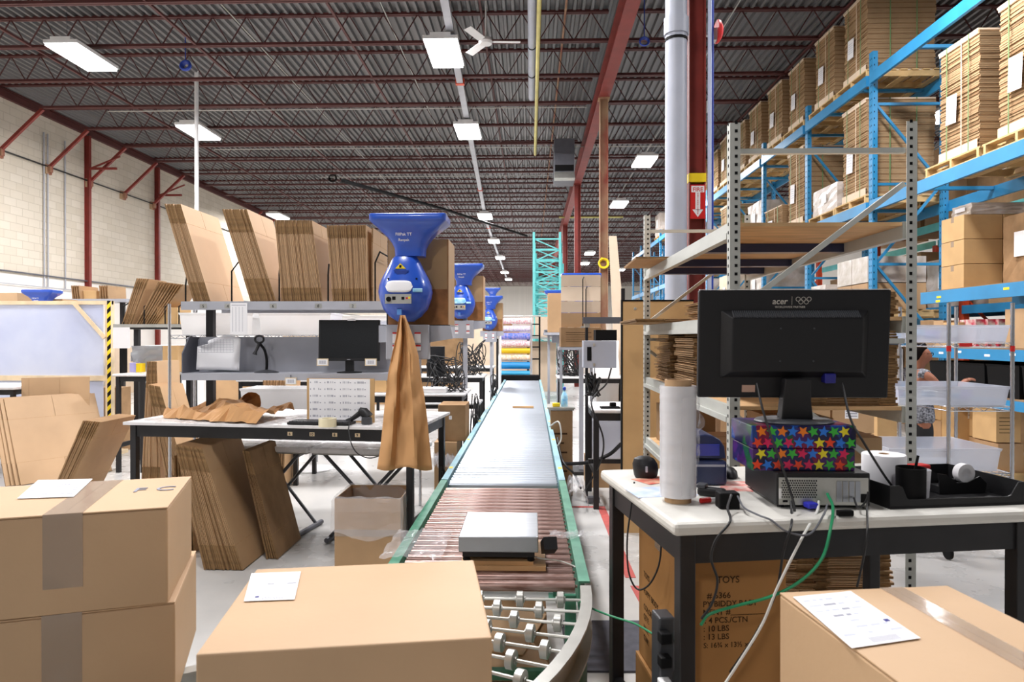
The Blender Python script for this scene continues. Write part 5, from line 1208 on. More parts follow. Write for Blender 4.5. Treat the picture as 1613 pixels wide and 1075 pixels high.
for i, z in enumerate(LEV):
    for x in (GX0, GX1):
        mb = MB(); s = 1 if x == GX0 else -1; xa = x - .012
        mb.box(xa - (.012 if s > 0 else -.024), xa + (.0 if s > 0 else .036), GY0 + .05, GY1, z - .07, z - .045); mb.box(xa, xa + .024, GY0 + .05, GY1, z - .07, z + .002)
        mb.build('shelf_beam', rackg, t)
    mb = MB(); mb.box(GX0 + .014, GX1 - .014, GY0 + .05, GY1, z - .016, z); mb.build('plywood_deck', ply, t)
    for y in (3.55, 4.25, 4.75)[:3 if i == 0 else 2]:
        mb = MB(); mb.box(GX0 + .013, GX1 - .013, y, y + .06, z - .06, z - .017); mb.build('deck_support', navy, t)
flat_h = flat_proto('flat_box', .62, .60, .012, .2, card_b); flat_s = flat_proto('flat_box', .46, .38, .011, .2, card_d); flat_p = flat_proto('flat_box', .46, .38, .011, .2, card)
def pile(me, n, x, y, z, w_, th, lab, group, seed=1, rz=0.0, jit=.012, cat='flat box', toplab=None):
    """Folded cartons lying flat; x,y = near corner, w_ = extent along x."""
    rnd = random.Random(seed)
    for i in range(n):
        o = bpy.data.objects.new('flat_box', me); COL.objects.link(o)
        o.rotation_euler = (Matrix.Rotation(rz + rnd.uniform(-.02, .02), 4, 'Z') @ Matrix.Rotation(PI / 2, 4, 'Y')).to_euler()
        o.location = (x + rnd.uniform(-jit, jit), y + rnd.uniform(-jit, jit), z + th * (i + 1) + .001)
        tag(o, toplab if (toplab and i == n - 1) else lab, cat, group)
pile(flat_h, 1, .66, 4.35, 2.10, .6, .012, 'flat carton jutting out over the end of the top plywood deck', None)
pile(flat_proto('flat_box', .8, .9, .010, .2, card_b), 2, .64, 4.2, 1.69, .9, .012, 'flat carton jutting out past the grey shelving on the second deck', 'flat cartons jutting from the second deck')
pile(flat_s, 9, .95, 3.75, 1.69, .38, .0118, 'flat carton in the pile on the second deck behind the monitor', 'pile on the second deck behind the monitor', 3)
pile(flat_s, 27, .935, 4.62, 1.30, .38, .0122, 'flat carton in the far pile on the third deck beside the tan panel', 'far pile on the third deck', 4, jit=.02)
pile(flat_s, 26, 1.02, 4.1, 1.30, .38, .0122, 'flat carton in the middle pile on the third deck of the grey shelving', 'middle pile on the third deck', 5, jit=.02)
pile(flat_s, 24, .86, 3.6, 1.30, .38, .0122, 'flat carton in the pile on the third deck nearest the monitor', 'near pile on the third deck', 6, jit=.012)
pile(flat_p, 20, .86, 3.02, .46, .6, .0122, 'flat carton in the low pile seen under the bench top', 'low pile under the computer bench', 7, jit=.010)
pile(flat_proto('flat_box', .46, .34, .011, .2, card), 20, 1.25, 3.05, .46, .3, .0122, 'flat carton in the low pile seen under the bench, next to the inner upright', 'second low pile in the grey shelving', 8, jit=.010)
def simple_carton(lab, x0, x1, y0, y1, z0, z1, m_=card_b, rz=0.0, label=None, tapef=False, group=None, marks=False, front='y', name='cardboard_box', lab_side=None):
    t2 = thing(name, lab, 'box', ((x0 + x1) / 2, (y0 + y1) / 2, z0), rz, group); W2 = world_of(t2); hx, hy, h = (x1 - x0) / 2, (y1 - y0) / 2, z1 - z0
    def bb(mb, a, b_, c, d, e, f, mm_=None): mb.par(W2 @ Vector((a, c, e)), W2.to_3x3() @ Vector((b_ - a, 0, 0)), W2.to_3x3() @ Vector((0, d - c, 0)), Vector((0, 0, f - e)), mm_)
    mb = MB(); bb(mb, -hx, hx, -hy, hy, .001, h - .001); mb.build('body', m_, t2, bevel=.003)
    mb = MB(); bb(mb, -hx, hx, -.002, .002, h - .0015, h + .0002); mb.build('flap_seam', card_f, t2)
    if tapef: mb = MB(); bb(mb, -hx - .001, hx + .001, -.03, .03, h, h + .001); bb(mb, -hx - .001, -hx, -.03, .03, h - .07, h); mb.build('packing_tape', tape, t2)
    if label:
        mb = MB(); u0, u1, v0, v1 = label
        bb(mb, -hx + 2 * hx * u0, -hx + 2 * hx * u1, -hy - .0012, -hy, h * v0, h * v1); lb2 = mb.build('shipping_label', paper, t2)
        mb = MB()
        for k in range(3): bb(mb, -hx + 2 * hx * (u0 + .02), -hx + 2 * hx * (u1 - .03), -hy - .0016, -hy - .0012, h * (v0 + (v1 - v0) * (.2 + .25 * k)), h * (v0 + (v1 - v0) * (.3 + .25 * k)))
        mb.build('print', ink, lb2)
    if marks:
        mb = MB()
        for k in range(5): bb(mb, -hx * .75, hx * (.2 if k % 2 else .5), -hy - .001, -hy, h * (.28 + .11 * k), h * (.30 + .11 * k))
        mb.build('print', inkb, t2)
    return t2
SC = simple_carton
SC('brown carton on the fourth deck of the grey shelving, by the tan panel', .93, 1.25, 4.65, 5.08, .852, 1.12, card_d, tapef=True)
SC('flat brown carton on the fourth deck, before the one by the tan panel', .93, 1.33, 4.12, 4.6, .852, .97, card_b)
SC('carton on the fourth deck hidden partly by the star box', 1.00, 1.55, 3.05, 3.5, .852, 1.16, card_b, label=(.3, .5, .72, .95))
SC('carton with white label on the fourth deck behind the monitor stand', 1.27, 1.58, 3.6, 4.05, .852, 1.18, card_b, label=(.2, .5, .7, .95))
pile(flat_h, 3, .78, 4.3, .46, .6, .012, 'flat carton poking out of the lowest deck beside the dome scanner', 'flat cartons poking out of the lowest deck', 9)
# tall tan panel beyond the shelving
t = thing('leaning_panel', 'tall tan cardboard panel with dark top edging standing past the grey shelving', 'panel', (1.0, 5.6, 0))
xa, xb = at(981, 600, 5.6).x, at(1092, 600, 5.6).x; zt = at(981, 475, 5.6).z
mb = MB(); mb.box(xa, xb, 5.60, 5.64, 0, zt); mb.build('panel', card_y, t)
mb = MB(); mb.box(xa - .002, xb + .002, 5.595, 5.645, zt, zt + .012); mb.box(xa - .012, xa - .002, 5.595, 5.645, .02, zt + .012); mb.build('edging', blackm, t)
mb = MB(); mb.lathe([(.012, 0), (.008, .004)], (0, 0, 0), 12, axis='Y'); mb.v = [Vector((xa + .10 + v.x, 5.598 - v.y, zt - .06 + v.z)) for v in mb.v]; mb.build('grommet', galv, t)
# ================================================================ BLUE PALLET RACK
RX0, RX1 = 5.10, 6.22
FY = [6.4, 10.4, 12.8, 15.2, 17.6, 20.0, 22.4, 24.8, 27.2, 29.6, 32.0, 34.4]
t = thing('pallet_rack', 'long blue pallet rack with punched uprights loaded with strapped carton bales', 'rack', ((RX0 + RX1) / 2, 20, 0)); rackt = t
def upright_mb(x, y, h=5.88):
    mb = MB(); mb.box(x, x + .075, y - .055, y + .055, .01, h); mb.box(x - .02, x + .095, y - .08, y + .08, 0, .01)
    for k in range(int(h / .1)): mb.box(x + .02, x + .032, y - .0565, y - .055, .06 + k * .1, .085 + k * .1, blackm); mb.box(x - .001, x, y - .028, y - .016, .06 + k * .1, .085 + k * .1, blackm); mb.box(x - .001, x, y + .016, y + .028, .06 + k * .1, .085 + k * .1, blackm)
    return mb
u0 = None
for y in FY:
    for x in (RX0, RX1 - .075):
        if u0 is None: u0 = upright_mb(x, y).build('upright', blue, t); ux, uy = x, y
        else: o = u0.copy(); COL.objects.link(o); o.parent = t; o.location = (x - ux, y - uy, 0); WM[o.name] = WM[t.name]
    mb = MB()
    zs = [.4, 1.5, 2.7, 3.9, 5.1]
    for i, z in enumerate(zs):
        mb.box(RX0 + .075, RX1 - .075, y - .02, y + .02, z - .02, z + .02)
        if i: a, b_ = (RX0 + .07, RX1 - .07) if i % 2 else (RX1 - .07, RX0 + .07); mb.bar((a, y, zs[i - 1]), (b_, y, z), .035, .035)
    mb.build('frame_brace', blue, t)
def rbeam(y0, y1, z, h_=.16):
    for x in (RX0 - .045, RX1):
        mb = MB(); mb.box(x, x + .045, y0, y1, z - h_, z); mb.build('beam', blue, t)
    n = 2 if z > 3 else 1
    for k in range(n if y0 < 24 else 0): y = y0 + (y1 - y0) * (k + .5) / n; mb = MB(); mb.box(RX0, RX1, y - .03, y + .03, z - .05, z - .005); mb.build('cross_support', blue, t)
for a, b_ in zip(FY, FY[1:]):
    for z in (5.55, 3.64): rbeam(a + .056, b_ - .056, z)
    if a > 9: rbeam(a + .056, b_ - .056, 1.9)
rbeam(6.46, 9.0, 2.18, .15); rbeam(6.46, 9.0, 1.47, .12)
mb = MB()
for y, z in ((8.6, 2.10), (8.62, 2.15 - .1), (7.4, 2.12), (7.05, 2.16), (7.0, 2.06), (7.3, 1.42), (7.7, 1.40), (8.2, 1.43), (8.55, 1.41)): mb.box(RX0 - .047, RX0 - .045, y - .045, y + .045, z - .012, z + .014, hazard if z > 2 else paper)
mb.build('location_label', hazard, t)
# pallets and bales
def pallet(lab, x0, y0, z, wx=1.10, wy=1.08, group='wooden pallets on the blue rack', proto=[None]):
    if proto[0] is None:
        p = thing('wooden_pallet', lab, 'pallet', (x0, y0, z), 0, group); proto[0] = p
        for k in range(3): yy = y0 + .02 + k * (wy - .08) / 2; mb = MB(); mb.box(x0, x0 + wx, yy, yy + .04, z + .018, z + .105); mb.build('stringer', wood, p)
        mb = MB()
        for k in range(7): xx = x0 + k * (wx - .1) / 6; mb.box(xx, xx + .1, y0, y0 + wy, z + .105, z + .125)
        mb.build('top_boards', wood, p)
        mb = MB()
        for k in range(3): xx = x0 + k * (wx - .1) / 2; mb.box(xx, xx + .1, y0, y0 + wy, z + .001, z + .018)
        mb.build('bottom_boards', wood, p); return p
    return copy_tree(proto[0], lab, (x0, y0, z), group=group)
bale_p = [None]; bale_c = mat('bale_carton', (172, 144, 110), .85, spec=.15, var=.06, vscale=4)
def bale(lab, y0, z, h, d=.78, x0=None, w_=1.05, lean=0.0, group=None, labels=True):
    """Strapped bale of flat cartons; aisle face at x0, from y0 away."""
    x0 = RX0 + .02 if x0 is None else x0
    H0 = 1.2
    if bale_p[0] is None:
        b_ = thing('strapped_bale', lab, 'bale', (x0, y0, z), 0, None); bale_p[0] = b_; rnd = random.Random(17); mb = MB(); n = 62
        bow = lambda u: .03 * math.sin(u * PI * 1.3)
        for k in range(n):
            u = k / n; e = rnd.uniform(-.012, .012); f = rnd.uniform(-.003, .003)
            mb.box(x0 + .02 + bow(u) * .6 + e, x0 + w_ + e, y0 + .0 + f + bow(u), y0 + .78 + f + bow(u), z + .02 + (H0 - .04) * k / n, z + .02 + (H0 - .04) * (k + .86) / n, (None, card_d, None, bale_c)[k % 4])
        mb.box(x0 + .05, x0 + w_ - .03, y0 + .05, y0 + .74, z + .02, z + H0 - .03, card_f)
        mb.build('flat_cartons', bale_c, b_)
        mb = MB(); mb.box(x0 - .002, x0 + .06, y0 - .0, y0 + .78, z + H0 - .05, z + H0 - .015); mb.box(x0 - .002, x0 + w_, y0 - .01, y0 + .8, z + H0 - .02, z + H0); mb.box(x0 - .002, x0 + w_, y0 - .01, y0 + .8, z, z + .02); mb.box(x0 - .004, x0 + .002, y0, y0 + .78, z + .0, z + .10); mb.build('edge_board', card_l, b_)
        for q, (yy, mm_) in enumerate(((y0 + .16, green_s), (y0 + .30, card_l), (y0 + .60, green_s))):
            mb = MB(); mb.box(x0 - .008, x0 - .004, yy, yy + .016, z + .0, z + H0); mb.box(x0 - .008, x0 + w_, yy, yy + .016, z + H0, z + H0 + .002); mb.build('strap', mm_, b_)
        for q, xx in enumerate((x0 + .35, x0 + .75)):
            mb = MB(); mb.box(xx, xx + .016, y0 - .022, y0 - .018, z, z + H0); mb.build('strap', green_s, b_)
        mb = MB(); R = Matrix.Rotation(.06, 3, 'X'); mb.obox((x0 - .012, y0 + .50, z + .52), (.002, .21, .30), R=R); lb_ = mb.build('paper_label', paper, b_)
        mb = MB()
        for k in range(5): mb.obox((x0 - .0134, y0 + .50, z + .46 + k * .035), (.001, .15, .008), R=R)
        mb.build('print', inkl, lb_)
        b_.scale = (1, d / .78, h / H0); return b_
    c = copy_tree(bale_p[0], lab, (x0, y0, z)); c.scale = (w_ / 1.05, d / .78, h / H0); c.rotation_euler = (0, 0, lean)
    return c
ZT1 = 5.551; ZT2 = 3.641
top = [(10.6, .74, 'huge strapped carton bale on the top rack level just past the near upright'), (11.72, .70, 'second bale on the top rack level, a torn white sheet hanging on it'), (13.0, .75, 'third bale on the top rack level, past the second blue upright'), (14.12, .78, 'fourth bale on the top rack level'), (15.4, .80, 'fifth bale on the top rack level, pale in the lamp light'), (16.52, .75, 'sixth bale along the top rack level'), (17.8, .9, 'seventh bale on the top rack level, behind the grey shelving post'), (18.92, .8, 'eighth bale on the top rack level'), (20.2, .8, 'ninth bale on the top rack level, by the red column')]
for i, (y, d, lab) in enumerate(top):
    pallet('wooden pallet under the ' + lab.split(' on the ')[0].split(' along')[0] + ' of the top rack level', RX0 + .0, y - .1, ZT1)
    bale(lab, y, ZT1 + .127, (1.22, 1.20, 1.18, 1.2, 1.2, 1.15, 1.2, 1.1, 1.15)[i], d, lean=(.0, .03, -.01, .02, 0, .02, -.02, 0, 0)[i])
mid = [(7.98, .72, 1.38, 'strapped bale on the middle rack level nearest the punched shelving post'), (6.86, .80, 1.46, 'strapped bale with a big white sheet on the middle rack level at the picture edge'), (10.6, .78, 1.50, 'strapped bale on the middle rack level between two blue uprights'), (13.0, .75, 1.45, 'strapped bale on the middle rack level past the second upright'), (17.8, .8, 1.3, 'strapped bale far down the middle rack level')]
for i, (y, d, h, lab) in enumerate(mid):
    pallet('wooden pallet under the ' + ('bale nearest the punched post', 'bale at the picture edge', 'bale between two blue uprights', 'bale past the second upright', 'far bale')[i] + ' on the middle level', RX0 - .03, y - .12, ZT2)
    bale(lab, y, ZT2 + .127, h, d, lean=(.015, -.02, 0, .01, 0)[i])
wrapm = mat('shrink_wrapped', (214, 206, 200), .3, spec=.6, coat=.3, rgb2=(190, 178, 164), vscale=5, bump=.5, bscale=14)
def wrapped(lab, x0, x1, y0, y1, z0, h, m_=wrapm, name='wrapped_load'):
    t2 = thing(name, lab, 'load', ((x0 + x1) / 2, (y0 + y1) / 2, z0)); rnd = random.Random(int(y0 * 100)); mb = MB(); rings = []
    for k in range(7):
        z = z0 + .002 + h * k / 6; o_ = .02 * rnd.random(); rg = []
        for (a, b_, c, d) in ((x0, y0, x1, y0), (x1, y0, x1, y1), (x1, y1, x0, y1), (x0, y1, x0, y0)):
            for q in range(5): u = q / 5; rg.append(Vector((a + (c - a) * u + rnd.uniform(-.012, .012), b_ + (d - b_) * u + rnd.uniform(-.012, .012), z)))
        rings.append(rg)
    mb.loft(rings); mb.build('load', m_, t2, fixn=True); mb = MB(); mb.box(x0 - .02, x0 - .016, (y0 + y1) / 2 - .1, (y0 + y1) / 2 + .1, z0 + h * .4, z0 + h * .75); mb.build('paper_label', paper, t2); return t2
pallet('wooden pallet under the low white wrapped load', RX0, 11.62, ZT2); wrapped('low white wrapped load on the middle rack level between two bales', RX0 + .05, RX1 - .1, 11.64, 12.6, ZT2 + .127, .46)
pallet('wooden pallet under the slumped carton pile', RX0, 14.03, ZT2); bale('short slumped bale on the middle rack level behind the plywood top deck', 14.1, ZT2 + .127, .55, .9, lean=.04)
for i, (y, z, h) in enumerate(((21.22, ZT1, 1.1), (22.49, ZT1, 1.0), (24.89, ZT1, 1.1), (27.29, ZT1, .9), (20.09, ZT2, 1.1), (22.49, ZT2, 1.2), (24.89, ZT2, 1.0), (15.29, ZT2, .9), (17.69, 1.901, 1.2), (20.09, 1.901, 1.3), (22.49, 1.901, 1.2), (15.29, 1.901, 1.2))):
    nm = ('by the slim column top', 'second from the slim column top', 'third far', 'last far')[i] if i < 4 else ('by the peeling column', 'behind the yellow coil', 'last far', 'above the plywood deck')[i - 4] if i < 8 else ('under the bale row', 'behind the cardboard sheet', 'last', 'beside the grey pipe')[i - 8]
    lv_ = ('top', 'middle', 'lower')[i // 4]
    pallet('pallet of the pale wrapped load %s on the %s level' % (nm, lv_), RX0, y, z); wrapped('pale wrapped load %s on the %s rack level' % (nm, lv_), RX0 + .03, RX1 - .1, y + .05, y + 1.0, z + .127, h, wrapm if i % 2 else card_l)
# loads on the lower levels seen between monitor and uprights
pallet('pallet of the white wrapped carton pile behind the monitor', RX0, 10.5, 1.901); 
for i, (y, z0, m_) in enumerate(((10.53, 2.03, card_b), (11.05, 2.03, card_b), (10.53, 2.44, wrapm), (11.05, 2.44, wrapm), (12.93, 2.03, card_b), (13.45, 2.03, card_l))):
    SC('%s carton on the lower level behind the monitor, %s' % (('brown', 'brown', 'film wrapped', 'film wrapped', 'brown', 'pale')[i], ('under the front wrapped one', 'under the rear wrapped one', 'on the front brown one', 'on the rear brown one', 'front one past the second upright', 'rear one past the second upright')[i]), RX0 + .02, RX0 + .9, y, y + .5, z0, z0 + .40, m_)
pallet('pallet of the far lower cartons past the second upright', RX0, 12.89, 1.901)
wrapped('crumpled white wrapped load on the lower level left of the second upright', RX0 + .02, RX1 - .1, 12.0, 12.6, 1.901, .62)
# neighbouring rack with orange uprights
t = thing('pallet_rack', 'second rack with orange punched uprights standing behind the blue one', 'rack', (7.4, 12, 0))
for y in (8.2, 10.9, 13.6, 16.3, 19):
    for x in (6.75, 7.9):
        mb = MB(); mb.box(x, x + .09, y - .06, y + .06, 0, 3.4); mb.build('upright', orange, t)
    mb = MB(); mb.bar((6.83, y, 2.2), (7.91, y, 3.2), .035, .035); mb.bar((7.91, y, 1.1), (6.83, y, 2.2), .035, .035); mb.build('frame_brace', orange, t)
for a, b_ in zip((8.2, 10.9, 13.6, 16.3), (10.9, 13.6, 16.3, 19)):
    for z in (2.1, 3.5):
        for x in (6.72, 7.93): mb = MB(); mb.box(x, x + .04, a + .06, b_ - .06, z - .13, z); mb.build('beam', teal if z > 3 else blue, t)
        mb = MB(); mb.box(6.76, 7.93, a + .1, b_ - .1, z, z + .004)
        if z < 3: mb.build('wire_deck', galv, t)
for i, y in enumerate((8.4, 9.5, 11.1, 12.2, 13.8, 14.9)):
    wrapped('wrapped brown carton block on the orange upright rack, number %s from the near end' % ('one two three four five six'.split()[i]), 6.85, 7.8, y, y + .9, 2.105, (.7, .95, .8, 1.0, .9, .8)[i], card_b if i % 2 else wrapm)
# cartons in the near bay above the labelled beam
k = 0
xb = at(1514, 400, 8.45).x
mb = MB(); mb.box(RX0, RX1, 6.5, 8.95, 2.181, 2.193); tag(mb.build('shelf_board', card_d), 'board deck on the labelled blue beam under the film wrapped cartons', 'board')
names = ('lower outer', 'lower inner', 'middle outer', 'middle inner', 'upper outer', 'upper inner')
for j in range(3):
    for i in range(2):
        SC('yellowish taped carton on the labelled beam, %s of the six' % names[j * 2 + i], xb + .0 + i * .47, xb + .46 + i * .47, 8.4, 8.85, 2.194 + j * .30, 2.194 + j * .30 + .296, card_y, tapef=True)
wrapped('dark brown wrapped carton pair on the labelled beam at the picture edge', 5.5, 6.1, 7.5, 8.1, 2.194, .8, card_d)
wrapped('grey film wrapped cartons topping the upper cartons', xb + .1, xb + .9, 8.42, 8.8, 2.194 + .9, .14)
# mid shelf goods (1.47 m)
mb = MB(); mb.box(RX0, RX1, 6.5, 8.95, 1.471, 1.483); tag(mb.build('shelf_board', card_d), 'board deck on the lower white labelled blue beam', 'board')
pinkb = mat('toy_carton_print', (220, 60, 90), .4, rgb2=(240, 240, 230), vscale=16)
for i, (px0, px1, y, h, m_, lab) in enumerate(((1452, 1466, 8.8, .34, card_d, 'narrow brown carton end on the lower labelled beam'), (1467, 1488, 8.6, .33, card_b, 'open topped brown carton on the lower labelled beam'), (1508, 1533, 8.3, .30, card_y, 'tan carton with dark window on the lower labelled beam'), (1537, 1554, 8.1, .33, pinkb, 'first pink printed toy carton on the lower labelled beam'), (1556, 1572, 8.05, .33, pinkb, 'second pink printed toy carton on the lower labelled beam'), (1573, 1586, 8.0, .33, pinkb, 'third pink printed toy carton, next to the brown one'), (1587, 1613, 7.2, .42, card_b, 'brown carton on the lower labelled beam at the picture edge'))):
    a, b_ = at(px0, 500, y).x, at(px1, 500, y).x
    if a < RX0 + .01: b_ += RX0 + .01 - a; a = RX0 + .01
    SC(lab, a, b_, y, y + .3, 1.484, 1.484 + h, m_)
# floor level cartons under the blue rack
fl_list = [(1455, 1480, 8.9, 0.0, .42, 'lower tan carton of the first column behind the person'), (1455, 1480, 8.9, .43, .80, 'upper tan carton of the first column behind the person'), (1482, 1505, 8.7, 0, .55, 'tan carton with a small label behind the cart post'), (1482, 1505, 8.7, .56, .95, 'tan carton with arrows on the small labelled one'), (1507, 1542, 8.4, 0, .95, 'tall tan carton with red stamp behind the wire cart'), (1544, 1578, 8.2, 0, .40, 'lower brown carton with two white labels near the cart end'), (1544, 1575, 8.2, .41, .86, 'upper brown carton near the cart end'), (1569, 1608, 7.6, .45, .82, 'tan carton with black side print at the picture edge'), (1572, 1613, 7.6, 0, .44, 'bottom brown carton at the picture edge')]
for i, (px0, px1, y, z0, z1, lab) in enumerate(fl_list):
    a, b_ = at(px0, 700, y).x, at(px1, 700, y).x
    t2 = SC(lab, a, b_, y, y + .4, z0 + (.12 if z0 == 0 else 0), z1, (card_y, card_b)[i % 3 == 2], label=(.5, .85, .6, .8) if i in (2, 4, 5, 6) else None, marks=i in (3, 7))
    if i == 4: W2 = world_of(t2); mb = MB(); mb.box(a + .06, a + .14, y - .003, y - .001, .78, .84, redm); mb.build('red_stamp', redm, t2)
mb = MB(); mb.box(4.9, 6.2, 7.55, 9.4, .0, .02); mb.box(4.9, 6.2, 7.55, 7.65, .02, .10); mb.box(4.9, 6.2, 8.4, 8.5, .02, .10); mb.box(4.9, 6.2, 9.3, 9.4, .02, .10); mb.box(4.9, 6.2, 7.55, 9.4, .10, .119)
tag(mb.build('wooden_pallet', wood), 'low wooden platform under the cartons behind the wire cart', 'pallet')
for i, (px0, px1, z0, z1, lab) in enumerate(((1382, 1413, .35, .85, 'tall pale carton with a white label on a pallet, behind the grey shelving'),)):
    a, b_ = at(px0, 700, 7.6).x, at(px1, 700, 7.6).x; SC(lab.replace('right of', 'next to'), a, b_, 7.6, 8.0, z0, z1, card_y if i == 0 else card_b, label=(.3, .6, .75, .95))
mb = MB(); a, b_ = at(1350, 700, 7.5).x, at(1418, 700, 7.5).x; mb.box(a, b_, 7.55, 8.2, .11, .129); [mb.box(a, b_, y, y + .05, 0, .11) for y in (7.55, 7.85, 8.1)]
tag(mb.build('wooden_pallet', wood), 'wooden pallet on the floor past the grey shelving', 'pallet')
SC('carton base under the tall pale labelled carton', at(1382, 700, 7.6).x, at(1413, 700, 7.6).x, 7.6, 8.0, .13, .349, card_d)
for j in range(4):
    for i, (px0, px1) in enumerate(((1232, 1308), (1311, 1377))):
        SC('brown carton %s in the %s stack past the shelving behind the star box' % (('at the floor', 'second up', 'third up', 'on top')[j], ('inner', 'outer')[i]), at(px0, 700, 6.2).x, at(px1, 700, 6.2).x, 6.2, 6.6, .005 + j * .245, .245 + j * .245, card_b, label=(.3, .62, .55, .92) if j == 3 else None)
mb = MB(); mb.box(RX0, RX1, 6.5, 8.95, .93, .945); tag(mb.build('shelf_board', card_d), 'dark board added under the black blocks behind the wire cart', 'board')  # added, with its beam, to carry the black blocks
rbeam(6.46, 9.0, .929, .10)
for i in range(4): tub_box('black plastic bin in the dark row behind the wire cart, %s from the picture edge' % ('first second third fourth'.split()[i]), RX0 + .02, RX1 - .1, 6.75 + i * .55, 7.27 + i * .55, .946, .36, blackm)  # black tubs added where the rack bay is only a dark void
for i in range(5): wrapped('added dark block on the floor under the orange upright rack, %s from the near end' % ('first second third fourth fifth'.split()[i]), 6.88, 7.85, (8.3, 9.6, 11.0, 12.3, 13.7)[i], (8.3, 9.6, 11.0, 12.3, 13.7)[i] + 1.15, 0, 1.85, card_d)  # dark stock added to block the bright wall behind the rack
for i in range(5): wrapped('added carton block on the highest orange rack level, %s from the near end' % ('first second third fourth fifth'.split()[i]), 6.9, 7.85, (8.3, 9.6, 11.0, 12.3, 13.7)[i], (8.3, 9.6, 11.0, 12.3, 13.7)[i] + 1.15, 3.505, 1.3, (card_b, card_d)[i % 2])  # likewise added before the bright wall, one level higher
pile(flat_s, 27, 1.222, 3.03, 1.30, .38, .0122, 'flat carton in the dark pile on the third deck beside the inner punched post', 'dark pile beside the inner punched post', 14, jit=.008)
pile(flat_s, 9, 1.222, 3.03, 1.69, .38, .0122, 'flat carton on the second deck, in the pile beside the inner punched post', 'second deck pile beside the inner punched post', 15, jit=.008)
# ================================================================ WIRE CART WITH TUBS
cx0, cx1, cy0, cy1 = 3.01, 3.46, 5.0, 5.65
cxl = at(1440, 540, 5.0).x - .15
cart = wire_rack('chrome wire cart with plastic tubs beside the person', cx0, cx1, cy0, cy1, 1.85, (1.56, 1.10, .62), name='wire_cart', casters=True)
for x in (2.55,):
    pass
for x, y in ((cx0, cy0 - .016), (cx1 - .02, cy0 - .016)):
    mb = MB(); mb.lathe([(.0155, -.02), (.0155, .02)], (x if x == cx0 else x + .02, cy0, 1.52), 12); mb.build('red_clip', redm, cart)
mb = MB(); mb.box(cx0 + .07, cx0 + .16, cy0 - .012, cy0 - .006, 1.535, 1.56); mb.build('red_clip', redm, cart)
tub_box('translucent white tub on the top shelf of the wire cart', 2.62, 3.46, 5.02, 5.60, 1.566, .125, tub, (paper, pal_blue, pal_lil))
tub_box('clear tub with blue goods on the middle shelf of the wire cart', 2.66, 3.46, 5.02, 5.62, 1.106, .14, tub, (paper, pal_blue, pal_lil))
tub_box('empty clear tub on the lowest shelf of the wire cart', 2.60, 3.40, 5.02, 5.62, .626, .17, tub, None)
# ================================================================ THE PERSON
def skin_obj(name, verts, edges, radii, m_, parent, root=0, sub=2):
    me = bpy.data.meshes.new(name); W = world_of(parent); me.from_pydata([tuple(v) for v in verts], edges, []); me.materials.append(m_)
    o = bpy.data.objects.new(name, me); COL.objects.link(o); o.parent = parent; WM[o.name] = W
    md = o.modifiers.new('skin', 'SKIN'); md.use_smooth_shade = True
    for i, r in enumerate(radii):
        sv = me.skin_vertices[0].data[i]; sv.radius = r if isinstance(r, tuple) else (r, r); sv.use_root = (i == root)
    sb = o.modifiers.new('sub', 'SUBSURF'); sb.levels = sub; sb.render_levels = sub; return o
PX, PY = 3.86, 6.9
per_ = thing('person', 'person in a dark patterned sleeveless blouse and black trousers reaching along the rack', 'person', (PX, PY, 0), 0)
# local frame: +x = facing direction
V = [(0, 0, .80), (0, 0, .95), (-.01, 0, 1.10), (-.01, 0, 1.20), (0, 0, 1.27), (.01, 0, 1.33), (.025, 0, 1.40), (.03, 0, 1.455), (.028, 0, 1.505),
     (0, -.09, .78), (.01, -.09, .44), (-.01, -.10, .09), (.09, -.105, .035), (.15, -.11, .03),
     (0, .09, .78), (.03, .09, .44), (.01, .10, .09), (.11, .105, .035), (.17, .11, .03),
     (.0, -.12, 1.24), (.04, -.15, 1.21), (.15, -.18, 1.06), (.25, -.17, 1.10), (.32, -.16, 1.15), (.35, -.155, 1.18),
     (.0, .13, 1.21), (.02, .165, 1.17), (.06, .18, .97), (.20, .15, .96), (.26, .14, 1.0), (.30, .13, 1.02),
     (.128, 0, 1.412), (.10, 0, 1.375)]
E = [(0, 1), (1, 2), (2, 3), (3, 4), (4, 5), (5, 6), (6, 7), (7, 8), (0, 9), (9, 10), (10, 11), (11, 12), (12, 13), (0, 14), (14, 15), (15, 16), (16, 17), (17, 18),
     (3, 19), (19, 20), (20, 21), (21, 22), (22, 23), (23, 24), (3, 25), (25, 26), (26, 27), (27, 28), (28, 29), (29, 30), (6, 31), (6, 32)]
Rr = [(.085, .12), (.08, .11), (.10, .13), (.10, .12), .05, .045, (.085, .07), (.09, .075), (.06, .055), .085, .055, .036, .032, .028, .085, .055, .036, .032, .028,
      .05, .045, .036, .028, .022, .030, .05, .045, .036, .028, .022, .030, .014, .022]
fing = []
for side, base, sg in ((24, Vector((.35, -.155, 1.18)), 1), (30, Vector((.30, .13, 1.02)), -1)):
    for k, (dy, dz, l) in enumerate(((-.028, .01, .075), (-.01, .018, .085), (.010, .018, .08), (.028, .008, .065), (.03 * sg, -.03, .05))):
        i0 = len(V); p = base + Vector((.012, dy, dz)); d = Vector((1, dy * 3, .15 if k < 4 else -.5)).normalized()
        V += [tuple(p + d * l * .35), tuple(p + d * l * .7 + Vector((0, 0, -.006))), tuple(p + d * l + Vector((-.004, 0, -.02)))]
        E += [(side, i0), (i0, i0 + 1), (i0 + 1, i0 + 2)]; Rr += [.0095, .0085, .007]
skin_obj('body', V, E, Rr, skin, per_)
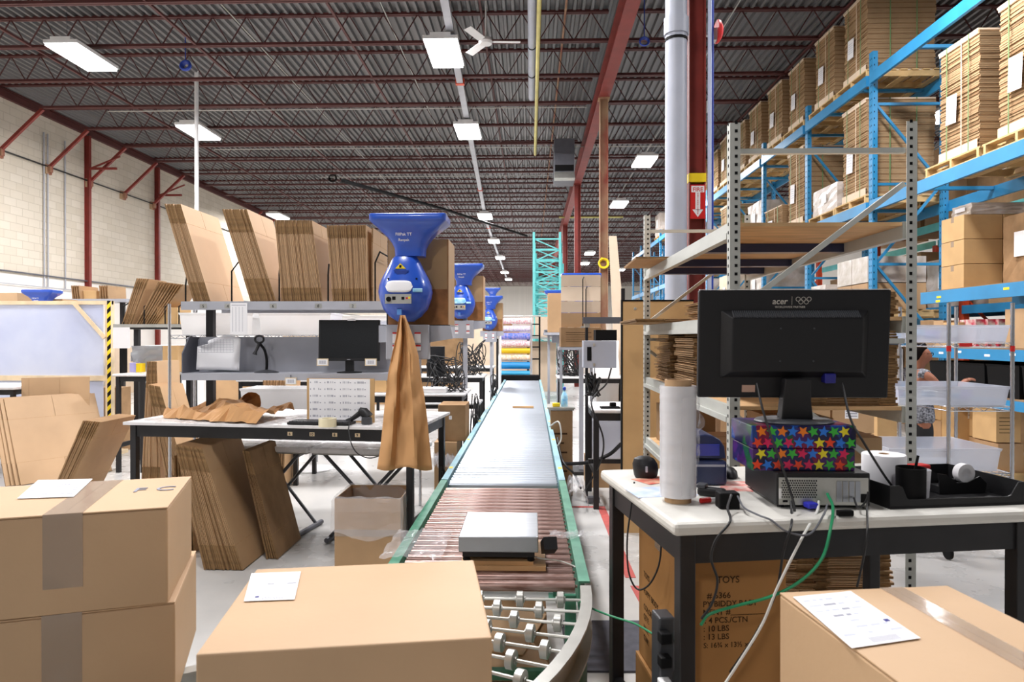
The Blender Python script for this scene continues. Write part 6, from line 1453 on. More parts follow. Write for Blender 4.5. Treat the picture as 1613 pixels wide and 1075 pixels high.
skin_obj('blouse', [(0, 0, .72), (0, 0, .84), (0, 0, .97), (-.01, 0, 1.10), (-.005, 0, 1.21), (.0, 0, 1.285), (.0, -.10, 1.235), (.0, -.15, 1.215), (.0, .10, 1.235), (.0, .15, 1.215)], [(0, 1), (1, 2), (2, 3), (3, 4), (4, 5), (4, 6), (6, 7), (4, 8), (8, 9)],
         [(.155, .19), (.15, .18), (.125, .15), (.13, .155), (.12, .14), .068, .085, .078, .085, .078], blouse, per_)
skin_obj('trousers', [(0, 0, .86), (0, 0, .80), (0, -.085, .74), (.01, -.09, .44), (-.005, -.10, .09), (0, .085, .74), (.03, .09, .44), (.01, .10, .09)], [(0, 1), (1, 2), (2, 3), (3, 4), (1, 5), (5, 6), (6, 7)],
         [(.13, .16), (.145, .18), .105, .078, .06, .105, .078, .06], trousers, per_)
skin_obj('hair', [(-.02, 0, 1.36), (-.035, 0, 1.42), (-.01, 0, 1.475), (.03, 0, 1.50), (.075, 0, 1.50)], [(0, 1), (1, 2), (2, 3), (3, 4)], [(.05, .05), (.075, .078), (.085, .085), (.075, .078), (.035, .06)], hairm, per_)
W = world_of(per_)
Wp = W
mb = MB()
for s in (-1, 1):
    n = 14; mb.tube([(.112, s * .032 + .024 * math.cos(2 * PI * k / n), 1.437 + .017 * math.sin(2 * PI * k / n)) for k in range(n + 1)], .003, 6, cap=False); mb.tube([(.108, s * .057, 1.44), (.02, s * .083, 1.44)], .003, 6)
mb.tube([(.118, -.01, 1.44), (.118, .01, 1.44)], .003, 6); mb.v = [W @ v for v in mb.v]; mb.build('glasses', blackm, per_)
mb = MB()
for s in (-1, 1): mb.lathe([(.004, -.006), (.022, -.004), (.022, .004), (.004, .006)], (0, 0, 0), 12, axis='Y'); 
mb.v = [W @ Vector((.03 + v.x * .6, (-.082 if i < 48 else .082) + v.y, 1.425 + v.z)) for i, v in enumerate(mb.v)]; mb.build('ears', skin, per_)
mb = MB(); mb.tube([(.112, -.018, 1.386), (.117, 0, 1.386), (.112, .018, 1.386)], .004, 6); mb.v = [W @ v for v in mb.v]; mb.build('lips', mat('lips', (150, 70, 66), .5), per_)
for s in (-1, 1):
    mb = MB(); mb.tube([(-.05, s * .10, .03), (.05, s * .105, .035), (.17, s * .11, .025)], [.045, .045, .035], 12); mb.v = [W @ Vector((v.x + (0.02 if s > 0 else 0), v.y, max(v.z, .0) * 1.3)) for v in mb.v]; mb.build('shoe', blackm, per_, smooth=True)
per_.rotation_euler = (0, 0, -.08)
# ================================================================ OVERHEAD SERVICES
def pipe(name, lab, pts, r, m_, cat='pipe', n=14, parts=()):
    t = thing(name, lab, cat, pts[0]); mb = MB(); mb.tube(pts, r, n); mb.build('run', m_, t, smooth=True)
    for nm, c, R_, L_, ax_, mm_ in parts:
        mb = MB(); mb.lathe([(R_, -L_), (R_, L_)], c, n, axis=ax_); mb.build(nm, mm_, t, smooth=True)
    return t
pipe('drain_pipe', 'fat grey vertical pipe with couplings beside the red sign column', [(1.32, 6.25, 0), (1.32, 6.25, ZD - .005)], .098, pipeg, parts=[('coupling', (1.32, 6.25, 4.42), .112, .075, 'Z', pipeg), ('coupling', (1.32, 6.25, 1.2), .112, .06, 'Z', pipeg), ('clamp_ring', (1.32, 6.25, 4.3), .104, .012, 'Z', blackm)])
pipe('drop_pole', 'tall white power pole dropping from the roof behind the upright flat boxes', [at(310, 346, 15.2) - Vector((0, 0, 4.2)), Vector((at(310, 346, 15.2).x, 15.2, ZD))], .045, white)
pipe('gas_pipe', 'yellow gas pipe running along under the roof joists', [(.13, 2, 6.58), (.12, 18.6, 6.58)], .035, yellowg, parts=[('coupling', (.13, 6, 6.58), .045, .04, 'Y', yellowg)])
pipe('vent_pipe', 'grey plastic pipe beside the yellow gas pipe under the roof', [(.02, 2, 6.72), (.02, 14.6, 6.72)], .07, pipeg, parts=[('clamp_ring', (.02, 12.0, 6.72), .076, .02, 'Y', blackm), ('clamp_ring', (.02, 13.3, 6.72), .076, .02, 'Y', blackm)])
pipe('gas_pipe', 'short yellow pipe crossing the hall far down above the peeling column', [(1.2, 29, 6.7), (3.9, 29, 6.7)], .04, yellowg)
pipe('sprinkler_pipe', 'thin dark sprinkler pipe running diagonally over the far machines', [at(540, 285, 17), at(700, 330, 24), at(830, 372, 33)], .05, blackm)
for i, (x, z, r, lab) in enumerate(((-2.6, 7.4, .012, 'thin pale conduit between the duct and the ridge of lights'), (-5.4, 7.42, .012, 'thin pale conduit crossing the joists above the drop pole'), (3.6, 7.4, .012, 'thin pale conduit above the aisle of the blue rack'), (.62, 7.42, .02, 'rusty thin pipe between the gas pipe and the girder'))):
    pipe('roof_conduit', lab, [(x, 0, z), (x, 40, z)], r, galv if i < 3 else rust, 'conduit', 8)
for i, (y, x0, x1, lab) in enumerate(((15.9, -10, 1.3, 'pale cross conduit in front of the second row of lights'), (19.2, -9, 6, 'pale cross conduit behind the ceiling fan'), (22.6, -7, 1.3, 'pale cross conduit at the hanging heater'))):
    pipe('roof_conduit', lab, [(x0, y, 6.95), (x1, y, 6.95)], .012, galv, 'conduit', 8)
# bus duct
t = thing('bus_duct', 'long grey steel bus duct running down the hall beside the row of lights', 'duct', (-1.6, 18, 6.7))
mb = MB(); mb.bar((-1.10, 3, 6.93), (-2.03, 31, 6.93), .13, .10); mb.build('duct', grey, t)
mb = MB(); mb.bar((-2.03, 31, 6.93), (-2.15, 60, 6.93), .11, .10); mb.build('duct_end', grey, t)
for y in (14.2, 24.5, 33): mb = MB(); x = -1.1 - .93 * (y - 3) / 28 if y < 31 else -2.04; mb.box(x - .09, x + .09, y - .05, y + .05, 6.865, 6.99); mb.build('joint_band', orange, t)
for y in (6, 12, 18, 24, 30): mb = MB(); x = -1.1 - .93 * (y - 3) / 28; mb.box(x - .004, x + .004, y - .004, y + .004, 6.98, ZD - .06); mb.build('hanger', greyd, t)
# fan
fx = at(765, 66, 11.6); t = thing('ceiling_fan', 'white three blade ceiling fan hanging by a short rod under the roof', 'fan', fx)
mb = MB(); mb.lathe([(.03, -.05), (.10, -.04), (.12, .0), (.10, .06), (.03, .08)], fx, 20); mb.build('motor', white, t, smooth=True)
mb = MB(); mb.tube([fx + Vector((0, 0, .07)), fx + Vector((0, 0, 1.0))], .012, 8); mb.build('rod', white, t)
mb = MB(); mb.lathe([(.015, .78), (.08, .82), (.085, .88), (.02, .9)], fx, 16); mb.build('bell_cover', white, t, smooth=True)
for a in (.05, 2.15, 4.25):
    R = Matrix.Rotation(a, 3, 'Z') @ Matrix.Rotation(.22, 3, 'X'); mb = MB(); mb.obox(fx + R @ Vector((.36, 0, 0)), (.46, .14, .008), R=R); mb.obox(fx + R @ Vector((.13, 0, 0)), (.10, .04, .01), R=R); mb.build('blade', white, t, bevel=.003)
# hanging heater
h0, h1 = at(873, 285, 18.2), at(905, 218, 18.2)
t = thing('unit_heater', 'dark sheet metal unit heater hanging under the roof by the girder', 'heater', ((h0.x + h1.x) / 2, 18.4, h0.z))
mb = MB(); mb.box(h0.x, h1.x, 18.2, 18.9, h0.z, h1.z); mb.build('casing', greyd, t, bevel=.01)
mb = MB(); mb.box(h0.x + .02, h1.x - .02, 18.19, 18.199, h0.z + .26, h0.z + .42); mb.build('grille', blackm, t)
mb = MB(); mb.prism([(h0.x, 18.2, h0.z + .24), (h0.x, 17.95, h0.z + .02), (h0.x, 18.2, h0.z)], (h1.x - h0.x, 0, 0)); mb.build('louvre', galv, t, fixn=True)
for x in (h0.x + .03, h1.x - .03): mb = MB(); mb.tube([(x, 18.5, h1.z), (x, 18.5, ZD - .03)], .01, 6); mb.build('hanger', greyd, t)
def coil(lab, px, py, Y, r, m_, tr=.03, name='cable_coil'):
    c = at(px, py, Y); mb = MB(); n = 26
    for q in range(3): mb.tube([c + Vector((r * (1 - .08 * q) * math.cos(2 * PI * k / n), .02 * q + .02 * math.sin(2 * PI * k / n), r * (1 - .08 * q) * math.sin(2 * PI * k / n))) for k in range(n + 1)], tr, 6, cap=False)
    mb.tube([c + Vector((0, 0, r)), Vector((c.x, Y, ZD - .03)) if c.z > 5 else c + Vector((-.05, .03, r + .02))], .01, 5)
    return tag(mb.build(name, m_, smooth=True), lab, 'cable')
bluec = mat('blue_hose', (40, 70, 170), .4)
coil('blue hose coil hanging from a joist near the bright light by the block wall', 292, 103, 13.2, .09, bluec); coil('blue cable coil hanging from a joist near the grey pipe', 1015, 65, 11.6, .08, bluec, .012)
coil('black cable coil hanging under the roof above the second batch of boxes', 524, 281, 22.6, .12, black_c)
coil('yellow cable loop hung on the peeling column', 951, 415, 14.17, .10, hazard, .018)
# fire column fittings
t = thing('fire_sign', 'red fire extinguisher sign with white arrow fixed to the near red column', 'sign', (GX, 6.27, 2.72)); yf_ = 6.350 - .0785
s0_, s1_ = at(1087, 345, yf_), at(1111, 291, yf_)
mb = MB(); mb.box(s0_.x, s1_.x, yf_ - .004, yf_, s0_.z, s1_.z); mb.build('plate', redm, t)
cxs = (s0_.x + s1_.x) / 2; hs_ = s1_.z - s0_.z; ws_ = s1_.x - s0_.x
mb = MB(); y_ = yf_ - .0055; mb.box(s0_.x + .01, s1_.x - .01, y_, yf_ - .004, s1_.z - .07, s1_.z - .012); mb.box(cxs - .022, cxs + .022, y_, yf_ - .004, s0_.z + .08, s1_.z - .07)
mb.prism([(cxs - .05, y_, s0_.z + .085), (cxs, y_, s0_.z + .015), (cxs + .05, y_, s0_.z + .085)], (0, .0015, 0)); mb.build('arrow', paper, t, fixn=True)
text_mesh('lettering', 'FIRE', .052, redm, t, (cxs, y_ - .001, s1_.z - .062), (1, 0, 0), (0, 0, 1), .0006, 'CENTER', .0004)
text_mesh('lettering', '\n'.join('EXTINGUISHER'), .0165, redm, t, (cxs, y_ - .001, s1_.z - .088), (1, 0, 0), (0, 0, 1), .0006, 'CENTER', .0004)
c = at(1129, 50, 6.35); t = thing('fire_bell', 'red round fire alarm bell mounted high on the near red column', 'bell', c)
mb = MB(); mb.lathe([(.005, .05), (.06, .045), (.10, .02), (.105, .0), (.10, -.005)], c - Vector((0, 0, 0)), 28, axis='X'); mb.build('gong', redm, t, smooth=True)
mb = MB(); mb.box(c.x - .07, c.x - .006, c.y - .04, c.y + .04, c.z - .09, c.z + .02); mb.box(GX + .076, c.x - .07, c.y - .02, c.y + .02, c.z - .04, c.z - .01); mb.build('junction_box', galv, t)
pipe('conduit', 'white and blue conduit running down the near red column', [(GX + .075 + .022, 6.23, 0), (GX + .075 + .022, 6.23, ZD - .02)], .018, mat('pale_conduit', (190, 200, 226), .4), 'conduit', parts=[('coupling', (GX + .097, 6.26, 3.7), .024, .05, 'Z', galv), ('coupling', (GX + .097, 6.26, 2.6), .024, .05, 'Z', galv)])
pipe('conduit', 'blue plastic conduit next to the white one on the near red column', [(GX + .135, 6.28, 1.0), (GX + .135, 6.28, ZD - .02)], .012, bluec, 'conduit')
# ================================================================ STATION ACROSS THE CONVEYOR
bR = bench('white topped bench across the conveyor under the pale cardboard sheet', (.58, 6.35, 0), (1.20, 6.35, 0), .8, .93, whitelam, th=.035, apron=.07, inset=.03, legw=.05)
t = thing('station_frame', 'black tubular frame with a grey arm standing at the bench across the conveyor', 'frame', (.6, 6.9, 0))
mb = MB(); mb.box(.545, .572, 6.82, 6.86, 0, 1.78); mb.build('post', black, t)
mb = MB(); mb.box(.83, .862, 6.28, 6.31, 0, 2.05); mb.build('post', black, t)
mb = MB(); a, b_ = at(918, 510, 6.8), at(977, 500, 6.8); mb.box(a.x, b_.x + .03, 6.78, 6.82, a.z, b_.z); mb.build('grey_arm', greyd, t)
mb = MB(); mb.box(.54, .86, 6.40, 6.44, .42, .46); mb.build('cross_bar', black, t)
mb = MB(); mb.box(.535, .585, 6.80, 6.88, 1.70, 1.80); mb.build('clamp', galv, t)
# electrical panel
a, b_ = at(919, 580, 6.5), at(971, 537, 6.5)
t = thing('control_cabinet', 'grey white electrical cabinet with dark slot fixed on the black frame across the conveyor', 'cabinet', ((a.x + b_.x) / 2, 6.6, a.z))
mb = MB(); mb.box(a.x, b_.x, 6.50, 6.68, a.z, b_.z); mb.build('case', pipeg, t, bevel=.004)
mb = MB(); mb.box(a.x + .035, a.x + .075, 6.494, 6.50, a.z + .07, b_.z - .06); mb.build('slot', blackm, t)
for z in (a.z + .03, b_.z - .04): mb = MB(); mb.box(a.x + .09, a.x + .11, 6.49, 6.50, z - .01, z + .015); mb.build('hinge', galv, t)
mb = MB(); mb.box(a.x + .06, a.x + .10, 6.681, 6.80, a.z + .02, a.z + .06); mb.build('bracket', greyd, t)
# second dark box over it
mb = MB(); c_, d_ = at(938, 537, 6.55), at(971, 520, 6.55); mb.box(c_.x, d_.x, 6.52, 6.75, c_.z + .002, d_.z); tag(mb.build('junction_box', blackm), 'black box lying on top of the grey white cabinet', 'box')
# pale cardboard sheet held by two black rods
a, b_ = at(884, 516, 7.3), at(946, 433, 7.3)
t = thing('cardboard_sheet', 'pale creased fanfold cardboard sheet held upright by two black rods', 'cardboard', ((a.x + b_.x) / 2, 7.3, a.z))
for z0, z1, m_, dy in ((.0, .28, card_b, 0), (.28, .50, card_l, .006), (.50, .78, card_l, -.01), (.78, 1.0, card_l, .008)):
    H_ = b_.z - a.z; mb = MB(); mb.prism([(a.x, 7.3 + dy, a.z + .001 + z0 * H_), (b_.x, 7.3 + dy, a.z + .001 + z0 * H_), (b_.x, 7.3 - dy, a.z + z1 * H_ - .003), (a.x, 7.3 - dy, a.z + z1 * H_ - .003)], (0, .02, 0)); mb.build('fold', m_, t, fixn=True)
for px, py in ((918, 440), (923, 456)):
    mb = MB(); q = at(px, py, 7.17); mb.tube([(q.x, 7.17, 1.70), (q.x, 7.17, q.z), (q.x + .02, 7.27, q.z + .03)], .006, 6); mb.build('rod', blackm, t)
mb = MB(); mb.box(at(918, 440, 7.17).x - .02, at(918, 440, 7.17).x + .06, 7.16, 7.18, 1.70, 1.72); mb.build('rod_clip', galv, t)
a2, b2_ = at(883, 547, 7.3), at(938, 516, 7.3)
SC('brown printed carton under the pale cardboard sheet across the conveyor', a2.x, b2_.x + .06, 7.26, 7.6, a2.z, a.z, card_d, marks=True)
mb = MB(); mb.box(a2.x - .02, b2_.x + .02, 7.25, 7.65, a2.z - .03, a2.z - .002); [mb.box(x, x + .03, 7.5, 7.53, 0, a2.z - .03) for x in (a2.x, b2_.x - .04)]
tag(mb.build('box_stand', grey), 'grey metal stand under the brown printed carton across the conveyor', 'stand')
# tall brown corner sheets left of it
a, b_ = at(863, 524, 11.0), at(884, 462, 11.0)
SC('tall open brown paper box before the farther machine across the conveyor', a.x, b_.x, 11.0, 11.3, a.z, b_.z, card_b)
mb = MB(); mb.box(a.x - .05, b_.x + .05, 10.95, 11.35, a.z - .04, a.z - .001); [mb.box(x, x + .04, 11.2, 11.24, 0, a.z - .04) for x in (a.x, b_.x - .04)]; tag(mb.build('box_stand', grey), 'grey wing tray and legs under the tall open brown paper box', 'stand')
# items on and under that bench
SC('tall brown carton standing beside the conveyor under the blue bottle', at(868, 700, 6.9).x, at(902, 700, 6.9).x, 6.9, 7.2, 0, .86, card_d, marks=True)
mb = MB(); q = at(884, 645, 6.9); mb.box(q.x - .14, q.x + .14, 6.88, 7.25, .88, .895); mb.box(q.x - .13, q.x + .13, 6.9, 7.2, .862, .879); tag(mb.build('side_shelf', galv), 'small chrome side shelf with a bottle beside the conveyor', 'shelf')
c = Vector((at(889, 630, 6.98).x, 6.98, .896)); t = thing('spray_bottle', 'clear bottle with blue cap and blue liquid on the small side shelf', 'bottle', c)
mb = MB(); mb.lathe([(.001, 0), (.032, 0), (.034, .01), (.034, .10), (.026, .13), (.012, .15), (.012, .165)], c, 18); mb.build('bottle', cyan, t, smooth=True)
mb = MB(); mb.lathe([(.016, .166), (.016, .195), (.008, .20)], c, 14); mb.build('cap', bluec, t, smooth=True)
mb = MB(); q = Vector((at(876, 633, 6.95).x, 6.95, .896)); mb.obox(q + Vector((0, 0, .02)), (.075, .05, .038), .1); tag(mb.build('tape_roll', hazard, bevel=.008), 'yellow tape roll beside the clear blue bottle', 'tape')
mb = MB(); mb.box(.66, .84, 6.42, 6.55, .932, .945); mb.obox((.78, 6.5, .965), (.05, .04, .035), .3); tag(mb.build('card_reader', blackm), 'small black device lying on the bench across the conveyor', 'device')
tub_box('long translucent tub under the bench across the conveyor', .62, 1.1, 7.3, 7.7, .30, .42, tub)
mb = MB(); mb.box(.6, 1.12, 7.28, 7.72, .0, .298); tag(mb.build('cardboard_box', card_b), 'low brown carton under the long translucent tub across the conveyor', 'box')
C('cable_bundle', 'thick black cable bundle sagging between the legs across the conveyor', [(873, 730, 6.9), (900, 731, 6.7), (930, 728, 6.5), (960, 716, 6.4), (978, 700, 6.3)], .018, black_c)
C('power_cable', 'black cable drooping from the cabinet to the bench across the conveyor', [(963, 580, 6.45), (955, 605, 6.45), (938, 622, 6.45), (932, 640, 6.3), (950, 690, 6.3), (945, 730, 6.3), (920, 775, 6.6)], .008, black_c)
C('power_cable', 'black cable looping along the pale blue rail', [(878, 690, 6.6), (884, 720, 6.4), (892, 735, 6.3), (905, 748, 6.3), (915, 770, 6.4)], .010, black_c)
C('power_cable', 'white bent cord sticking out beside the pale blue rail', [(866, 672, 6.6), (880, 665, 6.4), (884, 690, 6.4), (878, 702, 6.4), (870, 700, 6.5)], .007, white_c)
film_patch('plastic_bag', 'clear plastic bag bulging beside the end of the pale blue rail', (.33, 4.95, 0), .16, .4, .52, .06, 31, cat='bag', drop=.3)
mb = MB(); q = az(824, 643, HC); mb.obox((q.x, q.y, HC + .013), (.28, .05, .025), .02); tag(mb.build('wood_block', ply), 'small brown wooden strip lying across the zinc rollers', 'wood')
mb = MB(); mb.obox((.60, 6.62, .03), (.12, .08, .055), .2); tag(mb.build('outlet_box', greyd, bevel=.004), 'small grey outlet box on the floor by the black frame foot', 'outlet')
# ================================================================ STATIONS ALONG THE CONVEYOR, WALL SIDE
rndc = random.Random(40)
b2 = bench('white topped bench behind the first blue machine along the conveyor', (-2.6, 7.25, 0), (-.70, 7.25, 0), .75, 1.0, whitelam, th=.03, apron=.07, inset=.06)
b3 = bench('third bench along the conveyor, crowded with cables', (-2.6, 10.6, 0), (-.72, 10.6, 0), .75, 1.0, whitelam, th=.03, apron=.07, inset=.06)
b4 = bench('farthest bench along the conveyor before the wrapping paper rack', (-2.4, 13.9, 0), (-.75, 13.9, 0), .7, 1.0, whitelam, th=.03, apron=.07, inset=.06)
b5 = bench('far bench across the conveyor, small and crowded', (.40, 10.4, 0), (1.5, 10.4, 0), .7, 1.0, whitelam, th=.03, apron=.07, inset=.06)
b6 = bench('low white side table between the second bench and the conveyor', (-1.5, 8.35, 0), (-.62, 8.35, 0), .5, .80, whitelam, th=.03, apron=.05, inset=.05)
def tangle(lab, c, w_, d_, h_, n, seed, r=.006):
    rnd = random.Random(seed); t = thing('cable_tangle', lab, 'cables', c); c = Vector(c)
    for k in range(n):
        pts = [c + Vector((rnd.uniform(-w_, w_) / 2, rnd.uniform(-d_, d_) / 2, .01 + (h_ - .01) * rnd.random() ** 1.6)) for _ in range(6)]
        pts[0].z = c.z + .01; mb = MB(); mb.tube(spline(pts, 5), r, 5); mb.build('strand', black_c, t, smooth=True)
    return t
tangle('dense tangle of black cables on the second bench by the conveyor', (-.93, 7.55, 1.0), .42, .3, .42, 16, 1)
tangle('tangle of black cables hanging beside the second bench legs', (-.62, 7.6, .25), .10, .5, .75, 12, 2)
tangle('black cables piled on the third bench under its blue machine', (-.95, 10.9, 1.0), .45, .4, .55, 14, 3, .008)
tangle('black cables on the far bench across the conveyor', (.62, 10.7, 1.0), .4, .4, .6, 12, 4, .008)
tangle('cables hanging along the legs of the third bench', (-.60, 11, .3), .1, .5, .7, 10, 5, .008)
tangle('black cable knot clamped on the black frame across the conveyor', (.60, 6.62, 1.03), .16, .16, .24, 9, 6, .009)
tangle('black cables coiled by the rear leg of the packing bench', (-.66, 5.25, .10), .10, .14, .5, 10, 7, .007)
def dmon(lab, px0, px1, py0, py1, Y, zb_, rz=0):
    a, b_ = at(px0, py1, Y), at(px1, py0, Y); return front_monitor(lab, (a.x + b_.x) / 2, Y, a.z, b_.x - a.x, b_.z - a.z, rz, zbase=zb_)
dmon('dark monitor on the second bench half behind the hanging paper', 672, 700, 546, 594, 7.6, 1.0)
SC('carton of odds on the second bench behind the hanging kraft strip', -2.3, -1.9, 7.4, 7.8, 1.001, 1.25, card_b)
SC('small brown carton on the second bench behind the barcode board', -1.75, -1.45, 7.4, 7.8, 1.001, 1.20, card_y)
mb = MB(); p_ = at(700, 600, 7.35); mb.box(p_.x - .35, p_.x + .02, 7.3, 7.5, 1.001, 1.06); tag(mb.build('label_printer', white, bevel=.01), 'white device lying on the second bench near the cable tangle', 'device')
c = at(700, 700, 6.5)
SC('brown carton with clear film on the floor between the bench and conveyor, lower one', at(684, 700, 6.5).x, at(716, 700, 6.5).x + .02, 6.5, 6.9, 0, .60, card_b, tapef=True)
SC('brown carton stacked on the one between the bench and the conveyor', at(684, 700, 6.5).x + .03, at(716, 700, 6.5).x + .1, 6.55, 6.95, .601, .95, card_d, label=(.4, .5, .6, .7))
film_patch('plastic_film', 'torn clear film on the lower carton between the bench and conveyor', (at(700, 700, 6.4).x, 6.46, 0), .22, .05, .35, .16, 33)
# power column legs of machines
for i, (x, y) in enumerate(((-.62, 8.9), (-.60, 12.2))):
    pass
# low glass door unit etc behind the bench: far bench and tubs towards the wall
b7 = bench('white bench far behind the steel cubby near the block wall', (-4.2, 9.6, 0), (-2.9, 9.6, 0), .7, 1.0, whitelam, th=.03, apron=.07)
wire_rack('second chrome wire rack behind the monitor with the dark screen', -2.75, -1.5, 8.7, 9.1, 1.95, (.9, 1.72))
tub_box('long white bin on the second chrome wire rack', -2.7, -1.55, 8.72, 9.08, 1.722, .16, mc)
c = Vector((at(490, 748, 8.2).x, 8.2, 0)); t = thing('bar_stool', 'white round based stool behind the folding tables', 'stool', c)
mb = MB(); mb.lathe([(.26, 0), (.26, .012), (.20, .025), (.05, .05), (.03, .06)], c, 32); mb.build('base', white, t, smooth=True)
mb = MB(); mb.lathe([(.028, .06), (.028, .62)], c, 14); mb.build('column', white, t, smooth=True)
mb = MB(); mb.lathe([(.05, .62), (.19, .63), (.20, .66), (.18, .69)], c, 28); mb.build('seat', white, t, smooth=True)
mb = MB(); q = at(402, 720, 6.4); mb.lathe([(.045, -.02), (.05, 0), (.045, .02)], (q.x, q.y, .06), 16, axis='Y'); 
# ---- paper roll rack at the conveyor end
YR = 15.75; xa, xb = at(790, 550, YR).x, at(835, 550, YR).x
t = thing('roll_rack', 'black and white rack holding wrapping paper rolls at the end of the conveyor', 'rack', ((xa + xb) / 2, YR + .2, 0))
zt_ = at(800, 499, YR).z
for x in (xa - .03, xb + .03, xb + .22): mb = MB(); mb.box(x - .02, x + .02, YR + .1, YR + .14, 0, zt_); mb.build('post', white if x < xb + .1 else blackm, t)
mb = MB(); mb.tube([(xa - .05, YR + .1, zt_ + .01), (xb + .25, YR + .1, zt_ + .01)], .02, 8); mb.build('top_bar', galv, t)
for py in (511, 529, 547, 566): z = at(800, py, YR).z; mb = MB(); mb.box(xb + .05, xb + .22, YR + .06, YR + .10, z - .015, z + .015); mb.build('bracket', blackm, t)
pdot = mat('white_dotted_paper', (240, 238, 240), .5, rgb2=(200, 180, 215), vscale=30); pdot2 = mat('white_red_dotted_paper', (244, 242, 240), .5, rgb2=(225, 150, 160), vscale=34)
ppur = mat('blue_white_paper', (60, 110, 210), .5, rgb2=(170, 160, 220), vscale=24); pyel = mat('yellow_paper', (236, 196, 20), .5); porg = mat('orange_dotted_paper', (244, 236, 226), .5, rgb2=(236, 190, 140), vscale=20)
plb = mat('light_blue_paper', (40, 150, 220), .45); plb2 = mat('bright_blue_paper', (60, 180, 230), .45)
for i, (py, r, m_, lab) in enumerate(((507, .070, pdot2, 'white wrapping paper roll with small red dots, top of the roll rack'), (519, .07, pdot, 'white and lilac wrapping paper roll below the red dotted one'), (531, .08, ppur, 'blue wrapping paper roll with white stars'), (543, .075, pdot2, 'white dotted wrapping paper roll between the blue and the yellow'), (554, .065, pyel, 'plain yellow wrapping paper roll'), (565, .075, porg, 'white and orange wrapping paper roll under the yellow one'), (577, .08, plb, 'light blue wrapping paper roll under the orange one'), (590, .07, plb2, 'bright blue wrapping paper roll at the bottom of the rack'))):
    z = at(800, py - 1, YR).z; mb = MB(); mb.lathe([(.015, 0), (r, 0), (r, xb - xa), (.015, xb - xa)], (xa, YR, z), 22, axis='X'); o = mb.build('wrapping_paper_roll', m_, smooth=True); tag(o, lab, 'paper roll')
a, b_ = at(790, 606, 15.35), at(845, 594, 15.35)
t = thing('paper_cutter', 'white and black paper cutting bench in front of the wrapping paper rolls', 'machine', ((a.x + b_.x) / 2, 15.5, 0))
mb = MB(); mb.box(a.x, b_.x, 15.25, 15.6, a.z, b_.z); mb.build('cover', white, t, bevel=.02)
mb = MB(); mb.box(a.x, b_.x + .05, 15.2, 15.62, .75, a.z); mb.build('body', blackm, t)
for x in (a.x + .05, b_.x - .02): mb = MB(); mb.box(x - .02, x + .02, 15.4, 15.44, 0, .75); mb.build('leg', blackm, t)
# ---- teal rack frames stored upright
tf = None
for i, (x0, x1, y, lab) in enumerate(((at(839, 420, 20).x, at(884, 420, 20).x, 20.0, 'nearest teal rack frame leaning in the upright bundle'), (at(840, 420, 20).x, at(884, 420, 20).x, 20.25, 'second teal rack frame of the upright bundle'), (at(842, 420, 20).x, at(884, 420, 20).x, 20.5, 'third teal rack frame of the upright bundle'), (at(845, 420, 20).x, at(884, 420, 20).x, 20.75, 'rearmost teal rack frame of the upright bundle'))):
    if tf is None:
        tf = thing('rack_frame', lab, 'frame', (x0, y, 0)); H_ = at(860, 366, 20).z
        for x in (x0, x1 - .07): mb = MB(); mb.box(x, x + .07, y - .04, y + .04, 0, H_); mb.build('upright', teal, tf)
        mb = MB(); k = 14
        for q in range(k):
            z = .3 + q * (H_ - .5) / (k - 1); mb.box(x0 + .07, x1 - .07, y - .015, y + .015, z - .02, z + .02)
            if q < k - 1: z2 = .3 + (q + 1) * (H_ - .5) / (k - 1); a_, b_ = (x0 + .05, x1 - .05) if q % 2 else (x1 - .05, x0 + .05); mb.bar((a_, y, z), (b_, y, z2), .03, .03)
        mb.build('bracing', teal, tf)
    else:
        c_ = copy_tree(tf, lab, (x0, y, 0)); c_.scale = (1, 1, 1 - .06 * i)
# ---- far cartons
for i, (px0, px1, y, z0, z1, m_, lab) in enumerate(((818, 841, 17.5, 1.62, 2.12, wrapm, 'pale wrapped carton block on the far counter before the back wall'), (843, 864, 17.3, 1.62, 2.12, card_l, 'tan wrapped carton block beside the pale one on the far counter'), (785, 806, 17.8, 1.62, 1.98, card_d, 'brown open carton on the far counter above the paper rolls'), (800, 818, 17.6, 1.62, 1.82, card_b, 'low brown carton next to the open one on the far counter'), (865, 880, 17.2, 1.62, 2.2, card_b, 'tall tan carton on the far counter by the farther machine'))):
    SC(lab, at(px0, 500, y).x, at(px1, 500, y).x, y, y + .5, z0, z1, m_)
t = thing('counter', 'white topped far counter carrying wrapped cartons at the end of the aisle', 'counter', (0, 17.6, 0)); xa, xb = at(780, 500, 17.1).x, at(884, 500, 17.1).x
mb = MB(); mb.box(xa, xb, 17.1, 18.4, 1.57, 1.619); mb.build('top', galv, t)
for x in (xa + .05, (xa + xb) / 2, xb - .05): mb = MB(); mb.box(x - .03, x + .03, 17.2, 17.26, 0, 1.57); mb.build('leg', black, t)
mb = MB(); mb.box(xa + .1, xb - .1, 17.7, 17.72, .2, 1.5); mb.build('back_panel', card_l, t)
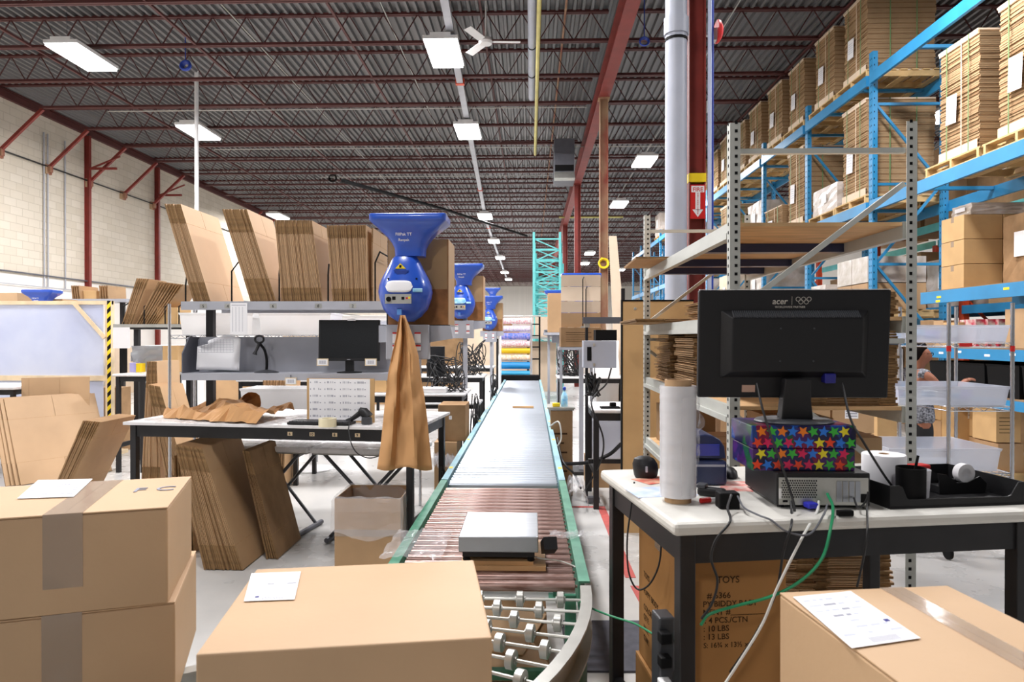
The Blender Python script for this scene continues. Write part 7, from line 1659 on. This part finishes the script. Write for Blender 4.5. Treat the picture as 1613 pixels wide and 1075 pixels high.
# white wrapped pallets by the peeling column
for i, (px0, px1, y, h, lab) in enumerate(((948, 962, 15.6, 1.35, 'white wrapped load beside the foot of the peeling column'), (962, 985, 13.0, 1.95, 'tall white wrapped load under the leaning pale strip'), (940, 975, 11.0, 1.55, 'white bin stack just past the pale cardboard sheet'), (985, 1003, 17, 1.7, 'brown carton block in the gap before the blue rack end'))):
    wrapped(lab, at(px0, 500, y).x, at(px1, 500, y).x, y, y + .8, 0, h, mc if i == 2 else wrapm if i < 3 else card_d)
a = at(975, 470, 11.6); b_ = at(962, 372, 11.6)
mb = MB(); mb.prism([(a.x - .02, 11.6, 0), (a.x + .26, 11.6, 0), (b_.x + .22 - .12, 11.6, b_.z), (b_.x - .03, 11.6, b_.z)], (0, .03, 0)); tag(mb.build('cardboard_strip', card_l, fixn=True), 'tall pale cardboard strip leaning in the aisle beside the blue rack', 'cardboard')
# filler stock between the aisle and rack
for i, (px0, px1, y, z1, m_, lab) in enumerate(((1020, 1046, 9.8, 1.75, card_b, 'brown carton stack seen between the two grey shelving posts'), (1088, 1112, 8.8, 1.62, card_d, 'dark brown carton stack behind the middle of the grey shelving'), (1135, 1180, 9.5, 1.4, card_b, 'broad brown carton block behind the grey shelving'), (1190, 1250, 10.2, 1.3, card_l, 'pale broad carton block behind the monitor'), (1265, 1330, 9.2, 1.9, card_b, 'tall brown carton block behind the monitor top edge'))):
    wrapped(lab, at(px0, 500, y).x, at(px1, 500, y).x, y, y + .8, 0, z1, m_, name='carton_block')
# ================================================================ WALL SIDE: SCREEN, SHELVES AND LEANING FLATS
YQ = 9.0; qa, qb = at(-60, 500, YQ).x, at(176, 500, YQ).x; zq = at(170, 474, YQ).z
t = thing('framed_screen', 'pine framed screen of frosted plastic sheet with hazard tape on its post', 'screen', ((qa + qb) / 2, YQ, 0))
mb = MB(); mb.box(qa, qb - .13, YQ + .02, YQ + .026, at(100, 678, YQ).z, zq - .03); mb.build('plastic_sheet', mat('frosted_sheet', (214, 220, 238), .35, alpha=.86, spec=.4, rgb2=(196, 204, 230), vscale=1.3), t)
for nm, b4_ in (('top_rail', (qa, qb, YQ, YQ + .04, zq - .05, zq)), ('mid_rail', (qa, qb - .05, YQ - .001, YQ + .019, at(0, 600, YQ).z, at(0, 593, YQ).z + .01)), ('post', (qb - .09, qb - .05, YQ, YQ + .04, .05, zq - .05)), ('edge_post', (qb - .05, qb, YQ - .02, YQ + .06, 0, zq))):
    mb = MB(); mb.box(*b4_); mb.build(nm, woodl, t)
mb = MB(); mb.bar((qb - .5, YQ - .01, zq - .04), (qb - .09, YQ - .01, zq - .5), .02, .05); mb.build('corner_brace', woodl, t)
mb = MB(); z = .05; k = 0
while z < zq - .03:
    mb.prism([(qb - .05, YQ - .0215, z), (qb, YQ - .0215, z + .05), (qb, YQ - .0215, min(zq, z + .05 + .062)), (qb - .05, YQ - .0215, min(zq, z + .062))], (0, .0012, 0), hazard if k % 2 else blackm); z += .062; k += 1
mb.build('hazard_tape', hazard, t, fixn=True)
for x in (qb - .02, qa + .6): mb = MB(); mb.box(x - .06, x + .03, YQ - .3, YQ + .35, 0, .05); mb.build('foot', woodl, t)
mb = MB(); mb.box(qa, qb - .1, YQ + .35, YQ + .6, 0, .9); tag(mb.build('cardboard_box', card_d), 'row of dark cartons behind the frosted screen', 'box')
# white bench end and flats in front of the screen
bench('end of a white bench in front of the frosted screen', (at(-80, 605, 8.0).x, 7.75, 0), (at(47, 605, 8.0).x, 7.75, 0), .7, 1.03, whitelam, th=.04, apron=.06)
fbL = flat_proto('flat_box', .95, 1.0, .012, .25, card); fbM = flat_proto('flat_box', .60, .85, .011, .22, card_b)
row_of_flats('flat_box', fbL, 4, (-5.62, 7.15, .004), (-5.50, 7.20, .004), -.40, -.43, (None, 'flat carton in the big leaning batch in front of the frosted screen', 'huge slotted flat carton leaning in front of the frosted screen'), 'big leaning flat cartons by the screen', rz=-.55)
row_of_flats('flat_box', flat_proto('flat_box', .62, 1.12, .012, .25, card), 3, (-6.0, 7.9, .004), (-5.92, 7.9, .004), .02, .0, (None, 'flat carton standing behind the huge leaning one by the screen', 'rear upright flat carton with a slotted top edge by the screen'), 'upright flat cartons by the screen', rz=-1.2)
row_of_flats('flat_box', fbM, 8, (-4.75, 6.6, .004), (-4.62, 6.6, .004), .42, .46, ('brown flat carton leaning toward the bench, hazard tape side', 'flat carton in the batch leaning toward the black bench leg', None), 'flats leaning toward the bench leg')
row_of_flats('flat_box', flat_proto('flat_box', .55, 1.0, .011, .22, card_d), 9, (-6.2, 6.9, .004), (-6.05, 6.9, .004), -.30, -.35, (None, 'dark flat carton leaning at the picture edge below the huge one', None), 'dark flats at the picture edge')
# shelf station behind
xs_a, xs_b = at(178, 512, 8.3).x, at(282, 512, 8.3).x; zs_ = at(200, 511, 8.3).z
t = thing('flat_box_shelf', 'black and chrome shelf holding fanned flat boxes between the screen and the bench', 'shelf', ((xs_a + xs_b) / 2, 8.5, 0))
mb = MB(); mb.box(xs_a, xs_b + .3, 8.3, 8.8, zs_ - .04, zs_); mb.build('shelf_panel', galv, t)
mb = MB(); mb.box(xs_a, xs_b + .3, 8.32, 8.8, zs_ - .06, zs_ - .041); mb.build('underframe', black, t)
for x in (xs_a + .04, xs_b - .1): mb = MB(); mb.box(x - .03, x + .03, 8.72, 8.78, 0, zs_ - .06); mb.build('post', black, t)
for px in (192, 225, 258, 280): x = at(px, 500, 8.3).x; mb = MB(); mb.tube([(x, 8.33, zs_), (x, 8.33, zs_ + .22), (x + .05, 8.4, zs_ + .28), (x + .05, 8.7, zs_ + .28), (x, 8.75, zs_)], .008, 6); mb.build('divider', blackm, t)
ff = flat_proto('flat_box', .42, .60, .012, .22, card_b)
row_of_flats('flat_box', ff, 6, (at(190, 500, 8.3).x, 8.33, zs_), (at(204, 500, 8.3).x, 8.33, zs_), .32, .36, (None, 'flat carton in the first fanned group between the screen and the bench', None), 'first fanned flat boxes')
row_of_flats('flat_box', ff, 9, (at(212, 500, 8.3).x, 8.33, zs_), (at(242, 500, 8.3).x, 8.33, zs_), .50, .62, (None, 'flat carton in the second fanned group between the screen and the bench', None), 'second fanned flat boxes')
SC('small tan carton at the end of the fanned flat box shelf', at(247, 500, 8.35).x, at(279, 500, 8.35).x, 8.35, 8.7, zs_ + .001, zs_ + .21, card_y)
bench('white bench with papers under the fanned flat box shelf', (at(176, 590, 7.9).x, 7.9, 0), (at(228, 590, 7.9).x, 7.9, 0), .6, 1.17, whitelam, th=.03, apron=.06)
t = thing('whiteboard', 'small bright white board standing on the bench under the fanned flat boxes', 'board', (at(191, 548, 8.1).x, 8.1, 1.171)); a, b_ = at(178, 549, 8.1), at(203, 516, 8.1)
mb = MB(); mb.box(a.x, b_.x, 8.1, 8.12, a.z, b_.z); mb.build('panel', paper, t); mb = MB(); mb.box(a.x + .08, b_.x - .08, 8.10, 8.2, 1.171, a.z); mb.build('stand', blackm, t)
for i, (px0, px1, py0, py1, m_, lab) in enumerate(((204, 214, 545, 560, pal_lil, 'lilac box beside the small white board'), (214, 222, 548, 562, hazard, 'yellow item beside the lilac box'), (236, 246, 550, 562, redm, 'red tool near the clear bag under the fanned boxes'))):
    a, b_ = at(px0, py1, 8.3), at(px1, py0, 8.3); SC(lab, a.x, b_.x, 8.3, 8.4, 1.171, 1.171 + (b_.z - a.z), m_)
bench('grey shelf table behind the red tool under the fanned boxes', (at(228, 590, 8.25).x, 8.25, 0), (at(285, 590, 8.25).x, 8.25, 0), .5, 1.169, greytop, th=.03, apron=.05)
wrapped('clear grey bag of parts under the fanned flat boxes', at(208, 550, 8.45).x, at(256, 550, 8.45).x, 8.45, 8.65, 1.172, .32, mat('grey_bag', (176, 180, 184), .3, alpha=.8, spec=.6), name='parts_bag')
SC('tan carton standing at the end of the parts bag', at(256, 550, 8.3).x, at(280, 550, 8.3).x, 8.3, 8.6, 1.17, 1.50, card_y)
ft = flat_proto('flat_box', .45, 1.35, .012, .2, card); ft2 = flat_proto('flat_box', .45, 1.15, .012, .2, card_b)
row_of_flats('flat_box', ft, 11, (at(222, 650, 6.9).x, 6.9, .004), (at(252, 650, 6.9).x, 6.9, .004), .05, -.03, (None, 'tall flat carton in the upright row behind the packing bench corner', None), 'tall upright flats behind the bench corner')
row_of_flats('flat_box', ft2, 9, (at(268, 650, 6.7).x, 6.7, .004), (at(300, 650, 6.7).x, 6.7, .004), -.20, -.28, (None, 'tall flat carton in the tilted row behind the bench, next to the upright row', None), 'tall tilted flats behind the bench')
row_of_flats('flat_box', ft2, 8, (at(412, 650, 7.0).x, 7.1, .004), (at(440, 650, 7.0).x, 7.1, .004), -.02, .02, (None, 'dark edged flat carton upright in the gap under the steel cubby', None), 'upright flats in the gap under the cubby')
# flats standing on far shelves above the screen
xg0, xg1 = at(112, 470, 11).x, at(180, 470, 11).x; zg = at(120, 471, 11).z
t = thing('flat_box_shelf', 'far shelf whose flat boxes show just over the frosted screen', 'shelf', ((xg0 + xg1) / 2, 11.2, 0))
mb = MB(); mb.box(xg0 - .3, xg1 + .2, 11, 11.5, zg - .05, zg); mb.build('shelf_panel', grey, t)
for x in (xg0, xg1): mb = MB(); mb.box(x - .03, x + .03, 11.2, 11.26, 0, zg - .05); mb.build('post', black, t)
fg = flat_proto('flat_box', .5, .22, .014, .2, card_b)
row_of_flats('flat_box', fg, 4, (at(113, 470, 11).x, 11.02, zg), (at(124, 470, 11).x, 11.02, zg), -.1, -.12, (None, 'flat carton in the first low group over the frosted screen', None), 'first low flats over the screen')
row_of_flats('flat_box', fg, 4, (at(156, 470, 11).x, 11.02, zg), (at(168, 470, 11).x, 11.02, zg), -.05, -.05, (None, 'flat carton in the second low group over the frosted screen', None), 'second low flats over the screen')
SC('tan carton top behind the screen by the blue funnel machine', at(130, 470, 11.1).x, at(152, 470, 11.1).x, 11.1, 11.4, zg, zg + .14, card_y)
wrapped('brown carton stack behind the screen at the picture edge', at(-20, 470, 10.5).x, at(28, 470, 10.5).x, 10.5, 11.2, 0, 2.3, card, name='carton_block')
# low stock against the block wall
for i, (x, y, w_, h, m_) in enumerate(((-11.6, 13, 1.4, 1.2, card_b), (-11.6, 16, 1.4, 1.7, mc), (-11.5, 19.5, 1.4, 1.3, card_l), (-9, 17, 1.5, 1.4, mc), (-6.5, 15.5, 1.6, 1.5, card_b), (-5, 19, 1.8, 1.6, mc), (-3.4, 16.2, 1.2, 1.75, card_b), (-7.8, 24, 2, 1.7, card_l), (-3, 22, 1.6, 1.9, card_d), (-5.5, 28, 2.4, 1.9, card_b), (-2.2, 30, 1.4, 2.0, card_l), (3.2, 24, 1.2, 1.4, card_b), (2.8, 30, 1.6, 1.6, wrapm))):
    wrapped('%s of stock far back, %s' % (('brown block', 'white block', 'pale block', 'white block', 'brown block', 'white block', 'brown block', 'pale block', 'dark block', 'brown block', 'pale block', 'brown block', 'wrapped block')[i], ('against the wall before the first post', 'against the wall by the conduits', 'against the wall past the first post', 'a step off the wall', 'behind the fanned shelf', 'mid floor behind the wire rack', 'close behind the second wire rack', 'far mid floor', 'behind the third batch of boxes', 'far behind the fourth batch', 'just beside the far lights row', 'in the aisle by the slim column', 'far in the aisle of the blue rack')[i]), x - w_ / 2, x + w_ / 2, y, y + 1.0, 0, h, m_, name='stock_block')
mb = MB(); q = at(464, 497, 9.05); mb.box(q.x - .045, q.x + .045, 9.05, 9.07, 1.884, 1.95); tag(mb.build('red_sign', redm), 'small red sign behind the steel cubby on the rear bin', 'sign')
